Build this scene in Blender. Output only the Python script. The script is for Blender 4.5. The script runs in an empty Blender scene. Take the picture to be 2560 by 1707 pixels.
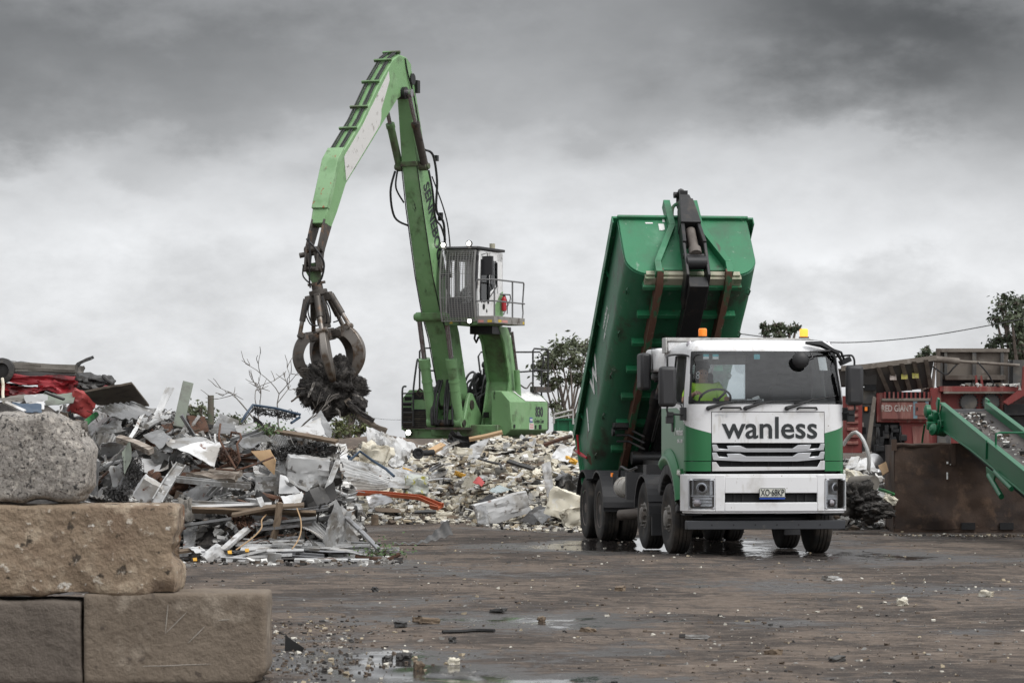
import bpy, bmesh, math, random, re
import numpy as np
from mathutils import Vector, Matrix, noise as mn

S = bpy.context.scene
R = math.radians
# ---------------------------------------------------------------- camera, sky, sun, exposure
FPX, YH, EYE = 8000.0, 1095.0, 1.65          # focal length and horizon in 2560-wide pixels, eye height in metres
cam_d = bpy.data.cameras.new('camera')
cam = bpy.data.objects.new('camera', cam_d); S.collection.objects.link(cam); S.camera = cam
cam.location = (0, 0, EYE); cam.rotation_euler = (R(90), 0, 0)
cam_d.sensor_width = 36; cam_d.lens = 36 * FPX / 2560
cam_d.shift_y = (YH - 853.5) / 2560
cam_d.clip_start = 0.5; cam_d.clip_end = 9000
cam_d.dof.use_dof = True; cam_d.dof.focus_distance = 47; cam_d.dof.aperture_fstop = 9

S.view_settings.view_transform = 'Standard'; S.view_settings.look = 'None'
S.view_settings.exposure = 0.0; S.view_settings.gamma = 1.0

SUN_EL, SUN_AZ = R(52), R(128)               # azimuth from +Y towards +X: behind the camera, to its right
wd = bpy.data.worlds.new('World'); S.world = wd; wd.use_nodes = True
wn, wl = wd.node_tree.nodes, wd.node_tree.links
for n in list(wn): wn.remove(n)
def W(t, **k):
    n = wn.new(t)
    for a, b in k.items(): setattr(n, a, b)
    return n
def wm(op, a, b=None, c=None, clamp=False):
    n = W('ShaderNodeMath', operation=op, use_clamp=clamp)
    for i, v in enumerate((a, b, c)):
        if v is None: continue
        if isinstance(v, (int, float)): n.inputs[i].default_value = v
        else: wl.new(v, n.inputs[i])
    return n.outputs[0]
w_out = W('ShaderNodeOutputWorld'); w_bg = W('ShaderNodeBackground'); w_bg.inputs[1].default_value = 0.1
wl.new(w_bg.outputs[0], w_out.inputs[0])
w_sky = W('ShaderNodeTexSky', sky_type='NISHITA', sun_disc=False, sun_elevation=SUN_EL, sun_rotation=SUN_AZ)
w_tc = W('ShaderNodeTexCoord'); w_sep = W('ShaderNodeSeparateXYZ'); wl.new(w_tc.outputs['Generated'], w_sep.inputs[0])
dx, dy, dz = w_sep.outputs
def wnoise(scale, zs, detail=6, rough=.55, off=0.0):
    mp = W('ShaderNodeMapping'); mp.inputs['Scale'].default_value = (scale, scale, scale * zs); mp.inputs['Location'].default_value = (off, off * .7, off * 1.3)
    wl.new(w_tc.outputs['Generated'], mp.inputs[0])
    n = W('ShaderNodeTexNoise'); n.inputs['Scale'].default_value = 1; n.inputs['Detail'].default_value = detail; n.inputs['Roughness'].default_value = rough
    wl.new(mp.outputs[0], n.inputs['Vector'])
    return wm('SUBTRACT', n.outputs[0], .5)
n1, n2, n3 = wnoise(9, 2.2, 5, .5, 3.1), wnoise(22, 1.9, 7, .55, 1.7), wnoise(60, 1.8, 6, .6, 5.0)
warp = wm('ADD', wm('MULTIPLY', n1, .05), wm('ADD', wm('MULTIPLY', n2, .05), wm('MULTIPLY', n3, .016)))
el = wm('ADD', dz, warp)
w_r = W('ShaderNodeValToRGB'); wl.new(el, w_r.inputs[0]); cr = w_r.color_ramp
stops = [(0, .74), (.03, .82), (.064, .84), (.084, .72), (.098, .46), (.118, .33), (.15, .30), (.21, .38), (.40, .80), (.70, 1.25), (1, 1.35)]
while len(cr.elements) < len(stops): cr.elements.new(.5)
for e, (p, v) in zip(cr.elements, stops): e.position = p; e.color = (v, v, v, 1)
def spot(px, py, sx, sy, k):                 # a darker or lighter bank of cloud round one direction of the sky
    u0, z0 = (px - 1280) / FPX, (YH - py) / FPX
    a = wm('DIVIDE', wm('SUBTRACT', wm('ADD', dx, wm('MULTIPLY', warp, 1.2)), u0), sx / FPX)
    b = wm('DIVIDE', wm('SUBTRACT', el, z0), sy / FPX)
    g = wm('EXPONENT', wm('MULTIPLY', wm('ADD', wm('MULTIPLY', a, a), wm('MULTIPLY', b, b)), -1.0))
    return wm('ADD', 1.0, wm('MULTIPLY', g, k))
val = w_r.outputs[0]
for sp in ((2280, 90, 470, 190, -.62), (1950, 40, 300, 120, -.25), (120, 190, 700, 170, -.36), (450, 500, 240, 90, .10), (1150, 120, 420, 260, .15), (2150, 330, 300, 55, .22), (2330, 700, 180, 60, .10), (2080, 660, 160, 50, .12), (60, 400, 260, 60, .08), (2500, 420, 200, 120, -.12), (350, 420, 160, 40, -.16), (60, 480, 200, 60, -.10)):
    val = wm('MULTIPLY', val, spot(*sp))
val = wm('MULTIPLY', val, wm('ADD', 1.0, wm('ADD', wm('MULTIPLY', n2, .48), wm('MULTIPLY', n3, .40))))
back = wm('ADD', .94, wm('MULTIPLY', wm('SMOOTH_MAX', wm('ADD', wm('MULTIPLY', dx, .80), wm('MULTIPLY', dy, -.60)), 0.0, .3), 1.0)); val = wm('MULTIPLY', val, back)   # brighter cloud round the sun, behind the camera
w_cl = W('ShaderNodeMix', data_type='RGBA', blend_type='MULTIPLY'); w_cl.inputs[0].default_value = 1
wl.new(val, w_cl.inputs[6]); w_cl.inputs[7].default_value = (9.85, 10.0, 10.25, 1)
w_mix = W('ShaderNodeMix', data_type='RGBA'); w_mix.inputs[0].default_value = .96     # thick cloud, a little clear sky behind it
wl.new(w_sky.outputs[0], w_mix.inputs[6]); wl.new(w_cl.outputs[2], w_mix.inputs[7]); wl.new(w_mix.outputs[2], w_bg.inputs[0])

sun_d = bpy.data.lights.new('sun', 'SUN'); sun_d.energy = 1.5; sun_d.angle = R(28); sun_d.color = (1, .97, .93)
sun = bpy.data.objects.new('sun', sun_d); S.collection.objects.link(sun)
sd = Vector((math.sin(SUN_AZ) * math.cos(SUN_EL), math.cos(SUN_AZ) * math.cos(SUN_EL), math.sin(SUN_EL)))
sun.rotation_euler = sd.to_track_quat('Z', 'Y').to_euler(); sun.location = sd * 100

# ---------------------------------------------------------------- helpers
C = S.collection
rng = random.Random(11)
def at(px, py, D): return Vector(((px - 1280) / FPX * D, D, EYE - (py - YH) / FPX * D))
def ppm(D): return FPX / D

class MB:
    """collects shapes; build() links them as one mesh object"""
    def __init__(s): s.v, s.f, s.m = [], [], []; s.mi = 0
    def add(s, vs, fs, m=None):
        b = len(s.v); s.v.extend(tuple(v) for v in vs)
        for f in fs: s.f.append(tuple(i + b for i in f)); s.m.append(s.mi if m is None else m)
        return s
    def box(s, c, d, rot=None, m=None, taper=1.0):
        vs = []
        for z in (-1, 1):
            k = taper if z > 0 else 1
            for x, y in ((-1, -1), (1, -1), (1, 1), (-1, 1)):
                p = Vector((x * d[0] / 2 * k, y * d[1] / 2 * k, z * d[2] / 2))
                if rot is not None: p = rot @ p
                vs.append(Vector(c) + p)
        return s.add(vs, [(3, 2, 1, 0), (4, 5, 6, 7), (0, 1, 5, 4), (1, 2, 6, 5), (2, 3, 7, 6), (3, 0, 4, 7)], m)
    def bx(s, x0, x1, y0, y1, z0, z1, m=None):
        return s.box(((x0 + x1) / 2, (y0 + y1) / 2, (z0 + z1) / 2), (abs(x1 - x0), abs(y1 - y0), abs(z1 - z0)), None, m)
    def prism(s, pts, vec, m=None):
        n = len(pts); vec = Vector(vec); a = [Vector(p) for p in pts]
        nrm = Vector((0, 0, 0))
        for i in range(n): nrm += a[i].cross(a[(i + 1) % n])
        if nrm.dot(vec) < 0: a.reverse()
        return s.add(a + [p + vec for p in a], [tuple(range(n - 1, -1, -1)), tuple(range(n, 2 * n))] + [(i, (i + 1) % n, n + (i + 1) % n, n + i) for i in range(n)], m)
    def cyl(s, p0, p1, r0, r1=None, n=14, m=None):
        r1 = r0 if r1 is None else r1; p0, p1 = Vector(p0), Vector(p1); ax = (p1 - p0).normalized()
        u = ax.orthogonal().normalized(); w = ax.cross(u); vs = []
        for p, r in ((p0, r0), (p1, r1)):
            for i in range(n):
                t = 2 * math.pi * i / n; vs.append(p + (u * math.cos(t) + w * math.sin(t)) * r)
        return s.add(vs, [tuple(range(n - 1, -1, -1)), tuple(range(n, 2 * n))] + [(i, (i + 1) % n, n + (i + 1) % n, n + i) for i in range(n)], m)
    def tube(s, pts, r, n=6, m=None, closed=False):
        P = [Vector(p) for p in pts]; k = len(P); vs = []; up = None
        rr = r if isinstance(r, (list, tuple)) else [r] * k
        for i in range(k):
            a, b = P[(i - 1) % k if closed else max(i - 1, 0)], P[(i + 1) % k if closed else min(i + 1, k - 1)]
            t = (b - a)
            if t.length < 1e-9: t = Vector((0, 0, 1))
            t.normalize()
            if up is None: up = t.orthogonal().normalized()
            up = (up - t * up.dot(t))
            if up.length < 1e-6: up = t.orthogonal()
            up.normalize(); w = t.cross(up)
            for j in range(n):
                q = 2 * math.pi * j / n; vs.append(P[i] + (up * math.cos(q) + w * math.sin(q)) * rr[i])
        fs = [] if closed else [tuple(range(n - 1, -1, -1)), tuple(range((k - 1) * n, k * n))]
        for i in range(k if closed else k - 1):
            for j in range(n): fs.append((i * n + j, i * n + (j + 1) % n, (i + 1) % k * n + (j + 1) % n, (i + 1) % k * n + j))
        return s.add(vs, fs, m)
    def lathe(s, prof, c, axis, n=24, m=None):       # prof: (radius, along)
        ax = Vector(axis).normalized(); u = ax.orthogonal().normalized(); w = ax.cross(u); c = Vector(c); vs = []; k = len(prof)
        for r, h in prof:
            for i in range(n):
                t = 2 * math.pi * i / n; vs.append(c + ax * h + (u * math.cos(t) + w * math.sin(t)) * r)
        fs = [(a * n + i, a * n + (i + 1) % n, (a + 1) * n + (i + 1) % n, (a + 1) * n + i) for a in range(k - 1) for i in range(n)]
        fs += [tuple(range(n - 1, -1, -1)), tuple(range((k - 1) * n, k * n))]
        return s.add(vs, fs, m)
    def surf(s, fn, nu, nv, m=None):                  # a single skin, for panes
        k = nv + 1; return s.add([Vector(fn(i / nu, j / nv)) for i in range(nu + 1) for j in range(nv + 1)], [(i * k + j, (i + 1) * k + j, (i + 1) * k + j + 1, i * k + j + 1) for i in range(nu) for j in range(nv)], m)
    def sheet(s, fn, nu, nv, th=.004, m=None):       # fn(u,v)->Vector on 0..1; a closed thin solid
        P = [[Vector(fn(i / nu, j / nv)) for j in range(nv + 1)] for i in range(nu + 1)]; vs = []; k = nv + 1
        N = []
        for i in range(nu + 1):
            for j in range(nv + 1):
                a = P[min(i + 1, nu)][j] - P[max(i - 1, 0)][j]; b = P[i][min(j + 1, nv)] - P[i][max(j - 1, 0)]
                q = a.cross(b); N.append(q.normalized() if q.length > 1e-12 else Vector((0, 0, 1)))
        flat = [p for row in P for p in row]; tot = len(flat)
        vs = [p + q * th / 2 for p, q in zip(flat, N)] + [p - q * th / 2 for p, q in zip(flat, N)]
        fs = []
        for i in range(nu):
            for j in range(nv):
                a, b, c, d = i * k + j, (i + 1) * k + j, (i + 1) * k + j + 1, i * k + j + 1
                fs += [(a, b, c, d), (d + tot, c + tot, b + tot, a + tot)]
        for i in range(nu):
            a, b = i * k, (i + 1) * k; fs.append((a, a + tot, b + tot, b))
            a, b = i * k + nv, (i + 1) * k + nv; fs.append((b, b + tot, a + tot, a))
        for j in range(nv):
            a, b = j, j + 1; fs.append((b, b + tot, a + tot, a))
            a, b = nu * k + j, nu * k + j + 1; fs.append((a, a + tot, b + tot, b))
        return s.add(vs, fs, m)
    def build(s, name, mats, parent=None, bevel=0, seg=1, ang=38, smooth=True):
        me = bpy.data.meshes.new(name); me.from_pydata(s.v, [], s.f)
        for mt in (mats if isinstance(mats, (list, tuple)) else [mats]): me.materials.append(mt)
        if any(s.m): me.polygons.foreach_set('material_index', s.m)
        if smooth:
            me.polygons.foreach_set('use_smooth', [True] * len(s.f)); me.set_sharp_from_angle(angle=R(ang))
        me.update()
        o = bpy.data.objects.new(name, me); C.objects.link(o)
        if parent is not None: o.parent = parent
        if bevel:
            b = o.modifiers.new('bevel', 'BEVEL'); b.width = bevel; b.segments = seg; b.limit_method = 'ANGLE'; b.angle_limit = R(40)
        return o

    def split(s, name, mats, parent=None, bevel=0, **k):      # every separate piece an object of its own
        par = list(range(len(s.v)))
        def find(i):
            while par[i] != i: par[i] = par[par[i]]; i = par[i]
            return i
        for f in s.f:
            for q in f[1:]: par[find(q)] = find(f[0])
        grp = {}
        for f, m in zip(s.f, s.m): grp.setdefault(find(f[0]), []).append((f, m))
        out = []
        for fs in grp.values():
            ids = sorted({q for f, _ in fs for q in f}); mp = {q: i for i, q in enumerate(ids)}; b = MB(); b.v = [s.v[q] for q in ids]; b.f = [tuple(mp[q] for q in f) for f, _ in fs]; b.m = [m for _, m in fs]; out.append(b.build(name, mats, parent, bevel, **k))
        return out
def tag(o, label=None, cat=None, group=None, kind=None):
    if label: o['label'] = label
    if cat: o['category'] = cat
    if group: o['group'] = group
    if kind: o['kind'] = kind
    return o
def empty(name, loc, rz=0, label=None, cat=None, group=None):
    o = bpy.data.objects.new(name, None); C.objects.link(o); o.location = loc; o.rotation_euler = (0, 0, rz); o.empty_display_size = .2
    return tag(o, label, cat, group)
def kids(o): return [c for c in C.objects if c.parent == o]
def text(name, body, size, mt, parent, M, ext=.002, bold=0.0, sx=1.0, shear=0.0, align='CENTER', spacing=1.0):
    cu = bpy.data.curves.new(name, 'FONT'); cu.body = body; cu.size = size; cu.extrude = ext; cu.offset = bold; cu.shear = shear
    cu.align_x = align; cu.align_y = 'BOTTOM_BASELINE'; cu.space_character = spacing; cu.resolution_u = 3
    t = bpy.data.objects.new(name + '_curve', cu); C.objects.link(t)
    me = bpy.data.meshes.new_from_object(t.evaluated_get(bpy.context.evaluated_depsgraph_get()))
    bpy.data.objects.remove(t); bpy.data.curves.remove(cu)
    me.transform(Matrix.Diagonal((sx, 1, 1, 1))); me.name = name; me.materials.clear(); me.materials.append(mt)
    o = bpy.data.objects.new(name, me); C.objects.link(o); o.parent = parent; o.matrix_local = M
    return o
def fit(o, w, h):                            # scale lettering to a width and height, centred on its origin, standing on its baseline
    co = [v.co for v in o.data.vertices]; xa, xb, ya, yb = min(c.x for c in co), max(c.x for c in co), min(c.y for c in co), max(c.y for c in co)
    for v in o.data.vertices: v.co.x = (v.co.x - (xa + xb) / 2) * w / (xb - xa); v.co.y = (v.co.y - ya) * h / (yb - ya)
def basis(o, x, y):                          # matrix whose local X and Y run along x and y
    x = Vector(x).normalized(); y = Vector(y); y = (y - x * y.dot(x)).normalized(); z = x.cross(y)
    return Matrix(((x.x, y.x, z.x, o[0]), (x.y, y.y, z.y, o[1]), (x.z, y.z, z.z, o[2]), (0, 0, 0, 1)))
def catmull(pts, n=6):
    P = [Vector(p) for p in pts]; out = []
    for i in range(len(P) - 1):
        a, b, c, d = P[max(i - 1, 0)], P[i], P[i + 1], P[min(i + 2, len(P) - 1)]
        for k in range(n):
            t = k / n; out.append(.5 * ((2 * b) + (c - a) * t + (2 * a - 5 * b + 4 * c - d) * t * t + (3 * b - a - 3 * c + d) * t ** 3))
    return out + [P[-1]]

# ---------------------------------------------------------------- materials
def mat(name, col, rough=.6, metal=0.0, marks=(), bump=None, vary=0.0, spec=.5, emit=None, alpha_fac=None, rnoise=0.0):
    """marks: (colour, scale, low, high, stretch) patches of another colour where a noise passes low..high; bump: (scale, strength, distance)"""
    m = bpy.data.materials.new(name); m.use_nodes = True; nt = m.node_tree; N, L = nt.nodes, nt.links
    p = N['Principled BSDF']; p.inputs['Roughness'].default_value = rough; p.inputs['Metallic'].default_value = metal
    p.inputs['Specular IOR Level'].default_value = spec
    tc = N.new('ShaderNodeTexCoord'); oi = N.new('ShaderNodeObjectInfo')
    off = N.new('ShaderNodeVectorMath'); off.operation = 'MULTIPLY_ADD'; L.new(oi.outputs['Random'], off.inputs[0]); off.inputs[1].default_value = (37, 53, 71); L.new(tc.outputs['Object'], off.inputs[2])
    def noise(scale, stretch=(1, 1, 1), detail=6, rgh=.62):
        mp = N.new('ShaderNodeMapping'); mp.inputs['Scale'].default_value = [scale * q for q in stretch]; L.new(off.outputs[0], mp.inputs[0])
        n = N.new('ShaderNodeTexNoise'); n.inputs['Scale'].default_value = 1; n.inputs['Detail'].default_value = detail; n.inputs['Roughness'].default_value = rgh
        L.new(mp.outputs[0], n.inputs['Vector']); return n.outputs[0]
    cur = N.new('ShaderNodeRGB'); cur.outputs[0].default_value = (*col, 1); cur = cur.outputs[0]
    if vary:
        mr = N.new('ShaderNodeMapRange'); mr.inputs[3].default_value = 1 - vary; mr.inputs[4].default_value = 1 + vary; L.new(oi.outputs['Random'], mr.inputs[0])
        hs = N.new('ShaderNodeHueSaturation'); L.new(mr.outputs[0], hs.inputs['Value']); L.new(cur, hs.inputs['Color']); cur = hs.outputs[0]
    for mk in marks:
        c2, sc, lo, hi = mk[:4]; st = mk[4] if len(mk) > 4 else (1, 1, 1)
        mr = N.new('ShaderNodeMapRange'); mr.inputs[1].default_value = lo; mr.inputs[2].default_value = hi; mr.interpolation_type = 'SMOOTHSTEP'
        L.new(noise(sc, st), mr.inputs[0])
        mx = N.new('ShaderNodeMix'); mx.data_type = 'RGBA'; L.new(mr.outputs[0], mx.inputs[0]); L.new(cur, mx.inputs[6]); mx.inputs[7].default_value = (*c2, 1); cur = mx.outputs[2]
    L.new(cur, p.inputs['Base Color'])
    if rnoise:
        mr = N.new('ShaderNodeMapRange'); mr.inputs[1].default_value = .3; mr.inputs[2].default_value = .7; mr.inputs[3].default_value = max(rough - rnoise, .05); mr.inputs[4].default_value = min(rough + rnoise, 1)
        L.new(noise(4), mr.inputs[0]); L.new(mr.outputs[0], p.inputs['Roughness'])
    if bump:
        b = N.new('ShaderNodeBump'); b.inputs['Strength'].default_value = bump[1]; b.inputs['Distance'].default_value = bump[2]
        L.new(noise(bump[0], detail=7), b.inputs['Height']); L.new(b.outputs[0], p.inputs['Normal'])
    if emit: p.inputs['Emission Color'].default_value = (*emit[0], 1); p.inputs['Emission Strength'].default_value = emit[1]
    return m
def glass(name, tint, gloss=.12, rough=.02):
    m = bpy.data.materials.new(name); m.use_nodes = True; N, L = m.node_tree.nodes, m.node_tree.links
    for n in list(N): N.remove(n)
    o = N.new('ShaderNodeOutputMaterial'); mx = N.new('ShaderNodeMixShader'); t = N.new('ShaderNodeBsdfTransparent'); g = N.new('ShaderNodeBsdfGlossy')
    t.inputs[0].default_value = (*tint, 1); g.inputs['Roughness'].default_value = rough; lw = N.new('ShaderNodeLayerWeight'); lw.inputs[0].default_value = gloss
    L.new(lw.outputs['Fresnel'], mx.inputs[0]); L.new(t.outputs[0], mx.inputs[1]); L.new(g.outputs[0], mx.inputs[2]); L.new(mx.outputs[0], o.inputs[0])
    return m
MUD, RUST, BLK = (.075, .058, .045), (.13, .05, .025), (.012, .012, .012)
M = {}
M['crane_green'] = mat('crane_green', (.185, .345, .155), .5, 0, [((.26, .40, .22), 1.3, .52, .72), ((.085, .13, .06), 2.4, .52, .74), (BLK, 5, .63, .73, (1, 1, .25)), (RUST, 9, .69, .74)], (40, .15, .004), rnoise=.12)
M['crane_dirty'] = mat('crane_dirty', (.135, .27, .11), .6, 0, [(MUD, 1.7, .38, .72), (BLK, 4, .60, .72, (1, 1, .3))], (40, .2, .004))
M['truck_green'] = mat('truck_green', (.022, .155, .055), .28, 0, [((.05, .10, .05), 3, .55, .85)], spec=.5)
M['truck_white'] = mat('truck_white', (.76, .76, .765), .30, 0, [((.54, .52, .49), 2.0, .50, .80), ((.32, .28, .23), 17, .665, .72), ((.60, .585, .56), 7, .55, .70, (1, 1, .25))], spec=.5)
M['bin_green'] = mat('bin_green', (.022, .180, .078), .42, 0, [((.035, .12, .06), 1.5, .45, .72), ((.07, .24, .13), 1.1, .55, .70), ((.15, .26, .18), 7, .63, .70), (RUST, 6, .675, .71), ((.06, .055, .04), 3, .62, .75, (1, 1, .3))], (25, .25, .006), rnoise=.15)
M['bin_under'] = mat('bin_under', (.020, .085, .042), .55, 0, [((.055, .055, .04), 2.2, .42, .66), ((.11, .10, .075), 9, .63, .74, (.4, 1, 1)), (RUST, 5, .68, .74)], (25, .3, .006))
M['bin_rust'] = mat('bin_rust', (.115, .055, .035), .7, 0, [((.03, .12, .055), 5, .52, .60, (.4, 1, 1)), ((.25, .15, .11), 14, .62, .70)], (40, .4, .004))
M['white_mark'] = mat('white_mark', (.74, .74, .72), .5, 0, [((.10, .22, .14), 16, .60, .66)])
M['black_plastic'] = mat('black_plastic', (.028, .028, .030), .5, 0, [((.06, .055, .05), 3, .55, .75)], (90, .12, .002))
M['black_steel'] = mat('black_steel', (.020, .020, .021), .42, .3, [((.05, .042, .036), 3.5, .50, .72), ((.10, .06, .04), 12, .68, .74)], (30, .25, .003))
M['grey_bar'] = mat('grey_bar', (.045, .047, .052), .5, .2, [((.09, .085, .08), 6, .6, .7)])
M['tyre'] = mat('tyre', (.022, .021, .020), .82, 0, [((.075, .062, .050), 3, .42, .70)], (60, .2, .003))
M['rim'] = mat('rim', (.26, .245, .225), .5, .5, [((.10, .08, .065), 5, .45, .68)], (40, .2, .003))
M['rim_dirty'] = mat('rim_dirty', (.145, .125, .11), .7, .1, [((.08, .065, .055), 4, .45, .7)])
M['chrome'] = mat('chrome', (.66, .67, .69), .30, .75)
M['rod'] = mat('rod', (.40, .38, .40), .25, .9, [((.20, .15, .13), 8, .5, .7)])
M['alu'] = mat('alu', (.50, .49, .47), .5, .4, [((.30, .28, .26), 6, .5, .7)])
M['dark'] = mat('dark', (.010, .010, .011), .8)
M['interior'] = mat('interior', (.085, .085, .088), .75)
M['seal'] = mat('seal', (.012, .012, .013), .5)
M['amber'] = mat('amber', (.85, .22, .02), .25, 0, emit=((1, .28, .03), .25))
M['amber_lit'] = mat('amber_lit', (.9, .3, .03), .25, 0, emit=((1, .36, .05), 1.6))
M['lamp_lit'] = mat('lamp_lit', (.9, .9, .88), .2, 0, emit=((1, .96, .88), 6.0))
M['windscreen'] = glass('windscreen', (.90, .94, .94), .42)
M['window'] = glass('window', (.72, .76, .78), .40)
M['lens'] = glass('lens', (.94, .95, .96), .35)
M['ink'] = mat('ink', (.022, .026, .028), .45)
M['steel'] = mat('steel', (.085, .075, .066), .48, .45, [((.16, .10, .065), 4, .55, .68), ((.035, .03, .027), 6, .52, .7)], (25, .3, .004))
M['steel_worn'] = mat('steel_worn', (.22, .20, .18), .36, .6, [((.11, .075, .05), 3.5, .46, .62)], (25, .2, .004))
M['hose'] = mat('hose', (.016, .016, .017), .5, 0, [((.06, .055, .05), 8, .55, .7)])
M['rail_black'] = mat('rail_black', (.035, .035, .036), .5)
M['rail_grey'] = mat('rail_grey', (.17, .17, .17), .45, .2)
# ================================================================ the setting: ground, mound of earth far behind
def vnoise(x, y, s, seed=0.0): return mn.noise(Vector((x * s + seed, y * s - seed, seed * .37)))
def ground_z(x, y):
    z = .020 * vnoise(x, y, .35, 1) + .012 * vnoise(x, y, 1.3, 2) + .007 * vnoise(x, y * .6, 4.1, 3)
    return z
def make_ground():
    ys = list(np.geomspace(15, 82, 300)); xs = np.linspace(-1, 1, 171)
    v, f = [], []
    for y in ys:
        for x in xs:
            X = x * (y * .20 + 1.5); v.append((X, y, ground_z(X, y)))
    n = len(xs)
    for i in range(len(ys) - 1):
        for j in range(n - 1): f.append((i * n + j, i * n + j + 1, (i + 1) * n + j + 1, (i + 1) * n + j))
    # aprons out to the horizon
    def w(y): return y * .20 + 1.5
    b = len(v); v += [(-4000, -200, 0), (4000, -200, 0), (4000, 15, 0), (-4000, 15, 0), (-4000, 82, 0), (4000, 82, 0), (-4000, 6000, -6), (4000, 6000, -6), (-w(15), 15, 0), (w(15), 15, 0), (-w(82), 82, 0), (w(82), 82, 0)]
    first, last = 0, (len(ys) - 1) * n
    f += [(b, b + 1, b + 2, b + 9, b + 8, b + 3), (b + 4, b + 10, b + 11, b + 5, b + 7, b + 6), (b + 3, b + 8, b + 10, b + 4), (b + 9, b + 2, b + 5, b + 11)]
    m = bpy.data.materials.new('wet_dirt'); m.use_nodes = True; N, L = m.node_tree.nodes, m.node_tree.links; p = N['Principled BSDF']
    geo = N.new('ShaderNodeNewGeometry')
    def nz(sx, sy, detail=7, rgh=.6, rot=0.0, dist=0.0):
        mp = N.new('ShaderNodeMapping'); mp.inputs['Scale'].default_value = (sx, sy, 1); mp.inputs['Rotation'].default_value = (0, 0, rot); L.new(geo.outputs['Position'], mp.inputs[0])
        q = N.new('ShaderNodeTexNoise'); q.inputs['Scale'].default_value = 1; q.inputs['Detail'].default_value = detail; q.inputs['Roughness'].default_value = rgh; q.inputs['Distortion'].default_value = dist
        L.new(mp.outputs[0], q.inputs['Vector']); return q.outputs[0]
    def rmp(s, lo, hi, a=0, b_=1):
        q = N.new('ShaderNodeMapRange'); q.interpolation_type = 'SMOOTHSTEP'
        for i, t in enumerate((lo, hi, a, b_)): q.inputs[i + 1].default_value = t
        L.new(s, q.inputs[0]); return q.outputs[0]
    def mix(fac, a, b_):
        q = N.new('ShaderNodeMix'); q.data_type = 'RGBA'; L.new(fac, q.inputs[0])
        for k, t in ((6, a), (7, b_)):
            if isinstance(t, tuple): q.inputs[k].default_value = (*t, 1)
            else: L.new(t, q.inputs[k])
        return q.outputs[2]
    def mth(op, a, b_):
        q = N.new('ShaderNodeMath'); q.operation = op
        for k, t in ((0, a), (1, b_)):
            if isinstance(t, (int, float)): q.inputs[k].default_value = t
            else: L.new(t, q.inputs[k])
        return q.outputs[0]
    big = nz(.22, .16, 4, .5); streak = nz(2.4, 2.0, 8, .74, R(10), .3); macro = nz(.5, .4, 5, .6, 0, .5); fine = nz(9, 8, 6, .75); grit = nz(40, 32, 3, .6)
    tr1 = nz(5.5, .30, 5, .7, R(-42)); tr2 = nz(6.0, .35, 5, .7, R(52)); trm = rmp(macro, .44, .60)
    smear = nz(1.7, 1.9, 9, .78, R(9), .9); bias = mth('ADD', mth('MULTIPLY', smear, .46), mth('ADD', mth('MULTIPLY', streak, .14), mth('MULTIPLY', macro, .40)))
    dirt = mix(rmp(fine, .36, .64), (.088, .067, .052), (.150, .116, .091))
    dirt = mix(rmp(bias, .455, .535), dirt, (.042, .032, .026)); dirt = mix(mth('MULTIPLY', rmp(bias, .53, .60), .8), dirt, (.030, .025, .022))
    dirt = mix(mth('MULTIPLY', rmp(tr1, .54, .62), mth('MULTIPLY', trm, .8)), dirt, (.042, .035, .030)); dirt = mix(mth('MULTIPLY', rmp(tr2, .56, .63), .55), dirt, (.055, .045, .038))
    line = nz(1.6, 6.5, 8, .76, R(6), .5); dirt = mix(mth('MULTIPLY', rmp(line, .555, .60), .75), dirt, (.185, .150, .122)); dirt = mix(mth('MULTIPLY', rmp(line, .445, .40), .7), dirt, (.034, .028, .024))
    dirt = mix(rmp(fine, .33, .41, .9, 0), dirt, (.028, .023, .020))
    dirt = mix(rmp(grit, .64, .70), dirt, (.27, .24, .20)); dirt = mix(rmp(grit, .30, .38, .9, 0), dirt, (.028, .024, .020))
    sp = N.new('ShaderNodeSeparateXYZ'); L.new(geo.outputs['Position'], sp.inputs[0]); wetf = mth('ADD', mth('MULTIPLY', streak, .30), mth('ADD', mth('MULTIPLY', big, .50), mth('ADD', mth('MULTIPLY', fine, .10), mth('MULTIPLY', smear, .16))))
    for wx, wy, rx, ry, am in ((-1.15, 23.9, .60, 1.3, .16), (-.65, 22.6, .6, .6, .15), (-1.2, 33.0, 1.2, 2.4, .10), (-1.6, 26.5, .9, .8, .06), (.35, 28.2, 1.2, 1.8, .10), (.9, 25.2, .7, .9, .05), (.1, 21.9, .9, .6, .15), (1.9, 22.0, 1.2, .5, .05), (2.0, 49.0, 1.7, 3.4, .10), (5.2, 46.0, 2.0, 5, .10), (7.5, 43.0, 2.5, 4, .05), (3.3, 47.5, 1.1, 4.5, .095), (-2.0, 38, 1.5, 2.5, .04), (.6, 51, 1.6, 3, .06), (7.0, 52.8, 1.2, .6, .10), (2.4, 28.5, .7, 1.2, .07)):
        gx_ = mth('DIVIDE', mth('SUBTRACT', sp.outputs[0], wx), rx); gy_ = mth('DIVIDE', mth('SUBTRACT', sp.outputs[1], wy), ry)
        e = mth('MULTIPLY', mth('ADD', mth('MULTIPLY', gx_, gx_), mth('MULTIPLY', gy_, gy_)), -1.0); q = N.new('ShaderNodeMath'); q.operation = 'EXPONENT'; L.new(e, q.inputs[0]); wetf = mth('ADD', wetf, mth('MULTIPLY', q.outputs[0], am))
    wet = rmp(wetf, .548, .615); pud = rmp(wetf, .632, .662)
    dirt = mix(wet, dirt, (.048, .041, .037)); dirt = mix(pud, dirt, (.032, .028, .026))
    L.new(dirt, p.inputs['Base Color'])
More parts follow.
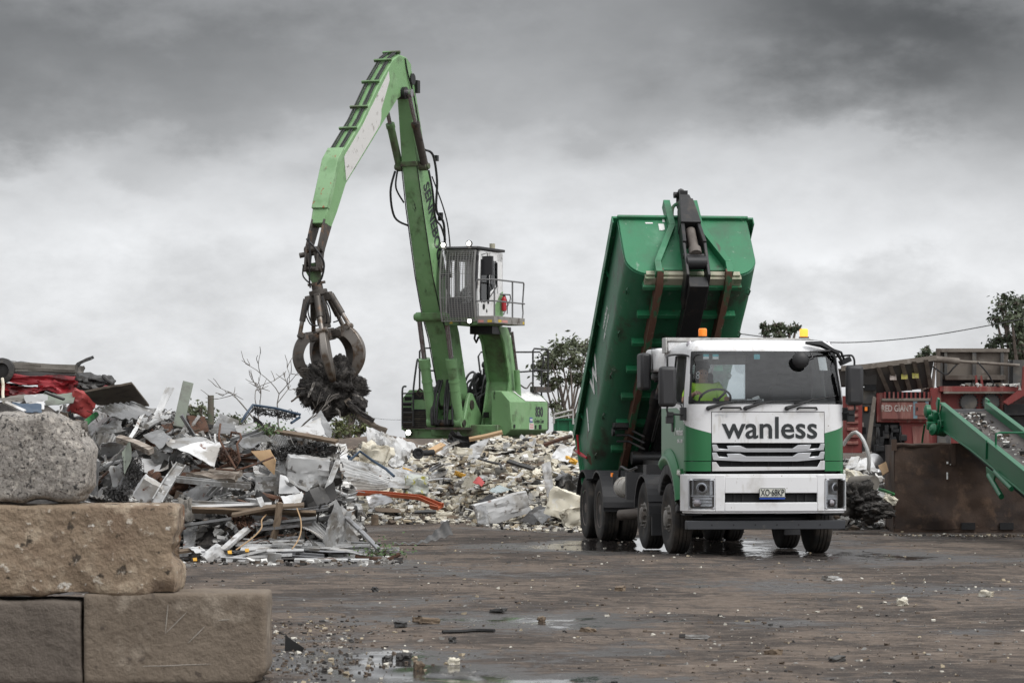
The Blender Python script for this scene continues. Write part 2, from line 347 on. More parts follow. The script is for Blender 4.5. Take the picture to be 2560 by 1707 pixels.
    rg = mth('MAXIMUM', mth('SUBTRACT', .92, mth('ADD', mth('MULTIPLY', wet, .58), mth('MULTIPLY', pud, .26))), .08); L.new(rg, p.inputs['Roughness'])
    p.inputs['Specular IOR Level'].default_value = .28
    bmp = N.new('ShaderNodeBump'); bmp.inputs['Distance'].default_value = .015
    L.new(mth('ADD', mth('MULTIPLY', fine, .8), mth('ADD', mth('MULTIPLY', grit, .5), mth('MULTIPLY', tr1, .5))), bmp.inputs['Height'])
    L.new(mth('MULTIPLY', mth('SUBTRACT', 1.0, mth('MULTIPLY', pud, .97)), .55), bmp.inputs['Strength']); L.new(bmp.outputs[0], p.inputs['Normal'])
    me = bpy.data.meshes.new('ground'); me.from_pydata(v, [], f); me.materials.append(m); me.polygons.foreach_set('use_smooth', [True] * len(f)); me.update()
    o = bpy.data.objects.new('ground', me); C.objects.link(o); tag(o, kind='structure')
make_ground()

def mound(name, pts, D, depth, mt, res=60, amp=.12, seed=0):     # a bank of earth whose crest follows pts (pixel x, pixel y) at distance D
    v, f = [], []; P = [at(a, b, D) for a, b in pts]; x0, x1 = P[0].x, P[-1].x; m_ = 14
    for i in range(res + 1):
        x = x0 + (x1 - x0) * i / res
        z = float(np.interp(x, [p.x for p in P], [p.z for p in P]))
        for j in range(m_ + 1):
            t = j / m_ * 2 - 1; k = max(0, 1 - abs(t)) ** .8
            v.append((x, D + t * depth, max(-.2, z * k + amp * mn.noise(Vector((x * .9, t * 3, seed))) * k)))
    for i in range(res):
        for j in range(m_): a = i * (m_ + 1) + j; f.append((a, a + m_ + 1, a + m_ + 2, a + 1))
    b = MB(); b.add(v, f); return b.build(name, mt, ang=80)
M['bank'] = mat('bank', (.14, .105, .08), .9, 0, [((.09, .07, .055), 1.2, .45, .6), ((.2, .16, .12), 6, .6, .7)], (9, .6, .05))
tag(mound('earth_bank', [(560, 1140), (760, 1118), (840, 1096), (900, 1092), (960, 1090), (1100, 1092), (1250, 1096), (1400, 1100), (1500, 1120)], 92, 4, M['bank']), kind='structure')

# ================================================================ stacked stone and concrete blocks in front
def block(name, px0, px1, py0, py1, D, depth, mt, label, rad=.06, amp=.02, fr=3.0, seed=0, bites=(), res=44):
    a, b = at(px0, py1, D), at(px1, py0, D); hx, hz = (b.x - a.x) / 2, (b.z - a.z) / 2; hy = depth / 2
    c = Vector(((a.x + b.x) / 2, D + hy, 0)); hb = Vector((hx, hy, hz)); v, f = [], []
    idx = {}
    def P(p):
        k = tuple(round(q, 5) for q in p)
        if k not in idx:
            q = Vector((p[0] * hx, p[1] * hy, p[2] * hz)); inn = Vector([max(-(h - rad), min(h - rad, w)) for w, h in zip(q, hb)]); n = q - inn
            n = n.normalized() if n.length > 1e-9 else Vector((0, 0, 1)); q = inn + n * rad
            s_ = q + Vector((seed, seed * 2, seed * 3))
            d = amp * (mn.noise(s_ * fr) + .5 * mn.noise(s_ * fr * 2.3) + .3 * mn.noise(s_ * fr * 6) + .18 * mn.noise(s_ * fr * 15))
            for bx_, bz_, r_, dep in bites:
                w = math.hypot((q.x - bx_ * hx), (q.z - bz_ * hz)) / r_
                if w < 1: d -= dep * (1 - w * w) ** 1.5 * (1 + .5 * mn.noise(s_ * 9))
            q = q + n * d
            idx[k] = len(v); v.append(q + Vector((0, 0, hz)))
        return idx[k]
    nx, ny, nz_ = res, 14, 22
    L = lambda k, n: -1 + 2 * k / n
    for i in range(nx):
        for k in range(nz_):
            for y, o in ((-1, 1), (1, 0)):
                q = [P((L(i, nx), y, L(k, nz_))), P((L(i + 1, nx), y, L(k, nz_))), P((L(i + 1, nx), y, L(k + 1, nz_))), P((L(i, nx), y, L(k + 1, nz_)))]; f.append(tuple(q if o else q[::-1]))
        for j in range(ny):
            for z, o in ((1, 1), (-1, 0)):
                q = [P((L(i, nx), L(j, ny), z)), P((L(i + 1, nx), L(j, ny), z)), P((L(i + 1, nx), L(j + 1, ny), z)), P((L(i, nx), L(j + 1, ny), z))]; f.append(tuple(q if o else q[::-1]))
    for j in range(ny):
        for k in range(nz_):
            for x, o in ((1, 1), (-1, 0)):
                q = [P((x, L(j, ny), L(k, nz_))), P((x, L(j + 1, ny), L(k, nz_))), P((x, L(j + 1, ny), L(k + 1, nz_))), P((x, L(j, ny), L(k + 1, nz_)))]; f.append(tuple(q if o else q[::-1]))
    m = MB(); m.add(v, f); o = m.build(name, mt, ang=60); o.location = (c.x, c.y, a.z); return tag(o, label, 'stone block', None)
M['granite'] = mat('granite', (.33, .305, .275), .88, 0, [((.24, .22, .195), 5, .45, .65), ((.47, .43, .38), 22, .52, .62), ((.05, .047, .045), 36, .575, .61), ((.13, .11, .095), 60, .56, .62), ((.16, .09, .06), 14, .69, .72)], (24, 1, .03))
M['sandstone'] = mat('sandstone', (.275, .207, .143), .9, 0, [((.20, .14, .095), 2.2, .45, .70), ((.42, .34, .25), 4, .52, .68), ((.055, .042, .03), 9, .585, .66), ((.14, .10, .07), 3, .56, .66), ((.56, .50, .42), 13, .60, .68), ((.62, .58, .52), 5.5, .685, .71, (1, 1, 1.6)), ((.25, .11, .045), 3.0, .64, .74)], (13, 1, .045))
M['concrete_brown'] = mat('concrete_brown', (.185, .148, .112), .88, 0, [((.150, .118, .088), 1.6, .42, .66), ((.28, .235, .185), 3.2, .55, .70), ((.09, .07, .055), 9, .60, .70), ((.40, .37, .33), 7, .70, .73, (1, 1, .4)), ((.20, .11, .05), 2.2, .66, .75, (2, 1, .4))], (15, .8, .03))
M['concrete_grey'] = mat('concrete_grey', (.135, .112, .092), .88, 0, [((.105, .086, .07), 1.8, .42, .66), ((.24, .22, .19), 4.5, .62, .70, (2, 1, .5))], (15, .9, .03))
M['scratch'] = mat('scratch', (.36, .33, .29), .85)
GB = 'stacked blocks in the front corner'
B0 = block('concrete_block', -250, 204, 1500, 1712, 21.5, .62, M['concrete_grey'], 'dark grey brown concrete block at the bottom of the stack, cut by the photo edge', .03, .012, 2.6, 3)
B1 = block('concrete_block', 206, 665, 1481, 1712, 21.5, .62, M['concrete_brown'], 'smooth brown concrete block with white scratches, bottom of the stack beside the open yard', .028, .010, 2.4, 9, [(1, -1, .1, .06)])
B2 = block('stone_block', -190, 441, 1261, 1491, 21.5, .62, M['sandstone'], 'tan rust stained stone block with a bitten end in the middle of the stack', .032, .013, 3.4, 5, [(1.0, -.08, .085, .09), (1, .25, .06, .03), (.9, -1.05, .12, .05), (.2, -1.1, .25, .04)])
B3 = block('granite_block', -260, 217, 1030, 1256, 21.5, .60, M['granite'], 'speckled grey granite boulder with a rounded shoulder on top of the stack', .055, .024, 2.4, 1, [(1.0, 1.05, .27, .15), (.35, 1.25, .16, .04), (1.0, -.95, .10, .05), (.5, -1.15, .14, .03)])
for o in (B0, B1, B2, B3): o['group'] = GB
for (o, segs) in ((B1, [((.466, .87), (.451, .56)), ((.451, .56), (.57, .79)), ((.575, .45), (.68, .66)), ((.74, .70), (.80, .71)), ((.3, .2), (.7, .23))]),):   # chalky scrapes on the front face, thin raised marks
    hx = o.location.x
    for (u0, w0), (u1, w1) in segs:
        w = (665 - 206) / ppm(21.5); h = (1712 - 1481) / ppm(21.5); b = MB(); pts = []
        for k in range(9):
            t = k / 8; x = ((u0 + (u1 - u0) * t) - .5) * w; z = (w0 + (w1 - w0) * t) * h
            pts.append(Vector((x, -.31 + .010 * mn.noise(Vector((x, 0, z)) * 4), z + .006 * mn.noise(Vector((x * 9, 3, z))))))
        b.tube(pts, [.0008 + .0024 * math.sin(math.pi * (k + .5) / 9) for k in range(9)], 5); b.build('chalk_scrape', M['scratch'], o)
# ================================================================ the hook lift truck
TRUCK = empty('hooklift_truck', (3.38, 46.07, 0), R(-81.5), 'white and green eight wheeled hook lift truck tipping its bin', 'truck')
TM = Matrix.Translation((3.38, 46.07, 0)) @ Matrix.Rotation(R(-81.5), 4, 'Z')
CW, CR = 1.14, .30; CA, CB = CW - CR, CR * math.pi / 2; SC = CA + CB            # half width, corner radius, arc lengths
def smooth(t): t = max(0., min(1., t)); return t * t * (3 - 2 * t)
def cab_pt(s, z, off=0.0):
    """the cab's outer skin: s runs round the cab from the middle of the front (+ to its left side), z up, off outwards"""
    sg = 1 if s >= 0 else -1; t = abs(s)
    if t < CA: x, y, nx, ny = 0., t, 1., 0.
    elif t < SC: a = (t - CA) / CR; x, y, nx, ny = -CR + CR * math.cos(a), CA + CR * math.sin(a), math.cos(a), math.sin(a)
    else: x, y, nx, ny = -CR - (t - SC), CW, 0., 1.
    x -= .045 * (min(t, CA) / CA) ** 2
    lean = .02 * max(0, z - 1.5) + (.30 * max(0, z - 2.22) ** 1.25)
    x -= lean * (1 - smooth((t - CA) / 1.2)); tp = .07 * smooth((z - 2.1) / .95)
    return Vector((1.40 + x + off * nx, sg * (y * (1 - tp) + off * ny), z))
def sx(x): return SC + 1.055 - x              # s of a point x along the cab's side
def patch(b, s0, s1, zl, zh, off=0., th=.02, ns=None, nz_=6, m=None):
    zl_ = zl if callable(zl) else (lambda s: zl); zh_ = zh if callable(zh) else (lambda s: zh); ns = ns or max(2, int(abs(s1 - s0) / .06))
    def fn(u, v):
        s = s0 + (s1 - s0) * u; return cab_pt(s, zl_(abs(s)) + (zh_(abs(s)) - zl_(abs(s))) * v, off - th / 2)
    b.sheet(fn, ns, nz_, th, m)
def plate(b, pts, off=0., th=.01, m=None):    # a flat cut-out lying on the front skin
    n = len(pts); a = sum(pts[i][0] * pts[(i + 1) % n][1] - pts[(i + 1) % n][0] * pts[i][1] for i in range(n))
    if a < 0: pts = pts[::-1]
    vs = [cab_pt(s, z, off) for s, z in pts] + [cab_pt(s, z, off + th) for s, z in pts]
    b.add(vs, [tuple(range(n - 1, -1, -1)), tuple(range(n, 2 * n))] + [(i, (i + 1) % n, n + (i + 1) % n, n + i) for i in range(n)], m)
def ring(b, s0, s1, z0, z1, w, r, off=.003, th=.008, m=None, k=48):   # a frame with rounded inner corners
    def per(t, ins, rad):
        cx, cz, hx, hz = (s0 + s1) / 2, (z0 + z1) / 2, abs(s1 - s0) / 2 - ins, (z1 - z0) / 2 - ins
        q = t * 4; c = int(q) % 4; f = q - int(q); sgn = [(1, 1), (-1, 1), (-1, -1), (1, -1)][c]; a = (c + f) * math.pi / 2
        return cx + sgn[0] * (hx - rad) + rad * math.cos(a), cz + sgn[1] * (hz - rad) + rad * math.sin(a)
    P = [per(i / k, 0, .02) for i in range(k)]; Q = [per(i / k, w, r) for i in range(k)]; vs = []
    for (a, c) in P: vs.append(cab_pt(a, c, off))
    for (a, c) in Q: vs.append(cab_pt(a, c, off))
    for (a, c) in P: vs.append(cab_pt(a, c, off + th))
    for (a, c) in Q: vs.append(cab_pt(a, c, off + th))
    fs = []
    for i in range(k):
        j = (i + 1) % k; fs += [(2 * k + i, 2 * k + j, 3 * k + j, 3 * k + i), (i, k + i, k + j, j), (k + i, 3 * k + i, 3 * k + j, k + j), (i, j, 2 * k + j, 2 * k + i)]
    b.add(vs, fs, m)
def shell_text(name, body, y0, y1, z0, z1, mt, parent, bold=0., off=.004, shear=0., spacing=1.0):
    o = text(name, body, 1, mt, parent, Matrix(), .001, bold, 1, shear, spacing=spacing); me = o.data; co = [v.co.copy() for v in me.vertices]
    xa, xb = min(c.x for c in co), max(c.x for c in co); ya, yb = min(c.y for c in co), max(c.y for c in co)
    for v, c in zip(me.vertices, co): v.co = cab_pt(y0 + (c.x - xa) / (xb - xa) * (y1 - y0), z0 + (c.y - ya) / (yb - ya) * (z1 - z0), off + (.003 if c.z > 0 else 0))
    return o
WZ0, WZ1, WS = 2.125, 2.865, 1.15
def zb(t):                                     # where the white upper livery meets the green
    x = 1.055 - (t - SC)
    if t < .81: return 1.72
    if t < SC: return 1.72 + .13 * ((t - .81) / (SC - .81))
    return float(np.interp(-x, [-1.1, -.75, -.55, .6], [1.85, 2.04, 2.08, 2.08]))
def sill(t): x = 1.055 - (t - SC); return float(np.interp(-x, [-1.06, -.84, -.6, .6], [2.03, 2.13, 2.15, 2.15]))
def zlow(t):
    x = 1.055 - (t - SC)
    if x > .70: return 1.10
    return .50 + math.sqrt(max(0, .96 ** 2 - x * x)) if x > -.62 else 1.25
# cab skin: white upper part with pillars and roof
b = MB()
for q in (-1, 1):
    patch(b, q * WS, q * sx(1.06), WZ0 - .02, 2.89, 0, .03)                              # front pillar
    patch(b, q * .81, q * WS, zb, WZ0, 0, .03); patch(b, q * WS, q * sx(1.06), zb, WZ0 - .02, 0, .03)
    patch(b, q * sx(1.06), q * sx(.18), zb, sill, 0, .03); patch(b, q * sx(.18), q * sx(-.56), zb, 2.89, 0, .03)
    patch(b, q * sx(1.06), q * sx(.18), 2.815, 2.89, 0, .03, nz_=2)
patch(b, -.81, .81, 2.022, WZ0, 0, .03, nz_=2)
patch(b, -WS, WS, WZ1, 2.89, 0, .03, nz_=2)
S2 = sx(-.56); NS = 60; rings = [(2.885, 0.), (2.93, -.012), (2.98, -.05), (3.02, -.13), (3.045, -.30)]; vs, fs = [], []
for z, of in rings:
    for i in range(NS + 1): vs.append(cab_pt(-S2 + 2 * S2 * i / NS, z, of))
for a in range(len(rings) - 1):
    for i in range(NS): k = a * (NS + 1) + i; fs.append((k, k + 1, k + NS + 2, k + NS + 1))
    fs.append(((a + 1) * (NS + 1) - 1, a * (NS + 1), (a + 1) * (NS + 1), (a + 2) * (NS + 1) - 1))
fs.append(tuple(range((len(rings) - 1) * (NS + 1), len(rings) * (NS + 1)))); b.add(vs, fs)
for y0, y1, z0, z1 in ((-1.10, -.80, 1.2, 2.9), (.10, 1.10, 1.2, 2.9), (-.80, .10, 1.2, 2.22), (-.80, .10, 2.72, 2.9)): b.bx(-.56, -.53, y0, y1, z0, z1)
b.build('cab', M['truck_white'], TRUCK, ang=50)
for q in (-1, 1):                                                                         # green lower livery
    b = MB()
    patch(b, q * .81, q * SC, 1.335, zb, 0, .03); patch(b, q * .815, q * SC, 1.19, 1.325, .006, .03, nz_=2)
    patch(b, q * SC, q * sx(.95), 1.10, zb, 0, .03)
    patch(b, q * sx(.945), q * sx(-.56), zlow, zb, 0, .03, ns=30)
    a0, a1 = R(18), R(118); nA = 14                                                       # flare over the wheel
    def fl(u, v, q=q):
        a = a0 + (a1 - a0) * u; r = .78 + .22 * v; lift = .055 * math.sin(math.pi * min(1, v * 1.15)) + .03 * (1 - v)
        return Vector((r * math.cos(a), q * (CW + lift), .50 + r * math.sin(a)))
    b.sheet(fl, nA, 5, .02)
    b.box((.86, q * 1.15, 1.17), (.2, .05, .1))
    b.build('green_livery', M['truck_green'], TRUCK, ang=50)
b = MB(); patch(b, -.80, .80, 1.585, 2.012, .004, .03, nz_=10)
b.build('front_panel', M['truck_white'], TRUCK, ang=50)
b = MB()
for y in (-.80, .80): plate(b, [(y - .004, 1.2), (y + .004, 1.2), (y + .004, 2.03), (y - .004, 2.03)], -.006, .004)
plate(b, [(-.8, 2.012), (.8, 2.012), (.8, 2.022), (-.8, 2.022)], -.006, .004)
b.build('panel_gap', M['seal'], TRUCK)
for q in (-1, 1): b = MB(); patch(b, q * sx(.175), q * sx(.165), 1.5, 2.12, -.004, .006, 2, 3); b.build('panel_gap', M['seal'], TRUCK)
shell_text('lettering', 'wanless', -.665, .70, 1.642, 1.95, M['ink'], TRUCK, .016, .007)
shell_text('badge', 'FYJ', -.755, -.585, 1.945, 1.985, M['chrome'], TRUCK, 0, .006)
shell_text('door_lettering', '// wanless', -sx(.42), -sx(1.0), 1.69, 1.80, M['white_mark'], TRUCK, .01, .003)
shell_text('door_lettering', 'DIAL A BIN', -sx(.62), -sx(.98), 1.585, 1.635, M['white_mark'], TRUCK, .01, .003)
# windscreen, side windows, seals
b = MB(); b.surf(lambda u, v: cab_pt(-WS + 2 * WS * u, WZ0 + (WZ1 - WZ0) * v, -.006), 60, 10); ws = b.build('windscreen', M['windscreen'], TRUCK, ang=60)
b = MB(); ring(b, -WS, WS, WZ0, WZ1, .045, .10); b.build('seal', M['seal'], ws, ang=60)
M['teal'] = mat('teal', (.05, .42, .48), .4); M['paper'] = mat('paper', (.72, .73, .74), .6)
b = MB()
for y in (-.90, -.755, -.135): plate(b, [(y - .045, 2.79), (y + .045, 2.79), (y + .045, 2.825), (y - .045, 2.825)], -.016, .002, 0); plate(b, [(y - .045, 2.755), (y + .045, 2.755), (y + .045, 2.79), (y - .045, 2.79)], -.016, .002, 1 if y < -.3 else 0)
plate(b, [(.80, 2.60), (.93, 2.60), (.93, 2.79), (.80, 2.79)], -.016, .002, 1)
for y, z, r in ((-1.02, 2.555, .028), (-1.02, 2.505, .028)): plate(b, [(y + r * math.cos(a / 12 * 6.283), z + r * math.sin(a / 12 * 6.283)) for a in range(12)], -.016, .002, 1); plate(b, [(y + r * .6 * math.cos(a / 12 * 6.283), z + r * .6 * math.sin(a / 12 * 6.283)) for a in range(12)], -.013, .002, 2)
b.build('sticker', [M['teal'], M['paper'], M['seal']], ws)
for q in (-1, 1):
    if q > 0: b = MB(); patch(b, q * sx(1.05), q * sx(.19), sill, 2.815, -.012, .005); b.build('side_window', M['window'], TRUCK)
    b = MB(); P = [(sx(1.05), sill(sx(1.05))), (sx(.84), 2.13), (sx(.6), 2.15), (sx(.19), 2.15), (sx(.19), 2.815), (sx(.75), 2.82), (sx(1.05), 2.80)]
    b.tube([cab_pt(q * s, z, .002) for s, z in P], .012, 5, closed=True); b.build('window_seal', M['seal'], TRUCK)
    b = MB(); s_ = sx(.45)
    for k in range(2): patch(b, q * sx(.34), q * sx(.25), 1.74 + k * .1, 1.90 + k * .08, .02, .02, 2, 2)
    b.build('handle', M['black_plastic'], TRUCK)
b = MB(); b.bx(-.548, -.540, -.80, .10, 2.22, 2.72); b.build('rear_window', M['window'], TRUCK)
# cab interior
b = MB(); b.bx(-.50, 1.25, -1.08, 1.08, 1.25, 1.33); b.bx(-.52, -.44, .10, 1.06, 1.3, 2.85); b.bx(-.52, 1.0, -1.0, 1.0, 2.855, 2.87)
b.prism([(1.24, -1.05, 1.4), (.86, -1.05, 1.4), (.80, -1.05, 1.96), (.92, -1.05, 2.09), (1.24, -1.05, 2.095)], (0, 2.1, 0)); b.bx(.5, .95, -.28, .10, 1.4, 2.1)
b.build('dashboard', M['interior'], TRUCK, .02)
M['seat_cloth'] = mat('seat_cloth', (.045, .047, .05), .85)
for y in (-.60, .60):
    b = MB(); b.box((.25, y, 1.78), (.5, .5, .14)); b.box((-.07, y, 2.10), (.13, .48, .62), Matrix.Rotation(R(-10), 3, 'Y')); b.box((-.13, y, 2.50), (.09, .27, .18), Matrix.Rotation(R(-10), 3, 'Y')); b.box((.25, y, 1.5), (.3, .3, .4))
    b.build('seat', M['seat_cloth'], TRUCK, .04, 2)
b = MB(); sc_, ax = Vector((.70, -.62, 2.20)), Vector((.62, 0, -.78)).normalized(); u_, w_ = ax.orthogonal().normalized(), ax.cross(ax.orthogonal().normalized())
b.tube([sc_ + (u_ * math.cos(t * .2618) + w_ * math.sin(t * .2618)) * .225 for t in range(24)], .016, 6, closed=True); b.cyl(sc_, sc_ + ax * .3, .035); b.tube([sc_ + u_ * .22, sc_ + ax * .05, sc_ - u_ * .22], .018); b.tube([sc_ + w_ * .22, sc_ + ax * .05], .018)
b.build('steering_wheel', M['seal'], TRUCK)
b = MB(); b.box((1.02, -.78, 2.100), (.2, .22, .006), Matrix.Rotation(R(14), 3, 'Z')); b.box((1.06, -.70, 2.110), (.14, .2, .006), Matrix.Rotation(R(-22), 3, 'Z')); tag(b.build('paper_sheet', M['paper'], None), 'pale papers lying on the truck dashboard before the driver', 'papers').matrix_world = TM
b = MB(); b.box((1.02, -.12, 2.15), (.12, .24, .10), None, 0); b.box((1.081, -.12, 2.14), (.002, .2, .04), None, 1); b.box((1.02, -.10, 2.215), (.03, .10, .04), Matrix.Rotation(R(20), 3, 'X'), 0)
tag(b.build('tissue_box', [M['paper'], M['teal']], None, .006), 'pale tissue box on the middle of the truck dashboard', 'box').matrix_world = TM
# grille
g = MB(); plate(g, [(-.80, 1.185), (.80, 1.185), (.80, 1.58), (-.80, 1.58)], -.07, .02)
for k in range(9): y = -.7 + k * .175; plate(g, [(y, 1.2), (y + .012, 1.2), (y + .012, 1.57), (y, 1.57)], -.05, .01)
for z in (1.25, 1.37, 1.47, 1.535): plate(g, [(-.8, z), (.8, z), (.8, z + .012), (-.8, z + .012)], -.05, .012)
gr = g.build('grille', M['dark'], TRUCK)
def gy(c): return c / 464.2 - 1.838
def gz(c): return 3.298 - c / 467.9
for dyz in (0, 1):
    e = 52 * dyz; t = [(482, 812), (512, 812), (524, 838), (588, 843), (576, 820), (664, 820), (706, 838), (1012, 838), (1050, 815), (1138, 812), (1124, 842), (1188, 836), (1202, 806), (1230, 806)]
    lo = [(1224, 850 + 6 * dyz), (1040, 862 + 8 * dyz), (700, 862 + 8 * dyz), (486, 856 + 6 * dyz)]
    g = MB(); plate(g, [(gy(x), gz(y + e)) for x, y in t + lo], -.028, .034); g.build('slat', M['chrome'], gr, .006)
g = MB(); w0, w1 = 482, 1230
plate(g, [(gy(w0), gz(926)), (gy(508), gz(926)), (gy(530), gz(958)), (gy(1180), gz(958)), (gy(1202), gz(918)), (gy(w1), gz(918)), (gy(w1), gz(978)), (gy(w0), gz(986))], -.02, .026); g.build('lower_trim', M['truck_white'], gr, .004)
# wipers, grab handles
for y0, y1, z1 in ((-.855, -.10, 2.185), (-.335, .46, 2.185), (.255, .98, 2.245)):
    b = MB(); A, Bm = cab_pt(y0, 2.07, .02), cab_pt(y0 + .20, 2.13, .03); b.tube([A, Bm, cab_pt(y0 + .40, 2.165 + (z1 - 2.185) * .6, .03)], [.028, .016, .010], 6)
    b.tube([cab_pt(y0 + .12 + (y1 - y0 - .12) * k / 6, 2.14 + (z1 - 2.14) * k / 6, .022) for k in range(7)], .009, 5); b.cyl(cab_pt(y0, 2.065, -.01), cab_pt(y0, 2.065, .035), .03); b.build('wiper', M['seal'], TRUCK)
for y0 in (-.68, .41):
    b = MB(); b.tube([cab_pt(y0, 2.055, 0), cab_pt(y0 + .02, 2.075, .045), cab_pt(y0 + .27, 2.075, .045), cab_pt(y0 + .29, 2.055, 0)], .014, 6); b.build('grab_handle', M['seal'], TRUCK)
# bumper with lamps and plate
b = MB(); O = .045
for s0, s1, z0, z1 in ((-1.36, -1.12, .63, 1.145), (-1.12, -.765, 1.08, 1.145), (-1.12, -.765, .63, .665), (-.765, -.63, .63, 1.14), (.69, .80, .63, 1.14), (.80, 1.14, 1.08, 1.145), (.80, 1.14, .63, .665), (1.14, 1.36, .63, 1.145), (-.63, .69, .63, .755), (-.63, .69, .885, 1.115)): patch(b, s0, s1, z0, z1, O, .04, nz_=3)
patch(b, -1.36, 1.36, 1.11, 1.15, .0, .08, nz_=1); patch(b, -1.34, 1.34, .60, .632, .02, .06, nz_=1)
bp = b.build('bumper', M['truck_white'], TRUCK, .008, 2)
b = MB(); patch(b, -.66, .72, .74, .90, -.02, .02); 
for y in (-.5, -.38, .4, .52): plate(b, [(y, .76), (y + .03, .76), (y + .03, .885), (y, .885)], -.02, .02)
patch(b, -1.2, 1.2, 1.10, 1.20, -.09, .02); b.build('intake', M['dark'], bp)
b = MB(); plate(b, [(-.15, .825), (.222, .825), (.222, .955), (-.15, .955)], .058, .006, 0); plate(b, [(-.146, .80), (.218, .80), (.218, .827), (-.146, .827)], .058, .005, 1)
M['plate_white'] = mat('plate_white', (.62, .62, .56), .4); M['plate_blue'] = mat('plate_blue', (.02, .07, .38), .4)
pl = b.build('number_plate', [M['plate_white'], M['plate_blue']], bp)
shell_text('plate_lettering', 'XO\u00b768KP', -.132, .204, .845, .94, M['ink'], pl, .012, .066)
b = MB(); ring(b, -.15, .222, .825, .955, .008, .005, .064, .002); b.build('plate_border', M['ink'], pl)
for q, s0, s1 in ((-1, -1.115, -.77), (1, .805, 1.135)):
    b = MB(); patch(b, s0, s1, .665, 1.08, -.06, .01, 4, 3, 0)
    cx = (s0 + s1) / 2
    ctr = cab_pt(cx, .955, .0); nrm = (cab_pt(cx, .955, .1) - ctr).normalized()
    b.lathe([(.075, -.03), (.078, .03), (.06, .035), (.055, .0)], ctr, nrm, 20, 1); b.lathe([(.05, .0), (.045, .03), (.02, .045)], ctr, nrm, 16, 2)
    for k in range(3): z = .70 + k * .045; patch(b, s0 + .03, s1 - .03, z, z + .035, .0, .02, 3, 1, 1)
    patch(b, s0 + .01, s1 - .01, .835, .855, .02, .03, 3, 1, 1); patch(b, s0 + .02, s0 + .05, .86, 1.06, .01, .03, 1, 3, 1); patch(b, s1 - .06, s1 - .02, .86, 1.06, -.01, .03, 1, 3, 1)
    cb = cab_pt(cx - .06, .745, .02); b.lathe([(.055, -.02), (.055, .02), (.03, .03)], cb, nrm, 16, 3)
    hl = b.build('headlight', [M['alu'], M['chrome'], M['dark'], M['rod']], TRUCK)
    b = MB(); patch(b, s0, s1, .668, 1.078, .048, .006, 6, 4); b.build('lens', M['lens'], hl)
    b = MB(); ring(b, s0, s1, .665, 1.08, .014, .03, .045, .012); b.build('bezel', M['chrome'], hl)
b = MB(); b.box((1.27, -.02, .438), (.14, 2.27, .125)); fb = b.build('underrun_bar', M['grey_bar'], TRUCK, .008)
b = MB()
for k in range(6): y = -.8 + k * .31; b.cyl((1.338, y, .44), (1.345, y, .44), .012, n=8)
b.build('bolt', M['dark'], fb)
# dark mechanicals under and behind the cab
b = MB(); b.bx(-.9, 1.2, -.45, .45, .62, 1.2); b.bx(.9, 1.2, -1.0, 1.0, .60, 1.1)
for y in (-.42, .42): b.bx(-7.6, 1.1, y - .045, y + .045, .82, 1.10)
for x in (0, -1.85): b.cyl((x, -.95, .50), (x, .95, .50), .07)
for x in (-5.65, -7.0): b.cyl((x, -.9, .50), (x, .9, .50), .11); b.lathe([(.1, -.2), (.22, -.1), (.22, .1), (.1, .2)], (x, 0, .5), (1, 0, 0), 16)
for x in np.arange(-7.3, .8, .9): b.bx(x - .05, x + .05, -.38, .38, .85, 1.05)
b.bx(-2.9, -1.0, .55, 1.05, .55, 1.1); b.bx(-5.0, -2.6, .6, 1.05, .5, 1.05); b.cyl((-3.9, -.75, .55), (-3.0, -.75, .55), .14)
b.build('chassis', M['black_steel'], TRUCK, .008)
b = MB()
for y in (-.36, .36): b.bx(-7.75, -.75, y - .05, y + .05, 1.10, 1.30)
b.bx(-7.75, -7.4, -.5, .5, 1.0, 1.3); b.cyl((-7.5, -.62, 1.2), (-7.5, .62, 1.2), .10); b.cyl((-5.9, -.58, 1.33), (-5.9, .58, 1.33), .11); b.bx(-1.2, -.75, -.5, .5, 1.1, 1.5)
for k in range(3):
    z = 1.80 - .10 * k; b.tube([(-5.9, -.86 + .02 * k, z), (-5.9, -.62, z), (-5.7, -.40, z - .13)], .026, 4)
b.bx(-6.0, -5.8, -.88, -.60, 1.82, 1.9); b.cyl((-5.9, -.9, 1.75), (-5.9, -.86, 1.75), .07)
b.build('subframe', M['black_steel'], TRUCK, .006)
